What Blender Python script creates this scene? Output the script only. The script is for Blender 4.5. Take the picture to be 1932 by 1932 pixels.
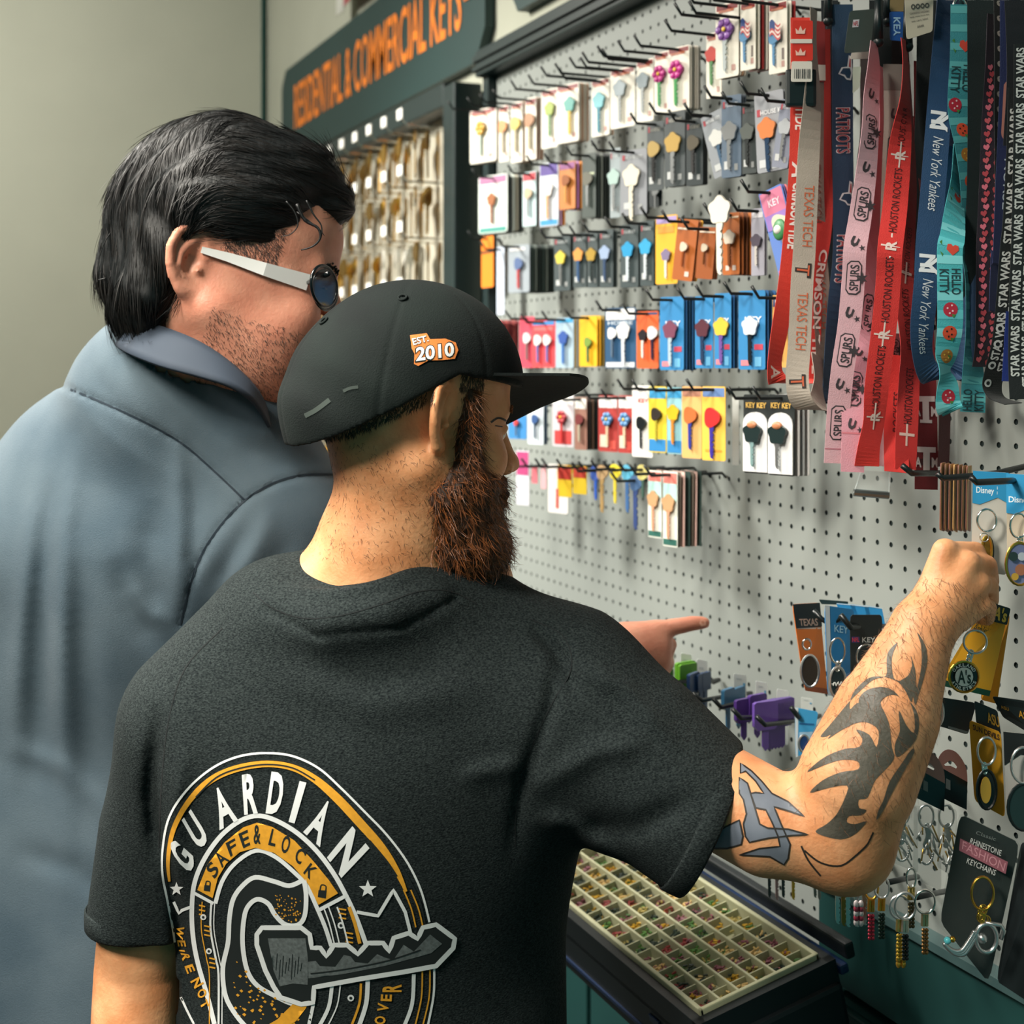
import bpy, bmesh, math, random
import numpy as np
from mathutils import Vector, Matrix, geometry
from mathutils.bvhtree import BVHTree
for o in list(bpy.data.objects): bpy.data.objects.remove(o)
C = bpy.context.scene.collection
rnd = random.Random(7)

# ---------------------------------------------------------------- camera
# the pegboard wall is the plane x = 0, the room is at x < 0, far is +y
DC, F, CX, CY, CH = 1.0615, 2650.0, 966.0, 685.0, 1.6
YAW = math.radians(23.2)
cs, sn = math.cos(YAW), math.sin(YAW)
CAM = Vector((-DC, 0, CH))
RGT = Vector((cs, -sn, 0)); FWD = Vector((sn, cs, 0)); UP = Vector((0, 0, 1))
cam = bpy.data.objects.new('camera', bpy.data.cameras.new('camera'))
C.objects.link(cam)
cam.location = CAM
cam.rotation_euler = (math.radians(90), 0, -YAW)
cam.data.sensor_width = 36; cam.data.lens = 36 * F / 1932
cam.data.shift_y = -(966 - CY) / 1932
cam.data.clip_start = .02
cam.data.dof.use_dof = True
cam.data.dof.focus_distance = 1.40
cam.data.dof.aperture_fstop = 6.0
sc = bpy.context.scene
sc.camera = cam
# ---------------------------------------------------------------- light
w = bpy.data.worlds.new('teal_ambient_fill'); sc.world = w; w.use_nodes = True  # added teal ambient fill that tints the shadows
w.node_tree.nodes['Background'].inputs[0].default_value = (.14, .76, .74, 1)
w.node_tree.nodes['Background'].inputs[1].default_value = .17
sc.view_settings.view_transform = 'Standard'; sc.view_settings.look = 'None'
sc.view_settings.gamma = 1; sc.view_settings.use_curve_mapping = False
sc.view_settings.exposure = 0.75
def area(name, loc, target, size, power, col, sy=None):
    L = bpy.data.lights.new(name, 'AREA'); L.energy = power; L.color = col
    L.shape = 'RECTANGLE'; L.size = size; L.size_y = sy or size
    o = bpy.data.objects.new(name, L); C.objects.link(o); o.location = loc
    d = Vector(target) - Vector(loc); o.rotation_euler = d.to_track_quat('-Z', 'Y').to_euler()
    return o
area('ceiling_light_over', (-1.35, 1.45, 2.94), (-.95, 1.5, 1.3), .5, 20, (1, .94, .84), 1.0).data.spread = math.radians(92)
L1 = area('ceiling_light_near', (-2.15, .55, 2.90), (-.72, 1.50, 1.42), .45, 12.5, (1, .92, .80), .8); L1.data.spread = math.radians(75)
area('ceiling_light_far', (-1.35, 3.0, 2.94), (-.15, 2.40, 1.45), .5, 28, (1, .95, .86), 1.0).data.spread = math.radians(84)
area('fill_light_end', (-1.5, 3.35, 2.94), (-1.0, 4.2, 1.9), .6, 42, (1, .96, .88), 1.0)  # added fill lamp, brightens the far wall and the key sign
area('ceiling_light_back', (-1.9, -.7, 2.96), (-.9, 1.2, 1.2), .6, 4, (1, .94, .85), 1.2)

# ---------------------------------------------------------------- helpers
def pix(px, py, Z):
    "the point that lies Z metres in front of the camera in the direction of a pixel"
    return CAM + RGT * ((px - CX) / F * Z) + FWD * Z + UP * ((CY - py) / F * Z)
def ray(px, py):
    return (RGT * ((px - CX) / F) + FWD + UP * ((CY - py) / F)).normalized()
def onwall(px, py, n):
    "the point of the plane n metres in front of the pegboard"
    d = ray(px, py); t = (DC - n) / d.x
    return CAM + d * t
def depth(p): return (Vector(p) - CAM).dot(FWD)
def topx(p):
    v = Vector(p) - CAM; Z = v.dot(FWD)
    return CX + v.dot(RGT) / Z * F, CY - v.z / Z * F
MATS = {}
def mat(name, col, rough=.6, metal=0, var=0, scale=40, bump=0, spec=.5, bscale=None, alpha=1, trans=0, coat=0, sheen=0, col2=None, emit=None, sss=0, stretch=None):
    if name in MATS: return MATS[name]
    m = bpy.data.materials.new(name); m.use_nodes = True; nt = m.node_tree
    b = nt.nodes['Principled BSDF']; c = (*col, 1) if len(col) == 3 else col
    b.inputs['Base Color'].default_value = c; b.inputs['Roughness'].default_value = rough
    b.inputs['Metallic'].default_value = metal; b.inputs['Specular IOR Level'].default_value = spec
    b.inputs['Alpha'].default_value = alpha; b.inputs['Transmission Weight'].default_value = trans
    b.inputs['Coat Weight'].default_value = coat; b.inputs['Sheen Weight'].default_value = sheen
    if sss:
        b.inputs['Subsurface Weight'].default_value = sss
        b.inputs['Subsurface Radius'].default_value = (1, .35, .2); b.inputs['Subsurface Scale'].default_value = .006
    if emit:
        b.inputs['Emission Color'].default_value = (*emit[0], 1); b.inputs['Emission Strength'].default_value = emit[1]
    if var or col2 or bump:
        tc = nt.nodes.new('ShaderNodeTexCoord'); src = tc.outputs['Object']
        if stretch:
            mp = nt.nodes.new('ShaderNodeMapping'); mp.inputs['Scale'].default_value = stretch
            nt.links.new(src, mp.inputs['Vector']); src = mp.outputs['Vector']
    if var or col2:
        n = nt.nodes.new('ShaderNodeTexNoise'); n.inputs['Scale'].default_value = scale; n.inputs['Detail'].default_value = 4
        nt.links.new(src, n.inputs['Vector'])
        r = nt.nodes.new('ShaderNodeValToRGB'); nt.links.new(n.outputs['Fac'], r.inputs['Fac'])
        a = col2 if col2 else tuple(min(1, x * (1 + var)) for x in col[:3])
        d = col[:3] if col2 else tuple(x * (1 - var) for x in col[:3])
        r.color_ramp.elements[0].color = (*d, 1); r.color_ramp.elements[1].color = (*a, 1)
        r.color_ramp.elements[0].position = .35; r.color_ramp.elements[1].position = .68
        nt.links.new(r.outputs['Color'], b.inputs['Base Color'])
    if bump:
        n = nt.nodes.new('ShaderNodeTexNoise'); n.inputs['Scale'].default_value = bscale or scale; n.inputs['Detail'].default_value = 3
        nt.links.new(src, n.inputs['Vector'])
        bp = nt.nodes.new('ShaderNodeBump'); bp.inputs['Strength'].default_value = bump; bp.inputs['Distance'].default_value = .002
        nt.links.new(n.outputs['Fac'], bp.inputs['Height']); nt.links.new(bp.outputs['Normal'], b.inputs['Normal'])
    MATS[name] = m; return m
_cm = {}
def cmat(rgb, rough=.45, metal=0, coat=0):
    "plain coloured print or plastic, colour given as 0-255 display values"
    k = (tuple(rgb), rough, metal, coat)
    if k not in _cm:
        lin = tuple(((c / 255 + .055) / 1.055) ** 2.4 if c > 10 else c / 255 / 12.92 for c in rgb)
        _cm[k] = mat('print_%02x%02x%02x_%d_%d_%d' % (*rgb, rough * 10, metal * 10, coat * 10), lin, rough, metal, coat=coat)
    return _cm[k]
def link(name, me, parent=None, mats=()):
    o = bpy.data.objects.new(name, me); C.objects.link(o)
    for m in mats: me.materials.append(m)
    if parent: o.parent = parent
    return o
def tag(o, label=None, cat=None, group=None, kind=None):
    if label: o['label'] = label
    if cat: o['category'] = cat
    if group: o['group'] = group
    if kind: o['kind'] = kind
    return o
def empty(name, loc, label=None, cat=None, group=None):
    o = bpy.data.objects.new(name, None); C.objects.link(o); o.location = loc; o.empty_display_size = .02
    return tag(o, label, cat, group)
class MB:
    "collects shapes of one part; build() links them as ONE mesh object"
    def __init__(s): s.v = []; s.f = []; s.m = []; s.mats = []
    def mi(s, m):
        if m is None: return 0
        if m not in s.mats: s.mats.append(m)
        return s.mats.index(m)
    def add(s, vs, fs, m=None):
        k = len(s.v); s.v += [tuple(v) for v in vs]; i = s.mi(m)
        for f in fs: s.f.append(tuple(k + j for j in f)); s.m.append(i)
        return s
    def box(s, c, sx, sy, sz, m=None, ax=None, bev=0):
        "box by centre and half sizes; ax = three axes"
        ax = ax or (Vector((1, 0, 0)), Vector((0, 1, 0)), Vector((0, 0, 1))); c = Vector(c)
        if bev:
            bm = bmesh.new(); bmesh.ops.create_cube(bm, size=2)
            for v in bm.verts: v.co = Vector((v.co.x * sx, v.co.y * sy, v.co.z * sz))
            bmesh.ops.bevel(bm, geom=list(bm.edges), offset=bev, segments=2, affect='EDGES', profile=.6)
            bm.verts.ensure_lookup_table()
            s.add([c + ax[0] * v.co.x + ax[1] * v.co.y + ax[2] * v.co.z for v in bm.verts], [[v.index for v in f.verts] for f in bm.faces], m)
            bm.free(); return s
        vs = [c + ax[0] * (sx * i) + ax[1] * (sy * j) + ax[2] * (sz * k) for i in (-1, 1) for j in (-1, 1) for k in (-1, 1)]
        return s.add(vs, [(0, 1, 3, 2), (4, 6, 7, 5), (0, 4, 5, 1), (2, 3, 7, 6), (0, 2, 6, 4), (1, 5, 7, 3)], m)
    def tube(s, pts, r, m=None, seg=8, closed=False, caps=True):
        pts = [Vector(p) for p in pts]; n = len(pts)
        rs = r if isinstance(r, (list, tuple)) else [r] * n
        vs = []; fs = []; pn = None
        for i, p in enumerate(pts):
            a = pts[(i - 1) % n] if closed or i > 0 else p; b = pts[(i + 1) % n] if closed or i < n - 1 else p
            t = (b - a).normalized()
            if pn is None:
                pn = t.orthogonal().normalized()
            pn = (pn - t * pn.dot(t)).normalized(); q = t.cross(pn)
            for k in range(seg):
                th = 2 * math.pi * k / seg
                vs.append(p + (pn * math.cos(th) + q * math.sin(th)) * rs[i])
        for i in range(n if closed else n - 1):
            j = (i + 1) % n
            for k in range(seg):
                l = (k + 1) % seg; fs.append((i * seg + k, i * seg + l, j * seg + l, j * seg + k))
        if not closed and caps:
            fs.append(tuple(range(seg))[::-1]); fs.append(tuple((n - 1) * seg + k for k in range(seg)))
        return s.add(vs, fs, m)
    def ball(s, c, r, m=None, seg=12, rings=8, ax=None):
        rx, ry, rz = (r, r, r) if not isinstance(r, (tuple, list)) else r
        ax = ax or (Vector((1, 0, 0)), Vector((0, 1, 0)), Vector((0, 0, 1))); c = Vector(c)
        vs = [c + ax[2] * rz]; fs = []
        for i in range(1, rings):
            a = math.pi * i / rings
            for k in range(seg):
                b = 2 * math.pi * k / seg
                vs.append(c + ax[0] * (rx * math.sin(a) * math.cos(b)) + ax[1] * (ry * math.sin(a) * math.sin(b)) + ax[2] * (rz * math.cos(a)))
        vs.append(c - ax[2] * rz); e = len(vs) - 1
        for k in range(seg):
            l = (k + 1) % seg; fs.append((0, 1 + k, 1 + l)); fs.append((e, e - seg + l, e - seg + k))
        for i in range(rings - 2):
            for k in range(seg):
                l = (k + 1) % seg; a = 1 + i * seg; fs.append((a + k, a + seg + k, a + seg + l, a + l))
        return s.add(vs, fs, m)
    def prism(s, poly, fn, t, m=None, msid=None):
        "polygon in 2-D extruded by t; fn(u, v, w) gives the 3-D point"
        n = len(poly); vs = [fn(u, v, 0) for u, v in poly] + [fn(u, v, t) for u, v in poly]
        tri = geometry.tessellate_polygon([[Vector((u, v, 0)) for u, v in poly]])
        s.add(vs, [tuple(x) for x in tri] + [tuple(n + k for k in x)[::-1] for x in tri], m)
        k = len(s.v) - 2 * n; i = s.mi(msid or m)
        for a in range(n):
            b = (a + 1) % n; s.f.append((k + a, k + b, k + n + b, k + n + a)); s.m.append(i)
        return s
    def build(s, name, parent=None, smooth=False, m=None, fixn=False, local=False):
        me = bpy.data.meshes.new(name); me.from_pydata(s.v, [], s.f)
        if m and not s.mats: s.mats = [m]
        for q in s.mats: me.materials.append(q)
        me.polygons.foreach_set('material_index', s.m)
        if smooth: me.polygons.foreach_set('use_smooth', [True] * len(s.f))
        if fixn:
            bm = bmesh.new(); bm.from_mesh(me); bmesh.ops.recalc_face_normals(bm, faces=bm.faces); bm.to_mesh(me); bm.free()
        me.update()
        o = link(name, me)
        if parent:
            if local: o.parent = parent
            else: child(o, parent)
        return o
# text as triangles
_tc = {}
def glyphs(txt, grid=0, bold=0.0, shear=0.0):
    "outline of a text as triangles, scaled to the unit square; grid cuts it finely so that it can bend; -> verts, faces, aspect"
    k = (txt, grid, bold, shear)
    if k in _tc: return _tc[k]
    cu = bpy.data.curves.new('t', 'FONT'); cu.body = txt; cu.size = 1; cu.offset = bold; cu.shear = shear
    cu.resolution_u = 3
    o = bpy.data.objects.new('t', cu); C.objects.link(o)
    dg = bpy.context.evaluated_depsgraph_get(); me = bpy.data.meshes.new_from_object(o.evaluated_get(dg))
    bpy.data.objects.remove(o); bpy.data.curves.remove(cu)
    bm = bmesh.new(); bm.from_mesh(me); bpy.data.meshes.remove(me)
    xs = [v.co.x for v in bm.verts]; ys = [v.co.y for v in bm.verts]
    x0, x1, y0, y1 = min(xs), max(xs), min(ys), max(ys)
    for v in bm.verts: v.co = Vector(((v.co.x - x0) / (x1 - x0), (v.co.y - y0) / (y1 - y0), 0))
    if grid:
        gx, gy = grid
        for i in range(1, gx): bmesh.ops.bisect_plane(bm, geom=bm.verts[:] + bm.edges[:] + bm.faces[:], plane_co=(i / gx, 0, 0), plane_no=(1, 0, 0))
        for i in range(1, gy): bmesh.ops.bisect_plane(bm, geom=bm.verts[:] + bm.edges[:] + bm.faces[:], plane_co=(0, i / gy, 0), plane_no=(0, 1, 0))
    bm.verts.index_update()
    r = ([(v.co.x, v.co.y) for v in bm.verts], [[v.index for v in f.verts] for f in bm.faces], (x1 - x0) / (y1 - y0))
    bm.free(); _tc[k] = r; return r
def text_on(mb, txt, fn, m, grid=0, bold=0.0, shear=0.0):
    "fn maps the unit square to 3-D"
    v, f, a = glyphs(txt, grid, bold, shear)
    mb.add([fn(x, y) for x, y in v], f, m)
def quad(p00, p10, p01, p11):
    a, b, c, d = map(lambda p: np.array(p, float), (p00, p10, p01, p11))
    return lambda x, y: tuple(a * (1 - x) * (1 - y) + b * x * (1 - y) + c * (1 - x) * y + d * x * y)
def inside(x, y, loops):
    c = False
    for P in loops:
        j = len(P) - 1
        for i in range(len(P)):
            if (P[i][1] > y) != (P[j][1] > y) and x < (P[j][0] - P[i][0]) * (y - P[i][1]) / (P[j][1] - P[i][1]) + P[i][0]: c = not c
            j = i
    return c
def smoothpath(pts, n=6, closed=False):
    "Catmull-Rom through the points"
    P = [np.array(p, float) for p in pts]; N = len(P); out = []
    for i in range(N if closed else N - 1):
        a = P[(i - 1) % N] if closed or i > 0 else P[i]; b = P[i]; c = P[(i + 1) % N]; d = P[(i + 2) % N] if closed or i < N - 2 else c
        for k in range(n):
            t = k / n
            out.append(tuple(.5 * ((2 * b) + (-a + c) * t + (2 * a - 5 * b + 4 * c - d) * t * t + (-a + 3 * b - 3 * c + d) * t ** 3)))
    if not closed: out.append(tuple(P[-1]))
    return out
def fillpoly(loops, step):
    "triangles of a polygon with holes, with inner points every step so that it can follow a curved surface"
    vs = []; es = []
    for L in loops:
        M = []
        for i in range(len(L)):
            a, b = L[i], L[(i + 1) % len(L)]; n = max(1, int(math.dist(a, b) / step))
            M += [(a[0] + (b[0] - a[0]) * k / n, a[1] + (b[1] - a[1]) * k / n) for k in range(n)]
        k = len(vs); vs += M; es += [(k + i, k + (i + 1) % len(M)) for i in range(len(M))]
    xs = [v[0] for v in vs]; ys = [v[1] for v in vs]; x = min(xs) + step / 2
    while x < max(xs):
        y = min(ys) + step / 2
        while y < max(ys):
            if inside(x, y, loops): vs.append((x, y))
            y += step
        x += step
    r = geometry.delaunay_2d_cdt([Vector(v) for v in vs], es, [], 0, 1e-4)
    V = [tuple(v) for v in r[0]]
    return V, [f for f in r[2] if inside(sum(V[i][0] for i in f) / 3, sum(V[i][1] for i in f) / 3, loops)]
def dense(P):
    o = []
    for a, b in zip(P[:-1], P[1:]):
        k = max(1, int(math.dist(a[:2], b[:2]) / 7)); o += [tuple(a[i] + (b[i] - a[i]) * j / k for i in range(3)) for j in range(k)]
    return o + [P[-1]]
def strokepoly(pts, w, closed=False, n=5):
    "polyline of varying width as quads; pts (x, y) or (x, y, width)"
    P = smoothpath([(p[0], p[1], p[2] if len(p) > 2 else w) for p in pts], n, closed) if n > 1 else dense([(p[0], p[1], p[2] if len(p) > 2 else w) for p in pts])
    vs = []; N = len(P)
    for i in range(N):
        a = P[(i - 1) % N] if closed or i > 0 else P[i]; b = P[(i + 1) % N] if closed or i < N - 1 else P[i]
        dx, dy = b[0] - a[0], b[1] - a[1]; l = math.hypot(dx, dy) or 1
        nx, ny = -dy / l, dx / l; h = P[i][2] / 2
        vs += [(P[i][0] + nx * h, P[i][1] + ny * h), (P[i][0] - nx * h, P[i][1] - ny * h)]
    fs = [(2 * i, 2 * i + 1, 2 * ((i + 1) % N) + 1, 2 * ((i + 1) % N)) for i in range(N if closed else N - 1)]
    return vs, fs
class Decal:
    "prints that follow a curved surface: each 2-D point is cast on the surface"
    def __init__(s, obj, off=.0008):
        me = obj.data; s.b = BVHTree.FromPolygons([v.co.copy() for v in me.vertices], [tuple(p.vertices) for p in me.polygons]); s.off = off; s.mb = MB(); s.last = None
    def p(s, x, y, lay=0):
        d = ray(x, y); h = s.b.ray_cast(CAM, d)
        if h[0] is None: return None
        n = h[1] if h[1].dot(d) < 0 else -h[1]
        return h[0] + (n * .5 - d * .5) * (s.off + lay * .0003)
    def put(s, vs, fs, m, lay=0):
        P = [s.p(x, y, lay) for x, y in vs]
        ok = [f for f in fs if all(P[i] is not None for i in f) and max((P[f[i]] - P[f[i - 1]]).length for i in range(len(f))) < .03]
        P = [p if p is not None else Vector((0, 0, 0)) for p in P]
        used = sorted({i for f in ok for i in f}); mp = {j: i for i, j in enumerate(used)}
        if used: s.mb.add([P[i] for i in used], [[mp[i] for i in f] for f in ok], m)
    def poly(s, loops, m, lay=0, step=9, sm=0):
        if sm: loops = [smoothpath(L, sm, True) for L in loops]
        loops = [[(p[0], p[1]) for p in L] for L in loops]
        s.put(*fillpoly(loops, step), m, lay)
    def stroke(s, pts, w, m, lay=0, closed=False, n=5): s.put(*strokepoly(pts, w, closed, n), m, lay)
    def text(s, t, q, m, lay=0, grid=(3, 4), bold=.0, shear=0):
        v, f, a = glyphs(t, grid, bold, shear); fn = quad(*q); s.put([fn(x, y) for x, y in v], f, m, lay)

# ---------------------------------------------------------------- smooth solid modelling (bodies, cloth, hair volumes)
def V3(p): return np.array(tuple(p), dtype=np.float32)
def s_ell(c, r, R=None):
    c = V3(c); r = np.array(r, np.float32); R = None if R is None else np.array([tuple(a) for a in R], np.float32)
    def f(p):
        q = p - c
        if R is not None: q = q @ R.T
        a = q / r; k0 = np.sqrt((a * a).sum(1)); b = a / r; k1 = np.sqrt((b * b).sum(1)) + 1e-9
        return k0 * (k0 - 1) / k1
    return f
def s_cone(a, b, ra, rb, flat=None):
    "round cone; flat = (axis, factor) squashes it along an axis"
    a = V3(a); b = V3(b); ba = b - a; L = float(ba @ ba) + 1e-12
    if flat: ax = V3(flat[0]); ax /= np.linalg.norm(ax); k = flat[1]
    def f(p):
        q = p - a; h = np.clip(q @ ba / L, 0, 1); d = q - h[:, None] * ba
        if flat: d = d + np.outer(d @ ax, ax) * (1 / k - 1)
        dd = np.sqrt((d * d).sum(1)) - (ra + (rb - ra) * h)
        return dd * (min(1, k) ** .5 if flat else 1)
    return f
def s_chain(pts, rs, flat=None):
    fs = [s_cone(pts[i], pts[i + 1], rs[i], rs[i + 1], flat) for i in range(len(pts) - 1)]
    def f(p):
        d = fs[0](p)
        for g in fs[1:]: d = np.minimum(d, g(p))
        return d
    return f
def s_plane(p0, n):
    p0 = V3(p0); n = V3(n); n /= np.linalg.norm(n)
    return lambda p: (p - p0) @ n
def smin(a, b, k):
    h = np.clip(.5 + .5 * (b - a) / k, 0, 1); return b * (1 - h) + a * h - k * h * (1 - h)
def smax(a, b, k): return -smin(-a, -b, k)
def union(items, k=.02):
    "items: f or (f, k) or (f, k, 'sub')"
    def g(p):
        d = None
        for it in items:
            f, kk, op = (it, k, 'add') if callable(it) else (it[0], it[1], it[2] if len(it) > 2 else 'add')
            v = f(p)
            d = v if d is None else (smin(d, v, kk) if op == 'add' else smax(d, -v if op == 'sub' else v, kk))
        return d
    return g
def surface(f, lo, hi, h, smooth=1):
    "mesh of f = 0 by surface nets; only cells near the surface are worked out"
    lo = np.array(lo, np.float64); hi = np.array(hi, np.float64); B = 6
    n = np.ceil((hi - lo) / h / B).astype(int) * B + 1
    nc = (n - 1) // B
    ax = [lo[i] + (np.arange(nc[i]) + .5) * h * B for i in range(3)]
    G = np.stack(np.meshgrid(*ax, indexing='ij'), -1).reshape(-1, 3).astype(np.float32)
    dc = np.concatenate([f(G[i:i + 200000]) for i in range(0, len(G), 200000)]).reshape(nc)
    near = np.abs(dc) < h * B * 1.6 + .004
    S = np.full(n, 1., np.float32); sg = np.repeat(np.repeat(np.repeat(np.sign(dc), B, 0), B, 1), B, 2)
    S[:-1, :-1, :-1] = sg
    mk = np.zeros(n, bool)
    idx = np.argwhere(near); off = np.arange(B + 1)
    o3 = np.stack(np.meshgrid(off, off, off, indexing='ij'), -1).reshape(-1, 3)
    for i in range(0, len(idx), 4000):
        q = (idx[i:i + 4000, None, :] * B + o3[None]).reshape(-1, 3); mk[q[:, 0], q[:, 1], q[:, 2]] = True
    I = np.argwhere(mk)
    vals = np.empty(len(I), np.float32)
    for i in range(0, len(I), 400000):
        vals[i:i + 400000] = f((lo + I[i:i + 400000] * h).astype(np.float32))
    S[mk] = vals
    # close at the border
    for a in range(3):
        s = [slice(None)] * 3
        for e in (0, -1): s[a] = e; S[tuple(s)] = np.maximum(S[tuple(s)], 1e-4)
    ins = S < 0
    c = np.zeros(tuple(np.array(n) - 1), np.int8)
    sl = lambda a, o: slice(o, a.stop if False else (None if o else -1))
    cnt = 0
    for i in (0, 1):
        for j in (0, 1):
            for k in (0, 1):
                c += ins[i:n[0] - 1 + i, j:n[1] - 1 + j, k:n[2] - 1 + k]
    act = (c > 0) & (c < 8); cell = np.argwhere(act)
    vid = np.full(act.shape, -1, np.int32); vid[act] = np.arange(len(cell))
    acc = np.zeros((len(cell), 3)); num = np.zeros(len(cell))
    cor = [(i, j, k) for i in (0, 1) for j in (0, 1) for k in (0, 1)]
    for a in cor:
        for ax_ in range(3):
            if a[ax_] == 0:
                b = list(a); b[ax_] = 1
                va = S[cell[:, 0] + a[0], cell[:, 1] + a[1], cell[:, 2] + a[2]]; vb = S[cell[:, 0] + b[0], cell[:, 1] + b[1], cell[:, 2] + b[2]]
                cr = (va < 0) != (vb < 0); t = np.where(cr, va / np.where(cr, va - vb, 1), 0)
                pos = np.array(a, float)[None].repeat(len(cell), 0); pos[:, ax_] += t
                acc[cr] += pos[cr]; num[cr] += 1
    vs = lo + (cell + acc / num[:, None]) * h
    faces = []
    for a in range(3):
        b, c2 = (a + 1) % 3, (a + 2) % 3
        s0 = [slice(None)] * 3; s1 = [slice(None)] * 3; s0[a] = slice(0, -1); s1[a] = slice(1, None)
        cr = ins[tuple(s0)] != ins[tuple(s1)]
        E = np.argwhere(cr); E = E[(E[:, b] > 0) & (E[:, c2] > 0) & (E[:, b] < n[b] - 1) & (E[:, c2] < n[c2] - 1)]
        flip = ~ins[E[:, 0], E[:, 1], E[:, 2]]
        def g(db, dc_):
            q = E.copy(); q[:, b] -= db; q[:, c2] -= dc_; return vid[q[:, 0], q[:, 1], q[:, 2]]
        Q = np.stack([g(1, 1), g(0, 1), g(0, 0), g(1, 0)], 1)
        Q[flip] = Q[flip][:, ::-1]; faces.append(Q)
    Q = np.concatenate(faces); Q = Q[(Q >= 0).all(1)]
    for _ in range(smooth):
        s = np.zeros_like(vs); m = np.zeros(len(vs))
        for i in range(4):
            a, b = Q[:, i], Q[:, (i + 1) % 4]
            np.add.at(s, a, vs[b]); np.add.at(m, a, 1); np.add.at(s, b, vs[a]); np.add.at(m, b, 1)
        vs = vs * .4 + .6 * s / np.maximum(m, 1)[:, None]
    return vs, Q
SURF = {}
def solid(name, f, lo, hi, h, m, parent=None, smooth=1):
    vs, Q = surface(f, lo, hi, h, smooth)
    me = bpy.data.meshes.new(name); me.vertices.add(len(vs)); me.vertices.foreach_set('co', vs.astype(np.float32).ravel())
    me.loops.add(Q.size); me.loops.foreach_set('vertex_index', Q.ravel().astype(np.int32))
    me.polygons.add(len(Q)); me.polygons.foreach_set('loop_start', np.arange(0, Q.size, 4, dtype=np.int32)); me.polygons.foreach_set('loop_total', np.full(len(Q), 4, np.int32))
    me.polygons.foreach_set('use_smooth', np.ones(len(Q), bool))
    me.update(calc_edges=True); me.validate()
    for q in (m if isinstance(m, (list, tuple)) else [m]): me.materials.append(q)
    o = link(name, me); SURF[o.name] = (vs, Q)
    if parent: child(o, parent)
    return o
def child(o, parent):
    "parent keeps world place (all meshes are in world coordinates)"
    o.parent = parent
    r = parent
    while r.parent: r = r.parent
    o.matrix_parent_inverse = Matrix.Translation(-Vector(r.location)) if parent is r else Matrix.Identity(4)
    return o
def bounds(pts, pad):
    a = np.array([tuple(p) for p in pts]); return a.min(0) - pad, a.max(0) + pad
# ---------------------------------------------------------------- the room
def lin(r, g, b): return tuple(((c / 255 + .055) / 1.055) ** 2.4 if c > 10 else c / 255 / 12.92 for c in (r, g, b))
wallm = mat('painted_wall', lin(168, 170, 154), .85, var=.04, scale=3, bump=.05, bscale=300)
def struct(name, mb, m=None, **k): return tag(mb.build(name, m=m, **k), kind='structure')
struct('wall_right', MB().box((.055, 1.6, 1.5), .03, 3.1, 1.5), wallm)
struct('wall_far', MB().box((-1.7, 4.62, 1.5), 1.7, .05, 1.5), wallm)
struct('wall_left', MB().box((-3.45, 1.6, 1.5), .05, 3.1, 1.5), mat('wall_low_bounce', lin(96, 104, 98), .85))  # unseen wall, its colour darkened to cut bounce light
struct('floor', MB().box((-1.7, 1.6, -.03), 1.8, 3.1, .03), mat('floor_vinyl', lin(34, 42, 42), .5, var=.08, scale=6))
struct('ceiling', MB().box((-1.7, 1.6, 3.03), 1.8, 3.1, .03), mat('ceiling_tile', lin(90, 92, 88), .9, var=.03, scale=8))
struct('baseboard_right', MB().box((.018, 1.6, .05), .007, 3.0, .05), mat('dark_trim', lin(20, 40, 40), .5))
# pegboard: one perforated panel, holes 1 inch apart are recessed pits
pegm = mat('pegboard_grey', lin(134, 140, 136), .55, var=.02, scale=5, spec=.4)
hole = mat('pegboard_hole', lin(12, 30, 30), .8)
frame = mat('black_frame', lin(14, 34, 36), .4, spec=.5)
Y0, Y1, Z0, Z1 = .62, 2.56, .84, 2.17
mb = MB()
mb.box((.006, (Y0 + Y1) / 2, (Z0 + Z1) / 2), .004, (Y1 - Y0) / 2, (Z1 - Z0) / 2, pegm)
S = .0254
def holes(y0, y1, z0, z1):
    ny = int((y1 - y0) / S); nz = int((z1 - z0) / S)
    yy = [y0]; 
    for i in range(ny):
        for j in range(nz):
            cy = y0 + (i + .5) * S; cz = z0 + (j + .5) * S; r = .0033; h = S / 2; n = 8
            sq = []; ci = []; ba = []
            for k in range(n):
                a = 2 * math.pi * (k + .5) / n; ci.append((0, cy + r * math.cos(a), cz + r * math.sin(a))); ba.append((.0018, cy + r * math.cos(a), cz + r * math.sin(a)))
                c_, s_ = math.cos(a), math.sin(a); q = h / max(abs(c_), abs(s_)); sq.append((0, cy + q * c_, cz + q * s_))
            cor = [(0, cy + h, cz + h), (0, cy - h, cz + h), (0, cy - h, cz - h), (0, cy + h, cz - h)]
            vs = sq + ci + ba + cor
            fs = [(k, (k + 1) % n, n + (k + 1) % n, n + k) for k in range(n)]
            fs += [(0, 2 * n + n, 1) if False else (0, 1, 24 + 0) for _ in ()]
            mb.add(vs, fs + [(1, 0, 24), (3, 2, 25), (5, 4, 26), (7, 6, 27)], pegm)
            k0 = len(mb.v) - len(vs); mi = mb.mi(hole)
            for k in range(n):
                mb.f.append((k0 + n + k, k0 + n + (k + 1) % n, k0 + 2 * n + (k + 1) % n, k0 + 2 * n + k)); mb.m.append(mi)
            mb.f.append(tuple(k0 + 2 * n + k for k in range(n))); mb.m.append(mi)
holes(Y0, Y1, Z0, Z1)
peg = mb.build('pegboard'); tag(peg, 'large grey pegboard on the right wall holding key cards and lanyards', 'pegboard')
mb = MB()
mb.box((-.012, (Y0 + Y1) / 2, Z1 + .022), .02, (Y1 - Y0) / 2 + .03, .026, frame, bev=.004)
mb.box((-.034, (Y0 + Y1) / 2, Z1 + .03), .004, (Y1 - Y0) / 2 + .03, .006, frame)
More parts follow.
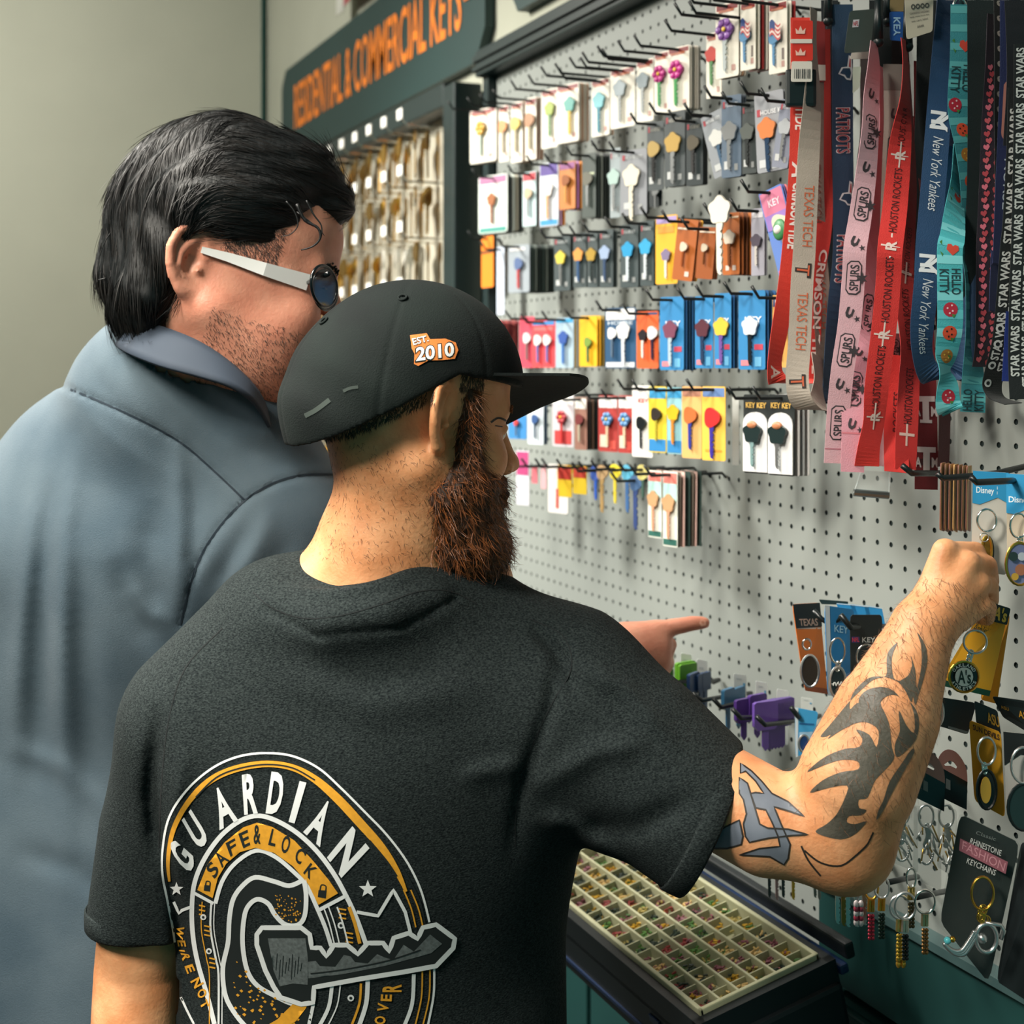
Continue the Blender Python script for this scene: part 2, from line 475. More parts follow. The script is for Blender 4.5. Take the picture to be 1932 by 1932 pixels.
mb.box((-.034, (Y0 + Y1) / 2, Z1 + .010), .004, (Y1 - Y0) / 2 + .03, .004, frame)
child(mb.build('top_rail'), peg)
child(MB().box((-.004, Y1 + .012, (Z0 + Z1) / 2), .012, .014, (Z1 - Z0) / 2, frame).build('side_rail'), peg)
child(MB().box((-.012, 1.03, .955), .012, .43, .005, mat('bottom_trim', lin(70, 95, 95), .3)).build('bottom_rail'), peg)
child(MB().box((-.011, 1.03, .895), .008, .43, .054, mat('kick_teal', lin(16, 60, 58), .55)).build('kick_panel'), peg)
# base cabinet below the pegboard
cb = empty('base_cabinet', (-.02, 1.6, 0), 'dark teal base cabinet standing under the grey pegboard', 'cabinet')
cm_ = mat('cabinet_teal', lin(16, 60, 58), .55, var=.05, scale=5)
MB().box((.003, 1.6, .41), .018, .98, .41, cm_).build('body', cb)
for i in range(4): MB().box((-.022, .62 + .49 * i + .245, .42), .006, .238, .40, cm_, bev=.003).build('door', cb)

# brass key panel further down the wall
KY0, KY1, KZ0, KZ1 = 2.72, 4.35, .93, 2.14
kp = empty('wall_display', (0, 3.5, KZ0), 'black framed wall panel with rows of brass and silver key blanks', 'display panel')
MB().box((.006, (KY0 + KY1) / 2, (KZ0 + KZ1) / 2), .004, (KY1 - KY0) / 2, (KZ1 - KZ0) / 2, mat('panel_white', lin(176, 172, 156), .5)).build('back_board', kp)
MB().box((-.02, KY0 - .03, (KZ0 + KZ1) / 2), .03, .035, (KZ1 - KZ0) / 2 + .03, frame, bev=.004).build('upright', kp)
MB().box((-.02, KY1 + .03, (KZ0 + KZ1) / 2), .03, .03, (KZ1 - KZ0) / 2 + .03, frame, bev=.004).build('upright', kp)
MB().box((-.02, (KY0 + KY1) / 2, KZ1 + .015), .03, (KY1 - KY0) / 2, .025, frame, bev=.004).build('top_bar', kp)
brass = mat('brass', lin(205, 158, 60), .32, 1); nick = mat('nickel', lin(205, 205, 200), .28, 1)
bronze = mat('dull_brass', lin(150, 118, 60), .4, 1); whitep = cmat((232, 232, 226)); blk = mat('black_plastic', lin(14, 26, 28), .4); wire = mat('black_wire', lin(10, 20, 22), .35, spec=.6)
chrome = mat('chrome', lin(225, 225, 220), .16, 1)
def key_mesh(mb, c, u, d, n, L, mh, mbl=None, hr=None, t=.0022, kind=0):
    "a key: bow at the top, blade hanging down. c = centre of the bow, u = across, d = down, n = thickness direction"
    c, u, d, n = Vector(c), Vector(u), Vector(d), Vector(n); hr = hr or L * .19
    N = 30; P = []
    for i in range(N):
        a = 2 * math.pi * i / N; r = hr * (1 + (.10 * math.cos(3 * a) if kind == 0 else .11 * math.cos(5 * a + 1.57) if kind == 2 else .10 * math.cos(4 * a)))
        P.append((r * math.cos(a), r * math.sin(a)))
    mb.prism(P, lambda x, y, w: c + u * x + d * y + n * (w - t / 2), t, mh)
    bw = L * .05; bl = L - hr * 1.2
    B = [(-bw * 1.25, hr * .8), (bw * 1.25, hr * .8), (bw * 1.25, hr * 1.25), (bw, hr * 1.25)]
    k = 6
    for i in range(k):
        y = hr * 1.3 + (bl - hr * .3) * (i + .2) / k; dp = bw * (.75, .35, .9, .5, .2, .7)[i]
        B += [(bw, y), (bw - dp, y + bl * .05), (bw, y + bl * .10)]
    B += [(bw * .3, hr + bl), (-bw * .6, hr + bl - bw * .6), (-bw, hr + bl - bw * 2)]
    mb.prism(B, lambda x, y, w: c + u * x + d * y + n * (w - t * .35), t * .7, mbl or mh)
ORD = ['first', 'second', 'third', 'fourth', 'fifth', 'sixth', 'seventh', 'eighth', 'ninth', 'tenth', 'eleventh', 'twelfth', 'thirteenth', 'fourteenth', 'fifteenth']
ROWT = ['top', 'second', 'third', 'fourth', 'fifth', 'sixth', 'seventh', 'eighth']
_kb = {}
for r in range(8):
    z = 2.07 - r * .118
    for j in range(14):
        y = 2.80 + j * .108
        px, py = topx((-.06, y, z)); 
        if px < 470 or py > 860 or px < 600 and py < 230: continue
        hk = tag(MB().tube([(0, y, z + .03), (-.10, y, z + .03), (-.115, y, z + .042)], .0025, chrome, 6).build('key_hook'), 'thin silver key hook, %s from the right in the %s row of the far display' % (ORD[j], ROWT[r]), 'hook', 'hooks of the key blank panel, %s row' % ROWT[r])
        mk = rnd.choice(['brass', 'nickel', 'dull', 'brass', 'white', 'brass'] if r != 3 else ['brass', 'brass', 'dull', 'nickel'])
        if r in (0,) and 0 < j < 6: mk = 'brass' if j < 4 else 'dull'
        M = {'brass': brass, 'nickel': nick, 'dull': bronze, 'white': whitep}[mk]
        kk = (mk,)
        if kk not in _kb:
            m_ = MB(); key_mesh(m_, (0, 0, 0), (0, 1, 0), (0, 0, -1), (1, 0, 0), .085, M, hr=.021, t=.004); _kb[kk] = m_.build('key_blank', fixn=True); proto = _kb[kk]; first = True
        else: proto = _kb[kk]; first = False
        for q in range(3):
            o = proto if first else proto.copy()
            if not first: C.objects.link(o)
            first = False
            o.location = (-.03 - .026 * q, y + rnd.uniform(-.004, .004), z); o.rotation_euler = (rnd.uniform(-.1, .1), 0, rnd.uniform(-.5, .2))
            nm = {'brass': 'brass coloured', 'nickel': 'silver coloured', 'dull': 'dull bronze', 'white': 'white capped'}[mk]
            tag(o, '%s key blank, %s of three on the %s hook of the %s row' % (nm, ('back', 'middle', 'front')[q], ORD[j], ROWT[r]), 'key', 'key blanks, %s row' % ROWT[r])
        m_ = (MB().box((-.117, y, z + .052), .0015, .017, .011, whitep)).build('price_tag')
        tag(m_, 'small white tag on the %s hook of the %s row of the far key display' % (ORD[j], ROWT[r]), 'tag', 'white hook tags, %s row' % ROWT[r])

# signs above the panels
signm = mat('sign_dark', lin(20, 52, 52), .5, var=.05, scale=6); org = cmat((240, 130, 30), .5)
def sign(name, ya, yb, za, zb, label, cut=.05):
    P = [(ya + cut, za), (yb - cut, za), (yb, za + cut * 1.3), (yb, zb - cut * .9), (yb - cut, zb), (ya + cut, zb), (ya, zb - cut * .9), (ya, za + cut * 1.3)]
    s_ = empty(name, (0, (ya + yb) / 2, za), label, 'sign')
    MB().prism(P, lambda u, v, w: (.024 - w, u, v), .022, signm).build('board', s_, fixn=True)
    return s_
sg = sign('key_sign', 2.62, 4.30, 2.215, 2.50, 'dark green wall sign with orange lettering above the key blank panel')
t = MB(); text_on(t, 'RESIDENTIAL & COMMERCIAL KEYS', lambda x, y: (.0005, 4.14 - x * 1.39, 2.30 + y * .135), org, bold=.012); t.build('lettering', sg)
MB().box((0, 2.70, 2.36), .0015, .028, .007, org).build('dash', sg)
sg2 = sign('upper_sign', .9, 2.515, 2.27, 2.62, 'dark green wall sign cut off at the top above the pegboard', .06)
MB().box((0, 2.33, 2.395), .0015, .10, .008, org).build('dash', sg2)
# flag hanging above the key sign: white over red with a white hem
fl = empty('flag', (0, 3.0, 2.5), 'white and red fabric flag hanging above the dark green key sign', 'flag')
def flagpart(name, ya, yb, za, zb, m):
    mb = MB(); n = 24; vs = []
    for i in range(n + 1):
        y = ya + (yb - ya) * i / n
        for z in (za, zb): vs.append((-.02 + .006 * math.sin(y * 18) , y, z))
    mb.add(vs, [(2 * i, 2 * i + 2, 2 * i + 3, 2 * i + 1) for i in range(n)], m)
    o = mb.build(name, fl, smooth=True); md = o.modifiers.new('s', 'SOLIDIFY'); md.thickness = .003; return o
flagpart('red_stripe', 2.66, 3.56, 2.535, 2.655, mat('flag_red', lin(190, 25, 40), .8, sheen=.3, var=.06, scale=12))
flagpart('white_stripe', 2.66, 3.56, 2.655, 2.95, mat('flag_white', lin(225, 225, 215), .8, var=.03, scale=12))
flagpart('hem', 3.56, 3.62, 2.525, 2.95, MATS['flag_white'])
# ---------------------------------------------------------------- people
def strands(name, obj_verts, Q, filt, flow, n, L, wd, m, parent, seed=1, lift=.3, jit=.35, curl=0, seg=3, grav=0, off=0, hug=0):
    "hair strands as thin tapering ribbons grown from a surface"
    g = np.random.default_rng(seed); v = obj_verts
    a, b, c = v[Q[:, 0]], v[Q[:, 1]], v[Q[:, 2]]
    nn = np.cross(b - a, c - a); ar = np.linalg.norm(nn, axis=1); ctr = (a + c) / 2
    pr = ar * filt(ctr); pr = pr / pr.sum()
    k = g.choice(len(Q), n, p=pr); N = nn[k] / (ar[k][:, None] + 1e-12)
    r1, r2 = g.random((2, n, 1)); p = a[k] + (v[Q[k, 1]] - a[k]) * r1 + (v[Q[k, 3]] - a[k]) * r2 + N * off
    D = flow(p, N) + g.normal(0, jit, (n, 3)); D -= N * (D * N).sum(1)[:, None]; D /= np.linalg.norm(D, axis=1)[:, None] + 1e-9
    D = D + N * lift; D /= np.linalg.norm(D, axis=1)[:, None]
    W = np.cross(D, N); W /= np.linalg.norm(W, axis=1)[:, None] + 1e-9; W = W + N * g.normal(0, .5, (n, 1)); W /= np.linalg.norm(W, axis=1)[:, None]
    ln = L * (.6 + .7 * g.random((n, 1))) / seg
    P = [p]; d = D.copy(); cu = g.normal(0, 1, (n, 3)) * curl
    for s in range(seg):
        P.append(P[-1] + d * ln); d = d + cu - N * (lift * .6 / seg + hug) + np.array([0, 0, -grav]); d /= np.linalg.norm(d, axis=1)[:, None]
    vs = []
    for s in range(seg):
        h = wd * (1 - .6 * s / seg) / 2; vs += [P[s] - W * h, P[s] + W * h]
    vs.append(P[-1]); V = np.stack(vs, 1).reshape(-1, 3); K = 2 * seg + 1
    base = np.arange(n)[:, None] * K
    F4 = np.concatenate([base + np.array([[2 * s, 2 * s + 1, 2 * s + 3, 2 * s + 2]]) for s in range(seg - 1)]) if seg > 1 else np.zeros((0, 4), int)
    F3 = base + np.array([[2 * seg - 2, 2 * seg - 1, 2 * seg]])
    me = bpy.data.meshes.new(name); me.vertices.add(len(V)); me.vertices.foreach_set('co', V.astype(np.float32).ravel())
    lp = np.concatenate([F4.ravel(), F3.ravel()]); me.loops.add(len(lp)); me.loops.foreach_set('vertex_index', lp.astype(np.int32))
    me.polygons.add(len(F4) + len(F3))
    me.polygons.foreach_set('loop_start', np.concatenate([np.arange(len(F4)) * 4, len(F4) * 4 + np.arange(len(F3)) * 3]).astype(np.int32))
    me.polygons.foreach_set('loop_total', np.concatenate([np.full(len(F4), 4), np.full(len(F3), 3)]).astype(np.int32))
    me.update(calc_edges=True); me.materials.append(m)
    return me
def joinmesh(o, me, mi=None):
    "puts another mesh into the object's mesh (its faces take a new material slot)"
    k = len(o.data.materials); mats = [q for q in me.materials]
    bm = bmesh.new(); bm.from_mesh(o.data); n0 = len(bm.faces); bm.from_mesh(me); bm.faces.ensure_lookup_table()
    for i in range(n0, len(bm.faces)): bm.faces[i].material_index += k; bm.faces[i].smooth = True
    bm.to_mesh(o.data); bm.free()
    for q in mats: o.data.materials.append(q)
    bpy.data.meshes.remove(me)
def getVQ(o):
    me = o.data; v = np.empty(len(me.vertices) * 3, np.float32); me.vertices.foreach_get('co', v)
    q = np.empty(len(me.loops), np.int32); me.loops.foreach_get('vertex_index', q)
    return v.reshape(-1, 3).astype(float), q.reshape(-1, 4)
class Head:
    def __init__(s, px, py, Z, yaw, pitch, roll=0, sc=(1, 1, 1)):
        a = math.radians(yaw); p = math.radians(pitch)
        h = RGT * math.cos(a) + FWD * math.sin(a); s.f = (h * math.cos(p) - UP * math.sin(p)).normalized()
        s.r = s.f.cross(UP).normalized(); s.u = s.r.cross(s.f).normalized()
        if roll:
            q = Matrix.Rotation(math.radians(roll), 3, s.f); s.r = q @ s.r; s.u = q @ s.u
        s.c = pix(px, py, Z); s.sc = np.array(sc, np.float32); s.R = np.array([tuple(s.f), tuple(s.r), tuple(s.u)], np.float32); s.cc = V3(s.c); s.m = float(s.sc.mean())
    def loc(s, p, sym=True):
        q = ((p - s.cc) @ s.R.T) / s.sc
        if sym: q = q.copy(); q[:, 1] = np.abs(q[:, 1])
        return q
    def wrap(s, f, sym=True): return lambda p: f(s.loc(p, sym)) * s.m
    def w(s, x, y, z): return s.c + s.f * (x * float(s.sc[0])) + s.r * (y * float(s.sc[1])) + s.u * (z * float(s.sc[2]))
def head_shape(earo=(0, 0, 0), fat=0, flare=.80):
    E = s_ell; K = s_cone
    bx = np.array([-.80, flare, 0]); bx /= np.linalg.norm(bx); bz = np.array([-.12, .10, 1.]); bz -= bx * (bz @ bx); bz /= np.linalg.norm(bz); bn = np.cross(bz, bx)
    if bn[1] < 0: bn = -bn
    o = np.array([.010, .070, .004]) + np.array(earo)
    ep = lambda a, b, c=0: o + bx * a + bz * b + bn * c
    hel = [ep(.006, -.004, .001), ep(.001, .010, .002), ep(.003, .024, .003), ep(.011, .033, .003), ep(.023, .034, .003), ep(.032, .025, .003), ep(.035, .010, .003), ep(.031, -.006, .003), ep(.023, -.018, .002), ep(.015, -.027, .002), ep(.008, -.029, .001), ep(.004, -.022, 0)]
    ear = union([(s_chain(hel, [.0035, .0035, .0038, .004, .0042, .0043, .0042, .004, .0045, .0055, .0055, .004]), .002),
                 (E(ep(.017, .004, -.001), (.018, .031, .0032), (bx, bz, bn)), .003),
                 (s_chain([ep(.013, .024, .002), ep(.022, .012, .003), ep(.022, -.004, .003), ep(.014, -.015, .002)], [.003, .0034, .0034, .003]), .003),
                 (E(ep(.012, .0, .004), (.009, .013, .006), (bx, bz, bn)), .003, 'sub'),
                 (E(ep(.0045, -.006, .003), (.004, .006, .004)), .003),
                 (E(ep(.010, -.026, .001), (.009, .009, .005), (bx, bz, bn)), .004)])
    it = [(E((-.015, 0, .042), (.100, .078, .086)), .02), (E((.035, 0, .045), (.062, .064, .062)), .03),
          (E((.040, 0, -.025), (.052, .060 + fat, .075)), .03), (E((.035, 0, -.070), (.058, .052 + fat, .042 + fat)), .03),
          (K((.0, .056 + fat, -.045), (.070, .020, -.100), .018 + fat * .6, .020), .03), (E((.086, 0, -.100), (.018, .021, .018)), .018),
          (K((.087, .012, .022), (.078, .042, .020), .011, .010), .014), (E((.072, .040, -.030), (.022, .022, .024)), .02),
          (E((.102, .031, -.001), (.015, .014, .010)), .012, 'sub'),
          (K((.093, 0, .012), (.113, 0, -.026), .008, .0105), .010), (E((.118, 0, -.031), (.011, .010, .009)), .008), (E((.106, .012, -.036), (.011, .008, .008)), .006),
          (E((.110, .0065, -.043), (.005, .0035, .004)), .003, 'sub'),
          (K((.103, .002, -.061), (.092, .020, -.064), .0065, .004), .006), (K((.101, .002, -.073), (.091, .018, -.071), .0075, .004), .006),
          (E((.080, .031, .000), (.0132, .0132, .0132)), .003), (K((.096, .020, .006), (.088, .043, .004), .0035, .003), .004),
          (E((-.02, 0, -.03), (.055, .058, .06)), .03), (ear, .006)]
    return union(it)
def skinmat(name, c1, c2, fleck=None):
    m = mat(name, c1, .48, col2=c2, scale=26, bump=.25, bscale=260, sss=.12, spec=.4); return m
# ======== man in the cap, seen from behind
H2 = Head(772, 790, 1.42, 25, 9, 0)
HS = head_shape()
p2 = empty('person', pix(690, 2200, 1.42).xy.to_3d(), 'bearded person in black cap and charcoal T-shirt reaching right with a tattooed arm', 'person', None)
sh_r = pix(1065, 1330, 1.42); elb = pix(1585, 1575, 1.33); wri = pix(1742, 1185, 1.34)
sh_l = pix(375, 1400, 1.45); elb_l = pix(262, 1830, 1.48); wri_l = pix(245, 2230, 1.44)
nk0 = pix(735, 1130, 1.45); nk1 = pix(765, 890, 1.44)
# hand
k_i = pix(1783, 1040, 1.355); k_m = pix(1826, 1062, 1.35); k_r = pix(1846, 1100, 1.35); k_p = pix(1850, 1142, 1.35)
def fin(a, b, c, d, r): return (s_chain([a, b, c, d], [r, r * .98, r * .9, r * .8]), .004)
hand2 = [(s_chain([wri, pix(1768, 1100, 1.352), k_i], [.026, .0165, .0125]), .009), (s_chain([wri, pix(1800, 1105, 1.345), k_m], [.026, .0165, .0118]), .008),
         (s_chain([wri, pix(1812, 1130, 1.345), k_r], [.026, .016, .0112]), .008), (s_chain([wri, pix(1810, 1160, 1.348), k_p], [.024, .0155, .0105]), .008),
         fin(k_i, pix(1840, 1040, 1.375), pix(1852, 1066, 1.40), pix(1842, 1085, 1.405), .0098),
         fin(k_m, pix(1862, 1066, 1.37), pix(1868, 1096, 1.395), pix(1848, 1106, 1.40), .0100),
         fin(k_r, pix(1866, 1106, 1.37), pix(1868, 1132, 1.39), pix(1846, 1136, 1.395), .0096),
         fin(k_p, pix(1864, 1146, 1.365), pix(1862, 1166, 1.385), pix(1842, 1164, 1.39), .0086),
         (s_chain([pix(1752, 1150, 1.37), pix(1785, 1085, 1.395), pix(1822, 1060, 1.408), pix(1846, 1062, 1.412)], [.015, .0125, .0105, .0085]), .006)]
def arm2(p): return None
bodyf = union([
    (H2.wrap(HS), .01), (s_chain([nk0, nk1, pix(770, 800, 1.44)], [.066, .063, .052]), .03), (s_cone(pix(700, 1040, 1.43), pix(650, 1180, 1.44), .055, .06), .04),
    (s_cone(pix(900, 1080, 1.47), pix(800, 960, 1.46), .03, .035), .03),
    (s_cone(pix(560, 1165, 1.43), pix(880, 1160, 1.45), .045, .045), .05), (s_ell(pix(690, 1480, 1.49), (.15, .09, .16), (RGT, FWD, UP)), .05), (s_ell(pix(690, 1850, 1.50), (.15, .09, .2), (RGT, FWD, UP)), .05),
    (s_chain([pix(1065, 1330, 1.43), pix(1300, 1470, 1.38), pix(1450, 1553, 1.345), elb], [.050, .050, .050, .046]), .03),
    (s_ell(pix(1602, 1610, 1.33), (.034, .034, .034)), .02),
    (s_chain([elb, pix(1618, 1470, 1.318), pix(1672, 1350, 1.32), pix(1716, 1245, 1.333), wri], [.047, .055, .049, .036, .030]), .02),
    (s_chain([sh_l, pix(285, 1660, 1.48), elb_l, pix(252, 2000, 1.46), wri_l], [.056, .050, .046, .045, .028]), .03)] + hand2)
lo, hi = bounds([pix(120, 560, 1.42), pix(1930, 2080, 1.30), pix(560, 600, 1.62), pix(1930, 900, 1.50), pix(100, 2080, 1.2)], .03)
SK2 = skinmat('skin_tan', lin(205, 138, 92), lin(228, 168, 122))
body2 = solid('body', bodyf, lo, hi, .0026, SK2, p2)
# tattoos: ink in the skin of the right arm, part of the body mesh
ink = mat('tattoo_ink', lin(72, 70, 62), .5, col2=lin(88, 84, 74), scale=30, bump=.25, bscale=260); inkb = mat('tattoo_ink_blue', lin(98, 106, 118), .5, col2=lin(120, 128, 140), scale=20); inkl = mat('tattoo_line', lin(40, 36, 32), .5)
D = Decal(body2, .0004)
T = lambda L: [(1280 + x * .3831, 980 + y * .3831) for x, y in L]
for L in [[(1080, 605), (1035, 650), (1025, 700), (1022, 770), (960, 790), (890, 850), (840, 900), (790, 960), (740, 1020), (700, 1070), (750, 1060), (830, 990), (880, 960), (930, 910), (880, 905), (845, 935), (850, 880), (880, 830), (940, 780), (1010, 775), (1080, 800), (1120, 850), (1145, 900), (1150, 850), (1095, 800), (1060, 780), (1050, 700), (1060, 650)],
          [(1175, 555), (1215, 620), (1225, 700), (1205, 790), (1180, 870), (1165, 915), (1150, 860), (1110, 820), (1085, 800), (1130, 770), (1150, 720), (1143, 670), (1165, 740), (1172, 830), (1190, 760), (1198, 690), (1192, 610)],
          [(1100, 890), (1060, 845), (1000, 825), (930, 840), (890, 880), (885, 930), (840, 970), (735, 1080), (800, 1040), (870, 1005), (930, 1000), (985, 1040), (975, 1120), (940, 1060), (875, 1035), (905, 1080), (890, 1120), (820, 1130), (740, 1160), (680, 1200), (635, 1245), (720, 1210), (800, 1185), (880, 1190), (885, 1230), (800, 1245), (710, 1285), (648, 1345), (730, 1325), (830, 1310), (820, 1370), (780, 1450), (730, 1500), (675, 1535), (720, 1560), (800, 1575), (860, 1555), (900, 1520), (925, 1485), (870, 1500), (830, 1490), (840, 1460), (900, 1455), (925, 1430), (890, 1420), (888, 1380), (930, 1370), (965, 1290), (1000, 1250), (1060, 1180), (1050, 1120), (1040, 1020), (1020, 960), (995, 900), (1040, 865), (1080, 870)],
          [(1085, 940), (1120, 1010), (1160, 1050), (1160, 960), (1140, 900), (1170, 940), (1185, 1000), (1170, 1080), (1130, 1130), (1075, 1170), (1065, 1110), (1090, 1040)],
          [(1010, 1380), (1040, 1290), (1100, 1200), (1150, 1130), (1160, 1150), (1110, 1240), (1060, 1330), (1010, 1430), (975, 1480), (985, 1430)]]:
    D.poly([T(L)], ink, step=8, sm=3)
for L in [[(305, 1200), (360, 1240), (410, 1290), (460, 1350), (540, 1390), (620, 1462), (540, 1435), (470, 1415), (505, 1500), (550, 1600), (540, 1670), (520, 1700), (450, 1660), (300, 1652), (400, 1620), (500, 1610), (490, 1560), (460, 1490), (430, 1430), (380, 1420), (355, 1350), (380, 1345), (420, 1350), (380, 1290), (330, 1240), (305, 1250)],
          [(300, 1270), (340, 1300), (370, 1400), (400, 1500), (440, 1520), (540, 1525), (640, 1552), (560, 1556), (440, 1570), (350, 1590), (330, 1560), (320, 1500), (335, 1450), (320, 1380), (300, 1350)],
          [(200, 1530), (300, 1480), (318, 1560), (310, 1600), (240, 1620), (165, 1620)]]:
    D.poly([T(L)], inkb, step=8); D.stroke(T(L) , 3, inkl, 1, closed=True, n=1)
for L in [[(605, 1608), (640, 1680), (700, 1755)], [(620, 1630), (700, 1690), (800, 1705), (880, 1650)], [(960, 1540), (930, 1600), (880, 1650)]]:
    D.stroke(T(L), 3.5, inkl)
lash_nostril = mat('lash_nostril_dark', lin(30, 20, 16), .6)
for L, w_ in (([(926, 797), (938, 789), (950, 791), (960, 799)], 4), ([(934, 803), (948, 805)], 2.2), ([(953, 896), (961, 891), (967, 896)], 6)): D.stroke(L, w_, lash_nostril)  # last stroke paints the shade inside the nostril
def absorb(o, mb):
    t = mb.build('tmp'); me = t.data; bpy.data.objects.remove(t); joinmesh(o, me)
absorb(body2, D.mb)
# T-shirt
def folds(segs):
    "ridges (amp > 0) and grooves (amp < 0) along lines given in pixels (x, y), width in pixels"
    S_ = [(np.array(L, np.float32), a, w_) for L, a, w_ in segs]
    def g(p):
        q = p - V3(CAM); Z = q @ V3(FWD); x = CX + q @ V3(RGT) / Z * F; y = CY - q[:, 2] / Z * F; out = np.zeros(len(p), np.float32)
        for L, a, w_ in S_:
            best = np.full(len(p), 1e9, np.float32); tb = np.zeros(len(p), np.float32)
            n = len(L) - 1
            for i in range(n):
                A, Bv = L[i], L[i + 1]; d = Bv - A; t = ((x - A[0]) * d[0] + (y - A[1]) * d[1]) / (d @ d); tc = np.clip(t, 0, 1)
                e = (x - A[0] - tc * d[0]) ** 2 + (y - A[1] - tc * d[1]) ** 2
                tb = np.where(e < best, (i + tc) / n, tb); best = np.minimum(best, e)
            fade = np.clip(np.minimum(tb, 1 - tb) * 3.5, 0, 1) if w_ > 8 else 1.
            out += a * fade * np.exp(-best / (w_ * w_))
        return out
    return g
tee_f = union([
    (s_cone(pix(560, 1185, 1.44), pix(860, 1160, 1.45), .062, .055), .05),
    (s_cone(pix(500, 1200, 1.44), pix(375, 1350, 1.43), .056, .070), .05), (s_cone(pix(850, 1170, 1.46), pix(1060, 1290, 1.44), .05, .078), .05),
    (s_chain([pix(560, 1150, 1.44), pix(700, 1125, 1.44), pix(840, 1120, 1.47)], [.045, .06, .035]), .035),
    (s_ell(pix(700, 1340, 1.47), (.17, .125, .13), (RGT, FWD, UP)), .06),
    (s_ell(pix(690, 1480, 1.47), (.215, .15, .22), (RGT, FWD, UP)), .06), (s_ell(pix(500, 1420, 1.43), (.11, .08, .14), (RGT, FWD, UP)), .05), (s_ell(pix(880, 1400, 1.44), (.11, .08, .14), (RGT, FWD, UP)), .05),
    (s_cone(pix(700, 1560, 1.49), pix(700, 2250, 1.49), .205, .21, (FWD, .62)), .06),
    (s_chain([pix(375, 1390, 1.44), pix(312, 1560, 1.46), pix(276, 1730, 1.475), pix(268, 1800, 1.475)], [.074, .067, .061, .060]), .04),
    (s_chain([pix(1050, 1335, 1.44), pix(1190, 1425, 1.41), pix(1345, 1555, 1.375), pix(1420, 1592, 1.37)], [.088, .088, .0775, .074]), .05)])
tee_in = [(s_chain([nk0, nk1], [.071, .070]), 0), ]
fo2 = folds([([(1000, 1180), (1060, 1240), (1090, 1330)], -.006, 14), ([(1060, 1170), (1040, 1330), (985, 1480), (960, 1640)], -.004, 14), ([(1230, 1400), (1120, 1420), (1000, 1500)], .004, 22), ([(1330, 1500), (1200, 1560), (1040, 1560)], -.004, 24),
             ([(1180, 1640), (1090, 1560), (1000, 1540)], .005, 20), ([(300, 1330), (285, 1500), (300, 1650)], -.007, 16), ([(345, 1400), (330, 1560), (345, 1740)], .004, 18), ([(440, 1250), (700, 1330), (950, 1290)], .003, 40), ([(860, 1470), (1000, 1440)], .003, 20), ([(350, 1900), (330, 1700), (310, 1620)], -.005, 14),
             ([(500, 1150), (600, 1200), (760, 1185), (860, 1130)], -.0022, 6), ([(1090, 1250), (1180, 1300), (1290, 1420)], .004, 18)])
g0 = pix(520, 1092, 1.42); g1 = pix(790, 1068, 1.44)
hemR = pix(1338, 1552, 1.375); armdir = (elb - sh_r).normalized(); hemd = (RGT * .90 - UP * .42 - FWD * .10).normalized()
hemL = pix(272, 1742, 1.475)
neck_axis = s_chain([pix(690, 1150, 1.45), pix(700, 1120, 1.447), pix(735, 1040, 1.445), nk1], [.074, .0725, .066, .066])
def tee(p):
    d = smin(tee_f(p), collar_b(p), .05) - 1.7 * fo2(p)
    q = (p - V3(CAM)); Z = q @ V3(FWD); x = CX + q @ V3(RGT) / Z * F; y = CY - q[:, 2] / Z * F
    # neckline: a tilted plane higher at the nape than below the chin
    d = np.maximum(d, np.where(np.abs(x - 650) < 420, s_nl(p), -1))
    hr = (p - V3(hemR)) @ V3(hemd); d = np.where(x > 1150, np.maximum(d, hr), d)
    d = np.where(x < 330, np.maximum(d, -(p[:, 2] - hemL.z)), d)
    return d
nlp = pix(650, 1108, 1.36)
def s_nl(p): return -neck_axis(p) + 0.0
collar_f = s_chain([tuple(q) for q in smoothpath([tuple(pix(*q)) for q in [(512, 1104, 1.43), (545, 1126, 1.385), (630, 1130, 1.355), (720, 1112, 1.36), (790, 1088, 1.385), (832, 1092, 1.43), (850, 1120, 1.49), (760, 1135, 1.53), (600, 1128, 1.51), (530, 1108, 1.465)]], 3, True)] + [tuple(pix(512, 1104, 1.43))], [.0105] * 31)
_cr = [pix(*q) for q in [(512, 1104, 1.43), (545, 1126, 1.385), (630, 1130, 1.355), (720, 1112, 1.36), (790, 1088, 1.385), (832, 1092, 1.43), (850, 1120, 1.49), (760, 1135, 1.53), (600, 1128, 1.51), (530, 1108, 1.465), (512, 1104, 1.43)]]
_cc = sum(_cr, Vector()) / len(_cr)
collar_b = s_chain([q + (q - _cc) * .12 - UP * .022 for q in _cr], [.016] * 11)
def tee_hollow(p):
    d = tee(p)
    a = s_chain([hemR + hemd * .02, hemR + hemd * .06], [.068, .070])(p); b = s_chain([hemL - UP * .02, hemL - UP * .05], [.054, .056])(p)
    return smin(np.maximum(np.maximum(d, -a), -b), collar_f(p), .006)
TEE = mat('heather_jersey', lin(13, 21, 23), .95, col2=lin(46, 54, 54), scale=420, bump=.5, bscale=500, stretch=(1, 1, 1.6), spec=.2)
lo, hi = bounds([pix(140, 1040, 1.42), pix(1450, 2000, 1.38), pix(300, 1100, 1.62), pix(1100, 2000, 1.25)], .05)
shirt2 = solid('t_shirt', tee_hollow, lo, hi, .0036, TEE, p2)
rib = mat('rib_knit', lin(40, 50, 52), .95, col2=lin(66, 74, 74), scale=300, bump=.4, spec=.2)
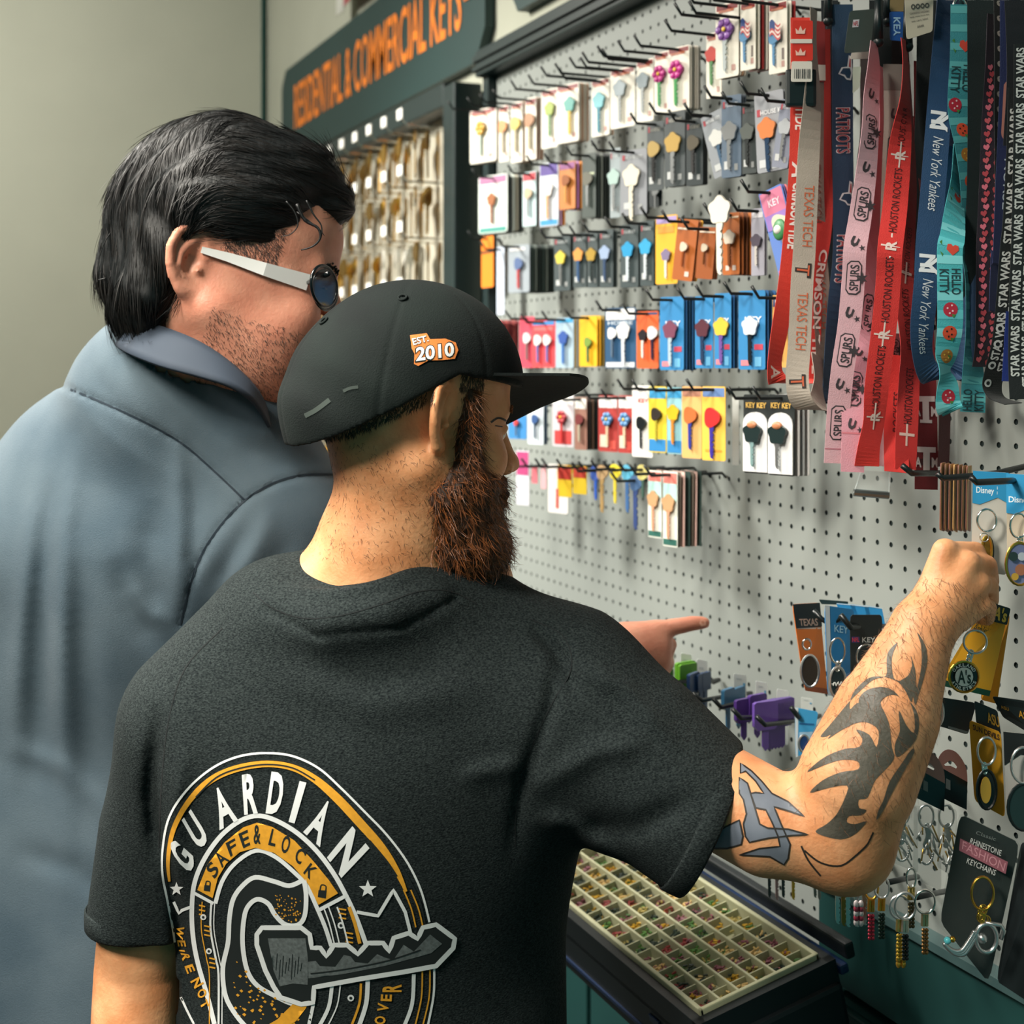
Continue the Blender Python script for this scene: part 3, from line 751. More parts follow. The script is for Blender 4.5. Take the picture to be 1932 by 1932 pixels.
# rib collar and sleeve hems
D = Decal(shirt2, .0012)
mb = MB()
def ring(c, ax, r, th, wd, m, n=40, wob=0):
    a = ax.orthogonal().normalized(); b = ax.cross(a); vs = []; fs = []
    for i in range(n):
        t = 2 * math.pi * i / n; e = a * math.cos(t) + b * math.sin(t)
        for (dr, dz) in ((0, -wd), (th, -wd * .8), (th * 1.2, 0), (th, wd * .8), (0, wd), (-th * .4, 0)): vs.append(c + e * (r + dr) + ax * dz)
    for i in range(n):
        j = (i + 1) % n
        for k in range(6): l = (k + 1) % 6; fs.append((i * 6 + k, i * 6 + l, j * 6 + l, j * 6 + k))
    m.add(vs, fs, TEE)
ring(hemR - hemd * .009, hemd, .0752, .0016, .011, mb); mb.build('sleeve_hem', shirt2, smooth=True)
mb = MB(); ring(hemL + UP * .010, UP, .0588, .0016, .011, mb); mb.build('sleeve_hem', shirt2, smooth=True)
# printed emblem on the back of the shirt
white = mat('print_white', lin(228, 232, 232), .8); gold = mat('print_gold', lin(226, 160, 40), .8, var=.08, scale=200); pblk = mat('print_black', lin(14, 26, 26), .85); pgry = mat('print_grey', lin(96, 104, 104), .8, var=.25, scale=300)
T = lambda L: [(280 + p[0] * .3209, 1380 + p[1] * .3209) + tuple(q * .3209 for q in p[2:]) for p in L]
D = Decal(shirt2, .0009)
st = lambda L, w_, m, lay=0, **k: D.stroke(T(L), w_ * .3209, m, lay, **k)
st([(270, 1720), (215, 1610), (165, 1480), (160, 1300), (140, 1150), (108, 980), (84, 850), (85, 700), (115, 530), (185, 395), (285, 285), (410, 195), (550, 142), (700, 127), (850, 145), (1000, 215), (1130, 330), (1270, 470), (1400, 605), (1510, 750), (1580, 880), (1620, 990), (1652, 1120)], 13, white)
st([(1680, 1390), (1676, 1550), (1640, 1740)], 13, white)
st([(150, 1180), (118, 980), (103, 850), (106, 710), (138, 560), (205, 430), (300, 320), (420, 235), (555, 180), (700, 165), (845, 182), (985, 250), (1115, 365), (1250, 505), (1380, 645), (1485, 790), (1555, 910), (1600, 1010), (1625, 1130)], 9, pblk)
st([(125, 880, 16), (118, 760, 22), (142, 600, 26), (200, 465, 30), (290, 350, 36), (400, 265, 40), (540, 212, 40), (700, 190, 38), (850, 212, 38), (980, 280, 44), (1110, 392, 52), (1240, 532, 52), (1370, 680, 48), (1460, 820, 36), (1515, 940, 16)], 30, gold, 1)
st([(280, 385), (400, 270), (540, 215), (700, 193), (850, 214), (980, 285)], 9, pblk, 2)
st([(1300, 640), (1400, 760), (1460, 850)], 12, pblk, 2)
for dx in (0, 42): st([(1500 + dx, 930), (1545 + dx, 1040), (1572 + dx, 1150)], 9, gold)
for dx in (0, 45): st([(1610 + dx, 1400), (1605 + dx, 1560), (1570 + dx, 1720)], 9, gold)
for ch, q in zip('GUARDIAN', [((255, 860), (275, 740), (115, 690), (150, 630)), ((300, 700), (365, 635), (195, 520), (250, 455)), ((420, 580), (530, 520), (375, 350), (440, 310)), ((565, 490), (645, 480), (550, 255), (640, 235)),
        ((690, 480), (775, 490), (725, 235), (808, 245)), ((825, 530), (860, 540), (890, 290), (930, 300)), ((910, 590), (1010, 680), (1030, 390), (1085, 430)), ((1050, 740), (1135, 860), (1200, 555), (1300, 685))]):
    D.text(ch, T(q), white, 1, bold=.035)
st([(390, 1720), (350, 1560), (290, 1350), (262, 1180), (258, 1020), (275, 880), (335, 740), (430, 610), (540, 525), (640, 495), (740, 518), (870, 592), (990, 702), (1090, 835), (1165, 970), (1225, 1100), (1280, 1250)], 27, white)
D.poly([T([(290, 930), (350, 780), (450, 650), (560, 562), (640, 535), (730, 560), (860, 640), (970, 760), (1060, 870), (1115, 950), (1000, 1018), (940, 895), (850, 790), (740, 712), (630, 682), (540, 708), (460, 775), (410, 860), (380, 978)])], gold, 1)
for ch, q in zip('SAFE&LOCK', [((395, 870), (420, 810), (335, 800), (370, 755)), ((435, 800), (480, 755), (385, 725), (415, 695)), ((485, 735), (520, 705), (455, 655), (510, 625)), ((560, 685), (600, 665), (530, 600), (585, 575)), ((620, 660), (660, 660), (620, 548), (662, 548)),
        ((705, 665), (745, 675), (728, 570), (760, 580)), ((775, 700), (815, 725), (800, 600), (845, 625)), ((855, 750), (890, 785), (890, 670), (935, 710)), ((910, 830), (950, 870), (955, 770), (1000, 810))]):
    D.text(ch, T(q), pblk, 2, bold=.02, grid=(2, 2))
for c_, s_ in (((350, 905), 1), ((1025, 935), 1.3)):
    x, y = c_; D.poly([T([(x - 18 * s_, y - 5), (x + 18 * s_, y - 2), (x + 14 * s_, y + 34 * s_), (x - 22 * s_, y + 28 * s_)])], pblk, 2)
    st([(x - 12 * s_, y), (x - 6 * s_, y - 26 * s_), (x + 14 * s_, y - 22 * s_), (x + 14 * s_, y)], 7, pblk, 2)
st([(395, 1010), (435, 880), (510, 775), (630, 700), (740, 732), (850, 820), (930, 905), (985, 1020), (1040, 1150), (1075, 1260)], 24, white)
st([(1000, 1050), (1160, 965)], 22, white, 1)
st([(275, 950), (385, 1010)], 18, white, 1)
for k, x0 in enumerate((318, 372, 392)): st([(x0, 1000), (x0 - 5, 1160), (x0 + 25, 1330), (x0 + 42, 1430), (x0 + 42, 1720)], (6, 12, 6)[k], (gold, white, white)[k])
for k, x0 in enumerate((1015, 1045, 1095, 1165)): st([(x0 + 15, 1030), (x0 + 50, 1130), (x0 + 78, 1245)], (8, 8, 10, 20)[k], (white, white, white, gold)[k], 1)
for x0, y0, sx in ((300, 1020, 1), (330, 1140, 1), (360, 1330, 1), (1120, 1040, 1.2), (1160, 1180, 1.2)):
    for j in range(3): st([(x0, y0 + j * 26), (x0 + 36 * sx, y0 + 8 + j * 26)], 9, gold, 1, n=1)
for x, y, r in ((325, 1090, 18), (358, 1290, 18), (1132, 1138, 20), (1190, 1565, 20)):
    D.poly([T([(x + r * math.cos(a), y + r * math.sin(a)) for a in [k * math.pi / 5 for k in range(10)]])], white, 1); D.poly([T([(x + r * .45 * math.cos(a), y + r * .45 * math.sin(a)) for a in [k * math.pi / 4 for k in range(8)]])], pblk, 2)
for x, y, r in ((168, 925, 42), (1290, 925, 54)):
    D.poly([T([(x + (r if k % 2 == 0 else r * .42) * math.sin(k * math.pi / 5), y - (r if k % 2 == 0 else r * .42) * math.cos(k * math.pi / 5)) for k in range(10)])], white, 1)
st([(150, 1000), (182, 1068), (200, 1050), (250, 1030)], 18, white, 1, n=1)
st([(1225, 1060), (1350, 1082), (1440, 930), (1510, 1060), (1540, 1180)], 20, white, 1, n=1)
# the curled letter shape
G = [(915, 870), (830, 905), (740, 880), (630, 856), (555, 905), (500, 985), (478, 1100), (470, 1240), (440, 1390), (455, 1550), (520, 1670), (600, 1760), (930, 1760), (935, 1600), (850, 1600), (740, 1550), (640, 1490), (582, 1400), (556, 1250), (562, 1110), (585, 1030), (640, 985), (705, 1010), (745, 1075), (805, 1132), (880, 1135), (920, 1080), (928, 960)]
D.poly([T(G)], pblk, 0, sm=3); st(G[:12], 27, white, 1); st(G[13:] + [G[0]], 27, white, 1)
rr = random.Random(3)
for _ in range(150):
    x, y = rr.uniform(500, 900), rr.uniform(1300, 1720)
    if inside(x, y, [G]) and rr.random() < (y - 1250) / 350: s_ = rr.uniform(5, 13); D.poly([T([(x - s_, y), (x, y - s_ * .7), (x + s_, y + 2), (x + 2, y + s_)])], gold, 1, step=50)
for _ in range(60):
    x, y = rr.uniform(740, 900), rr.uniform(960, 1120)
    if inside(x, y, [G]): s_ = rr.uniform(3, 7); D.poly([T([(x - s_, y), (x, y - s_), (x + s_, y + 2), (x, y + s_)])], gold, 1, step=50)
D.poly([T([(850, 1600), (880, 1540), (925, 1550), (930, 1620), (870, 1700), (780, 1760), (640, 1760), (760, 1690)])], gold, 2)
# the key
K_ = [(640, 1250), (640, 1190), (670, 1150), (900, 1150), (950, 1190), (962, 1268), (1012, 1268), (1048, 1318), (1092, 1252), (1170, 1252), (1232, 1305), (1290, 1240), (1380, 1240), (1416, 1290), (1442, 1210), (1530, 1182), (1582, 1215), (1612, 1150), (1690, 1132), (1800, 1215), (1790, 1270), (1690, 1375), (1500, 1410), (1250, 1450), (975, 1500), (970, 1590), (900, 1600), (780, 1560), (740, 1500), (690, 1400)]
D.poly([T(K_)], pblk, 3); st(K_, 28, white, 4, closed=True, n=1)
D.poly([T([(705, 1212), (925, 1212), (940, 1330), (938, 1485), (850, 1478), (775, 1495), (738, 1400)])], pgry, 4)
D.poly([T([(940, 1350), (985, 1345), (1010, 1375), (1100, 1380), (1150, 1310), (1190, 1318), (1215, 1352), (1290, 1360), (1345, 1305), (1390, 1325), (1440, 1340), (1500, 1250), (1560, 1290), (1655, 1190), (1725, 1245), (1660, 1300), (1400, 1372), (1150, 1422), (942, 1448)])], pgry, 4)
for k in range(9): st([(760 + 18 * k, 1300 + (k * 37) % 60), (752 + 18 * k, 1400 + (k * 53) % 70)], 4, pblk, 5)
st([(955, 1420), (1150, 1395), (1400, 1345), (1600, 1280)], 8, pblk, 5)
for ch, q in zip("WE'RENOT", [((165, 1140), (160, 1200), (215, 1150), (205, 1225)), ((168, 1225), (176, 1262), (218, 1228), (226, 1265)), ((180, 1282), (184, 1292), (215, 1285), (220, 1295)), ((190, 1300), (205, 1350), (240, 1310), (258, 1335)), ((215, 1380), (232, 1425), (262, 1365), (280, 1405)), ((248, 1470), (275, 1512), (300, 1440), (330, 1480)), ((285, 1535), (302, 1575), (330, 1500), (352, 1545)), ((305, 1590), (318, 1640), (345, 1570), (360, 1610))]):
    D.text(ch, T(q), gold, 1, bold=.03, grid=(1, 1))
for ch, q in zip('OVER', [((1395, 1720), (1395, 1672), (1330, 1720), (1330, 1672)), ((1410, 1650), (1415, 1600), (1345, 1640), (1350, 1592)), ((1430, 1585), (1432, 1545), (1365, 1582), (1368, 1542)), ((1440, 1535), (1490, 1535), (1378, 1520), (1378, 1488))]):
    D.text(ch, T([q[0], q[1], q[2], q[3]]) if ch != 'R' else T([(1488, 1530), (1488, 1485), (1376, 1530), (1376, 1485)]), gold, 1, bold=.03, grid=(1, 1))
st([(1290, 1460), (1280, 1600), (1235, 1740)], 26, white); st([(1560, 1425), (1550, 1600), (1500, 1740)], 22, white)
st([(1250, 1480), (1240, 1600), (1190, 1740)], 14, gold); st([(975, 1500), (970, 1600), (940, 1740)], 20, white); st([(1080, 1490), (1060, 1620), (1000, 1740)], 22, white); st([(1130, 1480), (1110, 1610), (1050, 1740)], 8, white)
emb = D.mb
D3 = Decal(shirt2, .0005); sdk = mat('seam_black', lin(10, 18, 20), .95); slt = mat('seam_light', lin(66, 76, 76), .95)
for dy in (0,): D3.stroke([(478, 1118 + dy), (512, 1146 + dy), (570, 1166 + dy), (640, 1162 + dy), (720, 1140 + dy), (790, 1116 + dy), (850, 1116 + dy), (900, 1140 + dy)], 1.8, slt if dy else sdk)
D3.stroke([(1000, 1168), (1062, 1200), (1078, 1260), (1040, 1330), (1000, 1420), (975, 1520), (972, 1600)], 2, sdk); D3.stroke([(420, 1185), (350, 1260), (318, 1360), (305, 1480), (300, 1600)], 2, sdk)
absorb(shirt2, D3.mb)
child(emb.build('back_emblem', smooth=True), shirt2)['label'] = 'white and gold printed round key emblem on the shirt back'
shirt2['label'] = 'charcoal heathered T-shirt'

# cap
capm = mat('cap_twill', lin(8, 17, 17), .9, col2=lin(15, 26, 24), scale=14, bump=.3, bscale=700, spec=.3)
def cap_pl(p):
    l = H2.loc(p, False); return (np.minimum(-.038 + .72 * (l[:, 0] + .11), .048) - l[:, 2]) * .85
def seam(l):
    a = np.arctan2(l[:, 1], l[:, 0] + .015); return -.0012 * np.exp(-(np.abs((a / (math.pi / 3) + .5) % 1 - .5) / .02) ** 2)
def capf(p):
    l = H2.loc(p, False)
    d = union([(s_ell((-.014, 0, .022), (.108, .090, .110)), .02), (s_ell((.015, 0, .04), (.095, .088, .092)), .04), (s_ell((-.050, 0, .0), (.080, .083, .085)), .03)])(l) - seam(l) + 0
    d = d + .0015 * np.sin(l[:, 2] * 90 + l[:, 0] * 60) * np.exp(-((l[:, 2] - .0) / .04) ** 2)
    inner = s_ell((-.014, 0, .018), (.102, .084, .096))(l)
    return np.maximum(np.maximum(d, cap_pl(p)), -inner)
cc = H2.c; lo = np.array(tuple(cc)) - .16; hi = np.array(tuple(cc)) + .17
cap = solid('cap', capf, lo, hi, .0024, capm, p2); cap['label'] = 'black fitted flat-brim cap'
mb = MB(); A_, B_, C_, D_ = pix(893, 703, 1.355), pix(1088, 704, 1.40), pix(1052, 748, 1.53), pix(955, 797, 1.56)
top = []; n = 14; m_ = 8
for i in range(n + 1):
    t = i / n; root = A_ * (1 - t) + D_ * t - (H2.f * .012) * math.sin(math.pi * t) + UP * .006 * math.sin(math.pi * t)
    e0 = A_ + (B_ - A_) * .93; e1 = D_ + (C_ - D_) * .95
    edge = e0 * (1 - t) + e1 * t + (B_ - A_).normalized() * .030 * math.sin(math.pi * min(1, t * 1.0)) ** .6 + UP * .004 * math.sin(math.pi * t)
    top.append([root * (1 - s_ / m_) + edge * (s_ / m_) for s_ in range(m_ + 1)])
nb = (A_ - B_).cross(D_ - A_).normalized(); nb = nb if nb.z > 0 else -nb
vs = [p for r in top for p in r] + [p - nb * .003 for r in top for p in r]; W_ = m_ + 1; o_ = (n + 1) * W_
fs = [(i * W_ + j, i * W_ + j + 1, (i + 1) * W_ + j + 1, (i + 1) * W_ + j) for i in range(n) for j in range(m_)]
fs += [tuple(o_ + k for k in f)[::-1] for f in fs]
bd = [i * W_ + m_ for i in range(n + 1)]; bd = [j for j in range(m_)] + bd + [n * W_ + j for j in range(m_ - 1, -1, -1)]
fs += [(bd[k], bd[k + 1], o_ + bd[k + 1], o_ + bd[k]) for k in range(len(bd) - 1)]
mb.add(vs, fs, capm); mb.build('brim', cap, smooth=False, fixn=True)
D = Decal(cap, .0014); caporg = mat('patch_orange', lin(222, 130, 60), .7)
T = lambda L: [(500 + p[0] * .3209, 520 + p[1] * .3209) for p in L]
D.poly([T([(852, 352), (950, 340), (970, 375), (1060, 372), (1120, 395), (1135, 440), (1115, 490), (1040, 498), (960, 500), (900, 532), (875, 520), (878, 460), (862, 430)])], caporg, 0)
D.text('EST.', T([(872, 412), (962, 388), (862, 372), (955, 352)]), pblk, 1, bold=.05)
D.text('EST.', T([(872, 412), (962, 388), (862, 372), (955, 352)]), white, 2, bold=.02)
D.text('2010', T([(880, 515), (1118, 480), (880, 420), (1112, 385)]), pblk, 1, bold=.06)
D.text('2010', T([(887, 506), (1112, 474), (886, 424), (1106, 392)]), white, 2, bold=.03)
child(D.mb.build('front_patch'), cap)['label'] = 'white and orange EST. 2010 patch'
for x, y in ((810, 133), (348, 268)):
    X, Y = T([(x, y)])[0]; h = D.b.ray_cast(CAM, ray(X, Y))
    if h[0] is not None:
        nn = h[1] if h[1].dot(ray(X, Y)) < 0 else -h[1]; a = nn.orthogonal().normalized(); b = nn.cross(a)
        child(MB().tube([h[0] + nn * .001 + (a * math.cos(k * math.pi / 6) + b * math.sin(k * math.pi / 6)) * .0042 for k in range(12)], .0013, capm, 6, closed=True).build('eyelet', smooth=True), cap)
D2 = Decal(cap, .0006); D2.stroke(T([(235, 825), (300, 790), (380, 730)]), 9, mat('faded_mark', lin(52, 62, 58), .9)); D2.stroke(T([(460, 680), (500, 662), (548, 655)]), 6, MATS['faded_mark']); absorb(cap, D2.mb)

# beard and short hair
brd = mat('beard_brown', lin(70, 42, 24), .7, col2=lin(40, 26, 18), scale=40, bump=.8, bscale=160); brs = mat('beard_hair', lin(150, 86, 42), .5, col2=lin(70, 42, 22), scale=60)
def beardf(p):
    l = H2.loc(p)
    d = union([(s_chain([(.034, .068, .030), (.040, .065, -.02), (.046, .060, -.055)], [.010, .014, .018]), .015), (s_chain([(.030, .058, -.070), (.065, .040, -.105), (.092, .0, -.120)], [.022, .030, .034]), .02),
               (s_ell((.070, .0, -.118), (.052, .052, .046)), .02), (s_ell((.060, .042, -.062), (.030, .026, .034)), .015), (s_chain([(.108, .0, -.052), (.100, .026, -.062), (.088, .036, -.085)], [.0085, .009, .012]), .01)])(l)
    d = smax(d, -s_ell((.108, 0, -.072), (.016, .022, .006))(l), .004)
    return d - .0022 * np.sin(l[:, 0] * 310 + 3 * np.sin(l[:, 2] * 170)) * np.sin(l[:, 2] * 260 + l[:, 1] * 240)
beard = solid('beard', beardf, lo - .02, hi, .0026, brd, p2)
V, Q = SURF[beard.name]; fw, dn = V3(H2.f), np.array([0, 0, -1.])
joinmesh(beard, strands('b', V, Q, lambda c: np.ones(len(c)), lambda p, N: dn[None] * .9 + fw[None] * .45, 9000, .017, .0007, brs, None, 5, lift=.35, jit=.45, curl=.12))
V, Q = SURF[body2.name]
def f_side(c):
    l = H2.loc(c, False); cp = cap_pl(c.astype(np.float32))
    back = (cp < .012) & (l[:, 2] > -.10) & (l[:, 0] < -.015) & (l[:, 0] > -.13)
    side = (l[:, 1] > .03) & (l[:, 0] > .018) & (l[:, 0] < .045) & (l[:, 2] > -.05) & (cp < .012)
    dens = np.clip((l[:, 2] + .105) / .06, .03, 1) ** 1.5
    return (back * dens + side * 1.) * (np.abs(l).max(1) < .16)
hr = strands('h', V, Q, lambda c: f_side(c.astype(np.float32)), lambda p, N: dn[None] * 1. - fw[None] * .15, 24000, .0060, .0008, mat('short_hair', lin(92, 62, 42), .6, col2=lin(54, 37, 26), scale=60), None, 6, lift=.2, jit=.3)
link('short_hair', hr); child(bpy.data.objects['short_hair'], p2)
def f_neck(c):
    l = H2.loc(c, False); return ((l[:, 2] < -.03) & (l[:, 2] > -.15) & (l[:, 0] < .03) & (np.abs(l[:, 1]) < .09)) * 1.
bh = strands('h', V, Q, lambda c: f_neck(c.astype(np.float32)), lambda p, N: dn[None] * .7 + fw[None] * .5, 1100, .0045, .00035, MATS['short_hair'], None, 8, lift=.25, jit=.5)
joinmesh(body2, bh)
a0, a1 = V3(elb), V3(wri)
def f_arm(c):
    t = (c - a0) @ (a1 - a0) / ((a1 - a0) @ (a1 - a0)); dd = np.linalg.norm(c - a0 - t[:, None] * (a1 - a0), axis=1)
    return ((t > .05) & (t < 1.25) & (dd < .085)) * np.clip(t * 1.5, .2, 1)
ah = strands('h', V, Q, f_arm, lambda p, N: (a0 - a1)[None] * 1.5 + dn[None] * .5 + V3(RGT)[None] * .4, 2600, .011, .00032, mat('arm_hair', lin(110, 76, 50), .6), None, 9, lift=.22, jit=.35, curl=.1)
joinmesh(body2, ah)
for s_ in (1, -1):
    e = H2.w(.0806, .031 * s_, 0); child(MB().ball(e, .0134, mat('eye_white', lin(215, 205, 195), .25)).ball(e + H2.f * .0085, .0052, mat('iris', lin(60, 40, 26), .2)).build('eye', smooth=True), p2)
    D_b = MB()
    for k in range(60):
        t = k / 59; q = H2.w(.099 - .012 * t, s_ * (.016 + .032 * t), .021 + .004 * math.sin(t * 3)); D_b.tube([q, q + H2.r * s_ * .006 + H2.u * rnd.uniform(-.002, .004) + H2.f * .001], .0004, brs, 4)
    child(D_b.build('eyebrow'), p2)
# keychain pinched in the fingers is built with the goods below
# ======== taller man in the work shirt
H1 = Head(425, 505, 1.62, 10, 15, 0, (1.25, 1.12, 1.13))
p1 = empty('person', pix(330, 2300, 1.72).xy.to_3d(), 'dark-haired person in glasses and blue-grey work shirt pointing at the wall', 'person')
s1r = pix(520, 1010, 1.66); e1 = pix(700, 1380, 1.80); w1 = pix(1108, 1236, 1.82); s1l = pix(60, 1010, 1.72)
n1a = pix(330, 700, 1.66); n1b = pix(385, 560, 1.63)
ki = pix(1236, 1192, 1.80); km = pix(1246, 1215, 1.795); kr = pix(1246, 1243, 1.795); kq = pix(1238, 1268, 1.80)
hand1 = [(s_chain([w1, pix(1180, 1205, 1.80), ki], [.029, .021, .0145]), .02), (s_chain([w1, pix(1185, 1225, 1.79), km], [.03, .022, .0125]), .02), (s_chain([w1, pix(1180, 1245, 1.795), kr], [.03, .020, .0125]), .02), (s_chain([w1, pix(1170, 1255, 1.80), kq], [.028, .018, .0115]), .02),
         (s_chain([ki, pix(1275, 1182, 1.80), pix(1308, 1176, 1.80), pix(1328, 1175, 1.80)], [.0132, .0108, .0096, .0080]), .006),
         (s_chain([km, pix(1262, 1216, 1.815), pix(1256, 1238, 1.83), pix(1235, 1238, 1.835)], [.0115, .0105, .0095, .0085]), .004), (s_chain([kr, pix(1258, 1250, 1.815), pix(1250, 1268, 1.83), pix(1230, 1262, 1.835)], [.0112, .0102, .0092, .0082]), .004),
         (s_chain([kq, pix(1248, 1276, 1.815), pix(1240, 1288, 1.83), pix(1222, 1284, 1.835)], [.0105, .0095, .0085, .0075]), .004),
         (s_chain([pix(1140, 1215, 1.83), pix(1190, 1200, 1.85), pix(1228, 1205, 1.85)], [.016, .0125, .010]), .008)]
body1f = union([(H1.wrap(head_shape(earo=(-.026, 0, -.012), fat=.004, flare=.38)), .01), (s_chain([n1a, n1b, pix(430, 520, 1.62)], [.078, .074, .06]), .035), (s_chain([n1a, pix(430, 660, 1.62), pix(500, 650, 1.61)], [.06, .052, .045]), .03), (s_cone(pix(480, 745, 1.66), pix(440, 640, 1.62), .035, .045), .03),
    (s_cone(s1l, s1r, .06, .06), .05), (s_ell(pix(300, 1100, 1.82), (.16, .12, .2), (RGT, FWD, UP)), .05), (s_ell(pix(280, 1650, 1.86), (.15, .11, .3), (RGT, FWD, UP)), .05),
    (s_chain([s1r, e1, w1], [.055, .046, .029]), .03)] + hand1)
lo, hi = bounds([pix(20, 240, 1.62), pix(1340, 1950, 1.85), pix(20, 1900, 2.0), pix(600, 300, 1.45)], .03)
SK1 = skinmat('skin_rosy', lin(200, 132, 108), lin(218, 156, 130))
body1 = solid('body', body1f, lo, hi, .0034, SK1, p1)
nail = mat('fingernail', lin(225, 170, 145), .3)
D = Decal(body1, .0006); D.poly([[(1322, 1169), (1331, 1171), (1332, 1180), (1323, 1182), (1319, 1176)]], nail, 0, step=20); absorb(body1, D.mb)
# work shirt
fo1 = folds([([(105, 760), (60, 1000), (35, 1250), (30, 1500)], .010, 21), ([(140, 820), (122, 1000), (118, 1250), (130, 1700)], .011, 21), ([(85, 900), (78, 1200), (70, 1500)], -.010, 24), ([(150, 1050), (165, 1300), (175, 1600)], -.010, 27),
             ([(335, 780), (340, 1000), (338, 1180)], .009, 18), ([(290, 940), (280, 1060), (300, 1200)], -.012, 33), ([(210, 1050), (250, 1150), (310, 1250)], -.010, 27), ([(375, 900), (365, 1020), (355, 1100)], -.006, 21), ([(235, 1080), (275, 1150), (320, 1190)], .008, 18),
             ([(520, 950), (480, 1030), (430, 1130)], .009, 21), ([(490, 970), (440, 1050), (390, 1130)], -.009, 20), ([(560, 1000), (510, 1080), (450, 1140)], -.007, 21), ([(10, 1400), (120, 1450), (230, 1560)], .006, 21), ([(20, 1600), (140, 1640), (220, 1700)], -.006, 24),
             ([(440, 830), (500, 860), (560, 900)], -.004, 27), ([(460, 800), (520, 830), (575, 880)], .004, 21),
             ([(400, 1150), (370, 1350), (360, 1500)], -.010, 33),
             ([(106, 724), (190, 758), (280, 800), (345, 838), (400, 885), (462, 944)], -.0055, 4), ([(640, 900), (575, 898), (520, 912), (462, 944), (410, 1000), (370, 1070), (340, 1180)], -.006, 5)])
ws_f = union([(s_cone(pix(110, 985, 1.74), pix(505, 985, 1.67), .095, .085), .06), (s_cone(pix(250, 790, 1.70), pix(420, 800, 1.67), .085, .075), .06), (s_ell(pix(300, 1060, 1.80), (.225, .20, .24), (RGT, FWD, UP)), .07),
    (s_chain([pix(318, 775, 1.68), pix(340, 735, 1.665), pix(350, 706, 1.66)], [.105, .095, .089]), .03),
    (s_chain([pix(262, 700, 1.67), pix(370, 735, 1.65), pix(470, 795, 1.64)], [.058, .06, .058]), .05),
    (s_cone(pix(150, 880, 1.74), pix(480, 900, 1.67), .08, .075), .05),
    (s_cone(pix(270, 1300, 1.83), pix(250, 2300, 1.83), .235, .25, (FWD, .75)), .07), (s_chain([pix(60, 1060, 1.74), pix(10, 1400, 1.74), pix(0, 1900, 1.72)], [.085, .07, .06]), .05),
    (s_chain([pix(530, 1010, 1.66), pix(640, 1230, 1.74), e1], [.088, .075, .068]), .05), (s_chain([e1, pix(900, 1300, 1.83), pix(1060, 1250, 1.83)], [.068, .056, .044]), .04)])
nhole = s_chain([pix(352, 700, 1.652), pix(400, 600, 1.62)], [.074, .080])
vhole = s_chain([pix(470, 740, 1.60), pix(560, 860, 1.62)], [.05, .03])
def ws(p):
    d = ws_f(p) - .6 * fo1(p); d = np.maximum(d, -nhole(p)); return np.maximum(d, -(s_chain([w1 - (w1 - e1).normalized() * .06, w1 + (w1 - e1).normalized() * .05], [.034, .036])(p)))
WSH = mat('work_twill', lin(62, 80, 92), .75, col2=lin(80, 96, 106), scale=9, bump=.35, bscale=900, sheen=.1, spec=.3)
lo, hi = bounds([pix(-90, 600, 1.72), pix(1100, 2000, 1.85), pix(-60, 2000, 2.05), pix(600, 700, 1.5)], .04)
shirt1 = solid('work_shirt', ws, lo, hi, .0042, WSH, p1); shirt1['label'] = 'blue-grey work shirt'
D = Decal(shirt1, .0007); thr = mat('seam_dark', lin(20, 36, 48), .8)
D.stroke([(106, 724), (190, 758), (280, 800), (345, 838), (400, 885), (462, 944)], 4.2, thr); D.stroke([(640, 896), (575, 896), (520, 910), (462, 944), (410, 1000), (370, 1070), (340, 1180)], 4.2, thr)
child(D.mb.build('seams'), shirt1)
# collar: a folded band round the neck
def band(top, bot, th, name, m, parent):
    n = len(top); mb = MB(); vs = []; K = 5
    for i in range(n):
        a, b = Vector(top[i]), Vector(bot[i])
        for k in range(K + 1):
            t = k / K; vs.append(a * (1 - t) + b * t)
    c = sum((Vector(v) for v in vs), Vector()) / len(vs)
    mb.add(vs, [(i * (K + 1) + k, (i + 1) * (K + 1) + k, (i + 1) * (K + 1) + k + 1, i * (K + 1) + k + 1) for i in range(n - 1) for k in range(K)], m)
    o = mb.build(name, parent, smooth=True); md = o.modifiers.new('t', 'SOLIDIFY'); md.thickness = th; md.offset = 0
    return o
tp = smoothpath([tuple(pix(*q)) for q in [(262, 600, 1.74), (244, 592, 1.66), (262, 604, 1.575), (320, 622, 1.54), (380, 648, 1.525), (440, 690, 1.525), (486, 738, 1.54), (505, 780, 1.60)]], 4)
bt = smoothpath([tuple(pix(*q)) for q in [(240, 650, 1.78), (214, 644, 1.66), (236, 664, 1.545), (300, 690, 1.50), (380, 712, 1.49), (440, 732, 1.495), (482, 764, 1.52), (508, 806, 1.58)]], 4)
band(tp, bt, .004, 'collar', mat('collar_dark', lin(36, 48, 62), .8), shirt1)
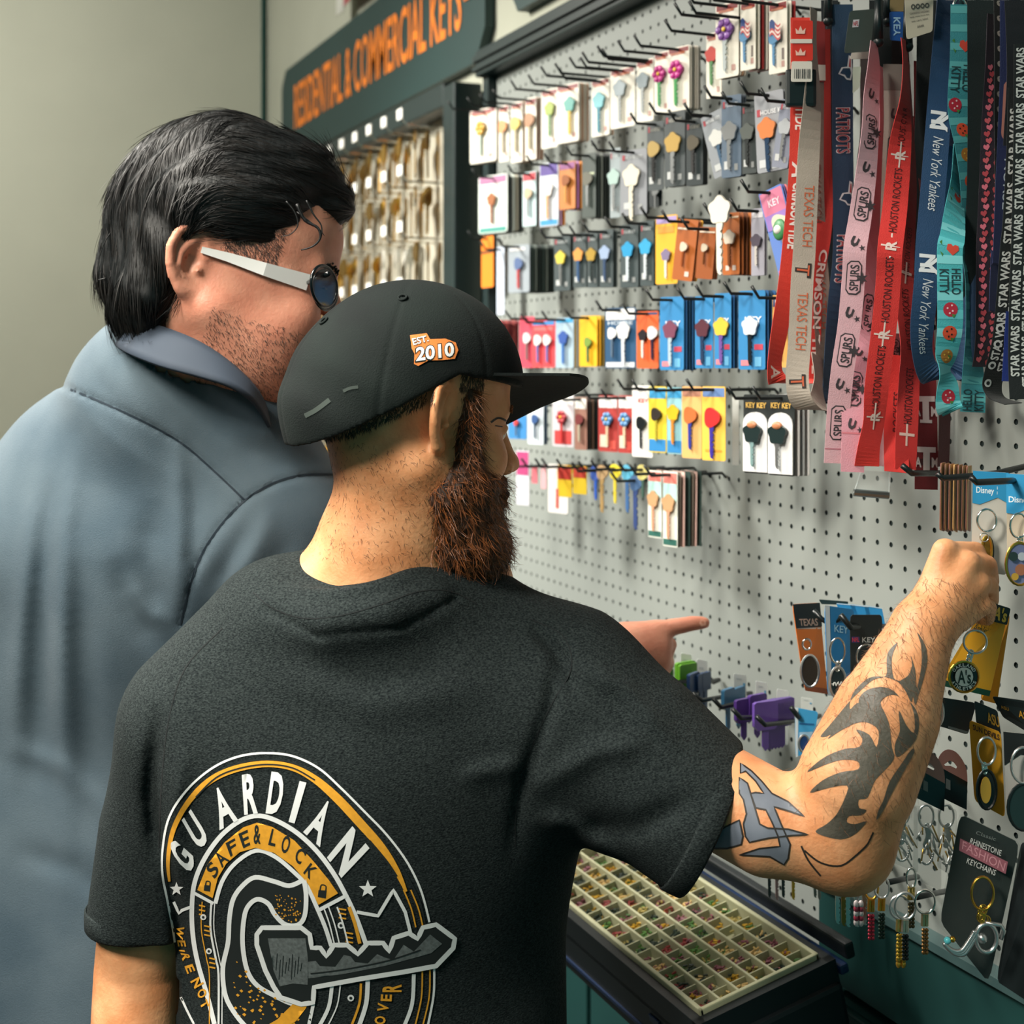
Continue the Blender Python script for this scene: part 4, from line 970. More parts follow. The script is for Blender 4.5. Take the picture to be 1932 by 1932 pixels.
# hair
hb = mat('hair_black', lin(8, 12, 13), .5, spec=.3, bump=.6, bscale=120, stretch=(1, 1, .3)); hs = mat('hair_strand', lin(9, 11, 12), .5, spec=.25, col2=lin(20, 18, 16), scale=30)
def hairf(p):
    l = H1.loc(p)
    d = union([(s_ell((-.016, 0, .052), (.096, .089, .100)), .02), (s_chain([(-.02, .02, .112), (.045, .02, .112), (.074, .015, .092)], [.036, .034, .026]), .02), (s_chain([(.03, .055, .075), (-.04, .07, .05)], [.022, .022]), .02),
               (s_chain([(-.060, .0, .03), (-.068, .0, -.03), (-.062, 0, -.062)], [.050, .044, .034]), .03), (s_chain([(-.045, .045, .0), (-.056, .045, -.045), (-.052, .04, -.070)], [.036, .030, .020]), .02)])(l)
    face = s_plane((.038, .06, .035), (1, 0, -.75))(l)   # open in front of and below the hairline
    cut = union([(s_ell((.075, 0, -.01), (.075, .12, .066)), 0), (s_ell((.020, .07, -.035), (.040, .06, .062)), .01), (s_ell((-.010, .085, -.006), (.028, .035, .033)), .006)])(l)
    d = smax(d, -cut, .008)
    return d - .0014 * np.sin(300 * l[:, 1] + 2 * np.sin(50 * l[:, 2]) + 40 * l[:, 0]) * np.clip((.02 - l[:, 0]) / .04, 0, 1) - .0014 * np.sin(330 * l[:, 2] - 90 * l[:, 0]) * np.clip((l[:, 0] - .0) / .04, 0, 1)
c1 = np.array(tuple(H1.c)); hair1 = solid('hair', hairf, c1 - .22, c1 + .22, .0032, hb, p1)
V, Q = SURF[hair1.name]; f1, u1 = V3(H1.f), V3(H1.u)
def fl(p, N):
    l = H1.loc(p.astype(np.float32), False); back = np.clip((-l[:, 0] - .0) / .055, 0, 1)[:, None]
    return -f1[None] * (1 - back) * .9 + dn[None] * (back * 1.1 + .15) + u1[None] * .15 * (l[:, 0:1] > .04)
joinmesh(hair1, strands('h', V, Q, lambda c: np.ones(len(c)), fl, 12000, .042, .0009, hs, None, 11, lift=.01, jit=.08, curl=.025, seg=4, hug=.10))
V, Q = SURF[body1.name]
def f_st(c):
    l = H1.loc(c.astype(np.float32), False)
    j = (l[:, 0] > -.0) & (l[:, 0] < .10) & (l[:, 2] < -.045) & (l[:, 2] > -.13) & (l[:, 1] > 0)
    fade = (l[:, 0] > -.005) & (l[:, 0] < .045) & (l[:, 2] > .012) & (l[:, 2] < .05) & (l[:, 1] > 0)
    return j * .35 + fade * 1.6
joinmesh(body1, strands('h', V, Q, f_st, lambda p, N: dn[None] + f1[None] * .5, 3500, .0045, .0005, mat('stubble', lin(60, 44, 38), .6), None, 12, lift=.3, jit=.4, seg=2))
mb = MB()   # loose curls on the forehead and nape
for L, r in (([(560, 385), (575, 415), (600, 430), (604, 450), (590, 465), (568, 472)], .0022), ([(578, 378), (592, 405), (606, 425), (606, 448), (596, 460)], .0012), ([(540, 380), (556, 400), (562, 425), (548, 442), (530, 446)], .0011), ([(560, 400), (600, 430), (612, 445)], .0008), ([(262, 590), (272, 612), (290, 625), (305, 620)], .0016), ([(300, 560), (330, 555), (342, 572), (335, 585)], .0014), ([(222, 420), (196, 460), (186, 500), (196, 520)], .0007), ([(200, 525), (185, 528)], .0009)):
    P = [pix(x, y, 1.50 if x > 500 else 1.56) for x, y in L]
    D1 = None
    P = [Vector(q) for q in smoothpath([tuple(q) for q in P], 4)]
    mb.tube(P, [r * (1 - .7 * i / len(P)) for i in range(len(P))], hb, 5)
absorb(hair1, mb)
mb = MB()
Bd = BVHTree.FromPolygons([tuple(v) for v in V], [tuple(map(int, q)) for q in Q])
# glasses
gl = child(bpy.data.objects.new('glasses', bpy.data.meshes.new('glasses')), p1); C.objects.link(gl)
wh = mat('white_plastic', lin(232, 234, 232), .35); bkp = mat('black_gloss', lin(14, 20, 22), .2)
def onbody(x, y, o):
    h = Bd.ray_cast(CAM, ray(x, y)); return h[0] - ray(x, y) * o
mb = MB(); P = [onbody(380, 471, .004), onbody(430, 485, .006), onbody(500, 508, .007), onbody(582, 533, .008)]
hs_ = [.0035, .005, .0072, .0092]; tv = (P[-1] - P[0]).normalized(); nn = tv.cross(FWD).normalized()
vs = []
for q, h in zip(P, hs_): vs += [q + nn * h, q - nn * h, q + nn * h + FWD * .003, q - nn * h + FWD * .003]
mb.add(vs, [(4 * i + a, 4 * i + 4 + a, 4 * i + 4 + b, 4 * i + b) for i in range(3) for a, b in ((0, 1), (1, 3), (3, 2), (2, 0))] + [(0, 1, 3, 2), (12, 14, 15, 13)], wh)
child(mb.build('temple', fixn=True), gl) if False else None
tm = mb.build('temple', fixn=True); child(tm, gl)
def lens(ctr, ax, up, name):
    R_ = MB(); P = [ctr + ax * (.026 * math.cos(a)) * (1 if math.cos(a) > 0 else 1.05) + up * (.021 * math.sin(a)) for a in [k * math.pi / 14 for k in range(28)]]
    R_.tube(P, .0018, bkp, 6, closed=True); L_ = MB(); L_.add(P + [p + H1.f * .0015 for p in P], [tuple(range(28)), tuple(range(28, 56))[::-1]], mat('tinted_lens', lin(70, 50, 50), .05, alpha=.55, spec=.8))
    return R_, L_
cl = pix(612, 540, 1.475)
fr = MB()
for c_ in (cl, cl + H1.r * -.068 + H1.f * .004):
    R_, L_ = lens(c_, -H1.r * .83 + H1.f * .55, (H1.u * .97 - H1.f * .2).normalized(), 'l')
    k = len(fr.v); fr.v += R_.v; fr.f += [tuple(k + i for i in f) for f in R_.f]; fr.m += [fr.mi(bkp)] * len(R_.f)
    child(L_.build('lens'), gl)
fr.tube([cl - H1.r * .028, cl - H1.r * .042 + H1.f * .004], .0016, bkp, 6).tube([P[-1], cl + H1.r * .022 + H1.u * .012], .0028, bkp, 6)
child(fr.build('frame', smooth=True), gl)
gl['label'] = 'white-templed glasses'
for s_ in (1, -1):
    e = H1.w(.0806, .031 * s_, 0); child(MB().ball(e, .0138, MATS['eye_white']).ball(e + H1.f * .009, .0055, MATS['iris']).build('eye', smooth=True), p1)
    D_b = MB()
    for k in range(90):
        t = k / 89; q = H1.w(.100 - .014 * t, s_ * (.014 + .034 * t), .021 + .005 * math.sin(t * 3)) + H1.u * rnd.uniform(-.004, .004); D_b.tube([q, q + H1.r * s_ * .007 + H1.u * rnd.uniform(-.002, .004) + H1.f * .001], .0007, hb, 4)
    child(D_b.build('eyebrow'), p1)
# ---------------------------------------------------------------- goods on the pegboard
UPZ = Vector((0, 0, 1)); NX = Vector((-1, 0, 0))
keyblk = cmat((34, 40, 42), .3); silver = mat('silver', lin(200, 204, 204), .3, .9); goldm = mat('gold_metal', lin(216, 170, 74), .3, 1)
def hook(P, n, label, group='wire hooks on the pegboard', L=None, tip=.014, r=.0021):
    "straight wire from the board through P with an upturned tip"
    L = L or n + .03
    o = MB().tube([(0, 0, -.006), (-.006, 0, 0), (-L, 0, 0), (-L - tip * .75, 0, tip)], r, wire, 7).build('peg_hook', smooth=True)
    o.location = (0, P.y, P.z); return tag(o, label, 'hook', group)
def axes(px, psi, tilt):
    a = math.radians(psi); u = Vector((math.sin(a), -math.cos(a), 0)); nn = Vector((-math.cos(a), -math.sin(a), 0)); d = Vector((0, 0, -1))
    if tilt: q = Matrix.Rotation(math.radians(tilt), 3, nn); u = q @ u; d = q @ d
    return u, d, nn
def rrect(w, h, r=.004):
    P = []
    for cx, cy, a0_ in ((w / 2 - r, r, -90), (w / 2 - r, h - r, 0), (-w / 2 + r, h - r, 90), (-w / 2 + r, r, 180)):
        for k in range(4): a = math.radians(a0_ + 30 * k); P.append((cx + r * math.cos(a), cy + r * math.sin(a)))
    return P
CARDS = 0
def card(box, col, desc, group, n=.09, psi=20, tilt=0, head=None, keys=(), nb=0, bcol=None, dn=.0035, marks=(), hooklen=None, kind='key card', hk=True, blister=True, txt=None, hl=None, jit=0):
    """a carded key on a hook. box = pixels (x0, x1, ytop, ybot). keys = (u, v, size, bow colour, blade colour, kind) in card units.
    nb further cards hang behind it on the same hook."""
    x0, x1, yt, yb = box
    P = onwall((x0 + x1) / 2, yt, n); Z = depth(P); u, d, nn = axes((x0 + x1) / 2, psi, tilt)
    pxr = ((x0 + x1) / 2 - CX) / F; k = u.dot(RGT) - pxr * u.dot(FWD)
    W = (x1 - x0) * Z / F / max(.25, abs(k)); H = (yb - yt) * Z / F; t = .0009
    e = empty('key_card' if kind == 'key card' else kind.replace(' ', '_'), P, desc, 'key card' if kind == 'key card' else kind, group)
    base = cmat(col)
    fn = lambda a, b, w_: P + u * a + d * b + nn * (w_ - t)
    m = MB(); m.prism(rrect(W, H, min(W, H) * .07), fn, t, base); c_ = m.build('backing_card', e, fixn=True)
    m = MB(); lay = .0003
    def rect(a0, a1, b0, b1, mm, z=lay, sl=0):
        m.add([P + u * (a0 * W) + d * (b0 * H) + nn * z, P + u * (a1 * W) + d * ((b0 + sl) * H) + nn * z, P + u * (a1 * W) + d * ((b1 + sl) * H) + nn * z, P + u * (a0 * W) + d * (b1 * H) + nn * z], [(0, 1, 2, 3)], mm)
    if head: rect(-.46, .46, .02, head[1], cmat(head[0]))
    for mk in marks:
        if mk[0] == 'r': rect(mk[1], mk[2], mk[3], mk[4], cmat(mk[5]), lay * 1.6, mk[6] if len(mk) > 6 else 0)
        else:
            _, s_, a0, a1, b0, b1, cc_ = mk[:7]
            text_on(m, s_, lambda x, y: P + u * ((a0 + (a1 - a0) * x) * W) + d * ((b1 + (b0 - b1) * y) * H) + nn * lay * 2.2, cmat(cc_), bold=mk[7] if len(mk) > 7 else .02)
    if m.v: child(m.build('printing'), c_)
    for (ku, kv, ks, c1, c2, kd) in keys:
        q = MB(); mm = c1 if not isinstance(c1, tuple) else cmat(c1, .35); m2 = c2 if not isinstance(c2, tuple) else cmat(c2, .3)
        C0 = P + u * (ku * W) + d * (kv * H) + nn * .0035
        key_mesh(q, C0, u, d, nn, ks * H, mm, m2, hr=ks * H * .225, t=.003, kind=kd)
        K = q.build('key', e, fixn=True)
        if kd == 1:
            f_ = MB()
            for z_ in range(6): a = z_ * math.pi / 3; f_.ball(C0 + u * (math.cos(a) * ks * H * .17) + d * (math.sin(a) * ks * H * .17) + nn * .002, (ks * H * .09,) * 2 + (.0015,), mm, 8, 4, ax=(u, d, nn))
            f_.ball(C0 + nn * .003, (ks * H * .06,) * 2 + (.001,), cmat((240, 200, 60)), 8, 4, ax=(u, d, nn)); child(f_.build('petals', smooth=True), K)
    short = ' '.join(desc.replace(',', '').split()[:8])
    for w_ in (' the', ' of', ' a', ' in', ' with', ' and', ' right', ' left'):
        if short.endswith(w_): short = short[:-len(w_)]
    if nb:
        bc = bcol or [tuple(int(v * .8) for v in col)]
        ms = []
        for cc_ in bc:
            mq = MB(); mq.prism(rrect(W, H, min(W, H) * .07), lambda a, b, w_: u * a + d * b + nn * (w_ - t), t, cmat(cc_)); ms.append(mq)
        protos = []; hc = {}
        for i in range(nb):
            k_ = i % len(ms)
            if k_ >= len(protos): o = ms[k_].build('key_card', fixn=True); protos.append(o)
            else: o = protos[k_].copy(); C.objects.link(o)
            o.location = P - NX * (dn * (i + 1)) + Vector((0, jit * rnd.uniform(-1, 1), 0)); 
            if jit: o.rotation_euler = (rnd.uniform(-.03, .03), 0, rnd.uniform(-.12, .12))
            nice = hue(bc[k_])
            hc[nice] = hc.get(nice, 0) + 1; tag(o, '%s %s card edge behind the %s' % (ORD[hc[nice] - 1], nice, short), 'key card', 'cards stacked behind the ' + short)
    if hk:
        hp = P + d * (.055 * H); hook(Vector((0, P.y, P.z - .045 * H)), n, 'black wire hook holding the ' + short, L=hl or n + .03)
    return e, P, W, H, u, d, nn
def hue(c):
    r, g, b = c; mx, mn = max(c), min(c)
    if mx - mn < 26: return 'white' if mx > 190 else 'grey' if mx > 90 else 'dark'
    if r == mx: return ('brown' if mx < 160 else 'orange') if g > b + 30 and g < r * .75 else ('tan' if g > b + 20 else 'red')
    return 'green' if g == mx else 'blue'
R2 = lambda x0, x1, y0, y1: (880 + x0 * .3209, 880 + x1 * .3209, y0 * .3209, y1 * .3209)
R3 = lambda x0, x1, y0, y1: (880 + x0 * .3416, 880 + x1 * .3416, 560 + y0 * .3416, 560 + y1 * .3416)
red_ = (150, 40, 40); WH = (232, 228, 214); mk1 = [('r', -.44, .44, .03, .075, (120, 40, 40)), ('r', -.36, .30, .085, .12, (196, 120, 90)), ('r', .20, .36, .84, .92, (190, 150, 140))]
RW = 'white key cards in the top row'
def wcard(b, desc, k, nb=0, bcol=None, n=.075, tilt=0, **kw):
    card(R2(*b), WH, desc, RW, n=n, psi=18, head=(red_, .09), keys=[k], nb=nb, bcol=bcol or [(206, 200, 186), (190, 150, 120), (214, 206, 190)], marks=mk1, tilt=tilt, hl=.135, **kw)
wcard((20, 175, 640, 955), 'white card with a yellow and orange flower key, far left of the top row', (-.05, .36, .55, (226, 176, 70), (170, 190, 180), 1), 5)
wcard((190, 250, 620, 950), 'white card next to the yellow flower card in the top row', (0, .38, .5, (220, 150, 90), (200, 190, 170), 0), 0)
wcard((262, 330, 600, 955), 'tan edged card, third stack of the top row', (0, .36, .5, (222, 190, 90), (190, 180, 150), 0), 5, [(186, 140, 100), (210, 200, 180), (160, 120, 90)])
wcard((345, 410, 575, 940), 'tan edged card, fourth stack of the top row', (0, .36, .5, (170, 120, 80), (190, 180, 150), 0), 4, [(160, 110, 80), (214, 206, 190)])
wcard((440, 535, 525, 870), 'white card with a green and yellow key, in the left half of the top row', (.1, .34, .5, (150, 170, 60), (120, 160, 110), 2))
wcard((530, 660, 495, 838), 'white card with a teal and yellow bird key in the top row', (.15, .36, .55, (80, 160, 150), (220, 190, 80), 2), 5)
wcard((735, 840, 465, 800), 'white card with a light blue and yellow parrot key in the top row', (0, .38, .6, (120, 190, 200), (70, 140, 160), 2), 2)
wcard((845, 990, 400, 750), 'white card with a pale grey angel key in the top row', (-.05, .34, .6, (150, 164, 170), (170, 176, 176), 2), 0)
wcard((1000, 1100, 350, 715), 'white card with a small grey figure key, right of the angel key', (-.05, .34, .55, (140, 154, 160), (170, 176, 176), 2), 0)
wcard((1105, 1190, 305, 670), 'white card with a pink flower key, left one of the pair', (-.05, .36, .55, (206, 70, 150), (70, 150, 90), 1), 0)
wcard((1185, 1310, 275, 650), 'white card with a bigger pink flower key, right one of the pair', (-.05, .36, .6, (206, 60, 150), (60, 150, 80), 1), 5, [(214, 208, 196), (120, 120, 112), (206, 198, 184)])
wcard((1410, 1500, 190, 575), 'white card with a red bird key in the top row', (-.05, .34, .5, (190, 60, 50), (90, 140, 90), 2), 0, n=.07)
wcard((1465, 1600, 18, 455), 'white card with a multicoloured flower bouquet key', (-.02, .36, .6, (140, 90, 170), (180, 190, 190), 1), 3, n=.085)
def flagcard(b, desc, nb):
    e, P, W, H, u, d, nn = card(R2(*b), WH, desc, RW, n=.08, psi=18, head=(red_, .11), keys=[(-.12, .50, .42, (90, 140, 180), (90, 140, 180), 0)], nb=nb, bcol=[(226, 222, 208), (150, 40, 40)], dn=.006, hl=.13, marks=mk1 + [('r', .22, .34, .66, .82, (120, 110, 104))])
    m = MB(); fn = lambda a, b_, w_: P + u * (a * W) + d * ((b_ + .05 * math.sin(a * 9)) * H) + nn * (.006 + w_)
    for i in range(7):
        for j in range(8):
            a0, a1 = -.30 + .075 * j, -.30 + .075 * (j + 1); b0, b1 = .30 + .03 * i, .30 + .03 * (i + 1)
            mm = cmat((40, 70, 130)) if (i < 4 and j < 4) else (cmat((190, 80, 80)) if i % 2 == 0 else cmat((226, 214, 206)))
            m.add([fn(a0, b0, 0), fn(a1, b0, 0), fn(a1, b1, 0), fn(a0, b1, 0)], [(0, 1, 2, 3)], mm)
    m.build('flag_bow', e)
flagcard((1612, 1700, 5, 410), 'left white card with a waving flag key', 4)
flagcard((1778, 1885, 10, 430), 'right white card with a waving flag key beside the lanyards', 2)
for i, (x, y) in enumerate([(455, 400), (540, 385), (625, 350), (700, 320), (790, 285), (1330, 30), (1245, 40)]):
    q = R2(x, x, y, y); P = onwall(q[0], q[2] + 14, .15); hook(P, .12, 'bare tip of a long black hook under the top rail, %s of seven' % ORD[i], 'bare wire hook tips under the top rail', L=.145)

# second row
GR = 'key cards in the second row'; dg = (66, 74, 76)
hm = lambda c: [('t', 'HOUSE KEY', -.30, .34, .09, .14, c), ('r', -.42, -.32, .07, .15, (170, 60, 70)), ('r', -.36, -.10, .80, .90, (190, 194, 194)), ('r', .16, .34, .84, .92, (150, 154, 154))]
card(R2(70, 240, 1030, 1370), (222, 232, 224), 'white and teal card with a small brown figure key, far left of the second row', GR, n=.08, head=((176, 110, 150), .14), keys=[(0, .42, .45, (160, 100, 60), (150, 90, 60), 2)], nb=5, bcol=[(60, 66, 66), (206, 214, 206), (180, 176, 160)], marks=[('r', -.45, .45, .90, .98, (70, 150, 140))], dn=.007)
card(R2(330, 410, 1010, 1330), (190, 214, 218), 'pale blue card with a red top in the second row', GR, n=.08, head=((190, 60, 70), .16), keys=[(0, .4, .45, (200, 180, 150), silver, 0)], nb=2, bcol=[(60, 66, 66), (150, 110, 90)])
card(R2(430, 540, 955, 1330), (214, 222, 230), 'white card with a purple top and blue foot in the second row', GR, n=.09, head=((90, 70, 150), .20), keys=[(0, .42, .5, (230, 226, 220), (210, 170, 130), 2)], nb=2, bcol=[(190, 150, 180), (204, 132, 60)], marks=[('r', -.45, .45, .90, .98, (60, 150, 210))], dn=.006)
card(R2(545, 640, 950, 1230), (196, 124, 60), 'orange brown card in a bright stack of the second row', GR, n=.09, head=((150, 90, 140), .16), keys=[(0, .4, .5, (150, 90, 50), (206, 150, 80), 0)], nb=5, bcol=[(176, 120, 170), (206, 130, 40), (60, 90, 160)], dn=.006)
card(R2(680, 760, 900, 1280), (70, 80, 76), 'dark card stack left of the grey cream key card', GR, n=.085, keys=[(0, .4, .45, (110, 110, 100), silver, 0)], nb=6, bcol=[(50, 58, 56), (110, 116, 110), (40, 46, 44)], marks=[('r', -.4, .4, .30, .34, (180, 190, 160))], dn=.006)
card(R2(845, 905, 870, 1280), (150, 162, 166), 'slim pale grey card with a light green key', GR, n=.085, keys=[(0, .42, .5, (170, 196, 190), silver, 2)], marks=hm((200, 206, 206)))
card(R2(905, 1060, 880, 1265), (138, 142, 148), 'grey card with a large cream coloured shaped key', GR, n=.095, keys=[(-.02, .40, .72, (226, 220, 200), (220, 214, 196), 2)], marks=hm((190, 194, 194)), nb=1, bcol=[(30, 36, 36)])
card(R2(1062, 1160, 715, 1120), dg, 'dark grey card with a small gold key, left one of the pair', GR, n=.08, keys=[(-.02, .40, .5, (176, 150, 90), (50, 50, 50), 0)], marks=hm((150, 150, 140)))
card(R2(1165, 1285, 655, 1095), dg, 'dark grey card with a gold key with a silver blade', GR, n=.085, keys=[(-.02, .42, .58, (186, 154, 84), silver, 2)], marks=hm((190, 190, 180)), nb=3, bcol=[(40, 48, 48)])
card(R2(1292, 1390, 700, 1090), (40, 50, 52), 'nearly black card right of the gold key cards', GR, n=.08, keys=[(0, .36, .5, (90, 84, 70), (60, 60, 60), 0)], marks=hm((120, 120, 110)), nb=2, bcol=[(30, 36, 36)])
card(R2(1075, 1150, 1080, 1215), (60, 70, 72), 'lower end of a dark card showing under the gold key pair', GR, n=.05, keys=[(.1, .35, .8, silver, silver, 0)], hk=False)
card(R2(1375, 1500, 665, 1050), (140, 146, 152), 'grey card hanging crooked with a white shaped key', GR, n=.095, tilt=16, keys=[(.05, .42, .55, (206, 208, 204), (70, 96, 120), 2)], marks=hm((210, 214, 214)))
card(R2(1500, 1615, 560, 1042), (86, 104, 122), 'slate blue card with a silver key, right of the crooked grey card', GR, n=.09, keys=[(-.02, .44, .5, silver, silver, 2)], marks=hm((210, 214, 220)), nb=2, bcol=[(60, 70, 80)])
card(R2(1620, 1705, 600, 1020), (56, 64, 64), 'dark card with a dark key between two grey cards', GR, n=.08, keys=[(-.02, .42, .5, (90, 96, 92), (50, 54, 54), 2)], marks=hm((120, 124, 124)), nb=3, bcol=[(40, 46, 46)])
card(R2(1690, 1860, 540, 1010), (150, 154, 160), 'grey card with an orange key with a blue blade', GR, n=.095, tilt=3, keys=[(-.05, .46, .58, (214, 130, 76), (36, 60, 86), 2)], marks=[('t', 'HOUSE K', -.30, .42, .22, .28, (226, 228, 230)), ('r', -.42, -.30, .20, .29, (170, 60, 70)), ('r', -.40, -.10, .84, .94, (200, 204, 206)), ('r', -.2, .3, .95, .97, (200, 204, 206))], nb=1, bcol=[(90, 94, 98)])
card(R2(1850, 1945, 585, 985), (128, 134, 150), 'grey blue card half hidden by the red lanyard', GR, n=.10, tilt=-10, keys=[(.1, .4, .5, (170, 176, 180), silver, 2)], marks=hm((210, 214, 214)), nb=2, bcol=[(90, 96, 104)])
# third row
G3 = 'key cards in the third row'
card(R2(88, 158, 1390, 1690), (236, 130, 30), 'tall bright orange card by the black post', G3, n=.03, psi=5, marks=[('r', -.5, .5, .28, .33, (60, 40, 30))])
card(R2(178, 222, 1450, 1850), (190, 200, 216), 'slim pale blue card next to the tall orange card', G3, n=.04, psi=5)
card(R2(245, 370, 1440, 1720), (150, 160, 168), 'grey card with a red and blue key, left end of the third row', G3, n=.08, keys=[(.05, .40, .55, (90, 110, 150), (180, 60, 60), 0)], nb=7, bcol=[(46, 60, 56), (90, 100, 94), (30, 40, 38)], marks=[('r', -.4, .3, .06, .12, (210, 210, 210))], dn=.007)
for b, c1, c2, dd in (((515, 610, 1385, 1710), (214, 196, 80), silver, 'dark card with a yellow key in the third row'), ((628, 705, 1370, 1690), (216, 150, 80), (60, 90, 130), 'dark card with an orange and white key in the third row'),
        ((712, 772, 1370, 1690), (170, 140, 60), (50, 60, 60), 'dark card with a dull gold key in the third row'), ((782, 862, 1350, 1690), (150, 170, 200), (60, 80, 110), 'dark card with a pale blue key in the third row'), ((905, 1010, 1320, 1690), (50, 150, 200), (200, 214, 220), 'dark card with a bright blue bird key and white blade'), ((1022, 1102, 1300, 1680), (60, 160, 206), (200, 210, 214), 'slim dark card with a bright blue key beside the yellow card')):
    card(R2(*b), (62, 74, 76), dd, G3, n=.085, keys=[(0, .40, .52, c1, c2, 2)], marks=hm((190, 196, 196)), nb=2, bcol=[(36, 46, 46), (80, 90, 90)])
card(R2(1112, 1240, 1265, 1670), (232, 176, 50), 'yellow card with a pale purple top and grey figure key', G3, n=.10, head=((170, 150, 200), .12), keys=[(.05, .58, .36, (130, 120, 150), (220, 220, 214), 2)], marks=[('r', -.4, .35, .16, .26, (220, 150, 60))])
card(R2(1245, 1365, 1290, 1650), (168, 92, 40), 'brown card with a white longhorn mark, hanging over the yellow card', G3, n=.11, tilt=-8, keys=[(0, .45, .34, (214, 200, 180), (150, 80, 40), 0)], marks=[('r', -.45, .45, .14, .17, (226, 214, 196)), ('r', .1, .3, .85, .93, (214, 200, 190))], nb=2, bcol=[(140, 80, 40), (200, 150, 50)])
card(R2(1370, 1470, 1335, 1640), (150, 80, 34), 'darker brown card with a white mark, middle of the brown cards', G3, n=.10, tilt=-6, keys=[(0, .40, .34, (200, 190, 170), (120, 70, 36), 0)], marks=[('r', -.45, .45, .08, .11, (226, 214, 196))], nb=2, bcol=[(120, 66, 34)])
card(R2(1505, 1605, 1250, 1615), (176, 98, 42), 'brown card with a longhorn key, right one of the brown cards', G3, n=.095, keys=[(0, .40, .5, (206, 196, 180), (110, 64, 34), 2)], marks=[('r', -.45, .45, .06, .09, (226, 200, 170)), ('r', -.3, -.1, .85, .93, (214, 200, 190)), ('r', .1, .3, .85, .93, (214, 200, 190))], nb=6, bcol=[(160, 90, 44), (110, 60, 30), (190, 110, 50)], dn=.006)
q = MB(); P = onwall(880 + 1490 * .3209, 1235 * .3209, .125); key_mesh(q, P, Vector((.3, -.95, 0)), (0, 0, -1), (-.95, -.3, 0), .085, cmat((224, 220, 206)), hr=.017, t=.004, kind=2)
tag(q.build('key', fixn=True), 'loose cream white key hanging in front of the brown cards', 'key')
card(R2(1675, 1752, 1225, 1620), (160, 160, 172), 'grey card with a slim badge shaped key', G3, n=.09, keys=[(0, .48, .4, (90, 84, 96), (200, 196, 190), 2)], marks=[('r', -.4, .4, .06, .14, (214, 214, 220))], nb=1)
card(R2(1715, 1850, 1110, 1650), (96, 130, 200), 'pink and blue card hanging crooked with a round green emblem key', G3, n=.11, tilt=17, head=((206, 120, 150), .30), keys=[(.12, .42, .46, (222, 214, 190), (220, 216, 206), 0)], marks=[('r', -.46, .46, .28, .45, (150, 120, 190)), ('r', -.46, .46, .90, .98, (226, 110, 130)), ('t', 'KEY', -.2, .3, .12, .2, (240, 220, 230))], nb=2, bcol=[(90, 90, 150), (226, 120, 130)])
P = onwall(880 + 1840 * .3209, 1350 * .3209, .118)
tag(MB().ball(P, (.004, .013, .013), cmat((60, 130, 80)), 14, 8).ball(P + NX * .002, (.004, .008, .006), cmat((220, 224, 214)), 10, 6).build('round_emblem', smooth=True), 'round green and white emblem on the crooked pink and blue card', 'emblem')
# fourth row
G4 = 'key cards in the fourth row'; BL = (50, 130, 186)
bm_ = [('t', 'KEY', -.25, .38, .33, .41, (235, 240, 245)), ('r', .1, .42, .68, .75, (190, 70, 90)), ('r', -.4, -.1, .88, .95, (216, 130, 140)), ('r', .12, .36, .84, .96, (110, 180, 220))]
card(R3(60, 190, 130, 400), (206, 92, 80), 'orange red card behind the cap brim, far left of the fourth row', G4, n=.08, keys=[(.1, .45, .4, (226, 190, 180), silver, 0)], nb=5, bcol=[(110, 40, 44), (150, 70, 66)], dn=.007)
card(R3(292, 375, 110, 392), (196, 70, 90), 'pink red card in the fourth row', G4, n=.085, keys=[(.1, .42, .45, (230, 220, 220), silver, 0)], nb=0)
card(R3(360, 490, 130, 390), (212, 72, 78), 'red card with two pale keys in the fourth row', G4, n=.09, keys=[(-.18, .42, .5, (230, 224, 220), (90, 110, 170), 0), (.22, .42, .5, (230, 224, 220), (90, 110, 170), 0)], head=((60, 130, 190), .10), marks=[('r', -.4, .4, .14, .22, (226, 110, 110))])
card(R3(492, 592, 115, 392), (160, 184, 200), 'pale blue card with a blue key in the fourth row', G4, n=.09, keys=[(0, .40, .55, (60, 90, 160), (60, 110, 180), 2)], head=((60, 150, 200), .10), nb=3, bcol=[(206, 176, 110), (180, 190, 196)])
card(R3(625, 722, 105, 385), (236, 178, 36), 'yellow card with a small green key', G4, n=.09, keys=[(.05, .52, .42, (120, 150, 70), (60, 110, 80), 0)], nb=4, bcol=[(226, 170, 40), (140, 120, 60), (60, 66, 60)], dn=.006)
card(R3(765, 935, 60, 395), (40, 80, 116), 'navy card with two white keys and a white foot', G4, n=.095, keys=[(-.22, .42, .42, (230, 232, 230), (90, 110, 130), 0), (.15, .38, .6, (230, 232, 230), (214, 220, 224), 2)], head=((226, 228, 226), .20), marks=[('t', 'HOUSE', -.4, .4, .22, .28, (200, 214, 226)), ('r', -.46, .46, .90, .98, (214, 220, 224))])
card(R3(940, 1060, 80, 395), (216, 96, 50), 'orange red card with a black key and a white key', G4, n=.09, keys=[(-.15, .42, .42, (40, 36, 40), (226, 220, 214), 2), (.3, .38, .5, (226, 222, 220), (40, 36, 60), 0)], head=((40, 70, 110), .06))
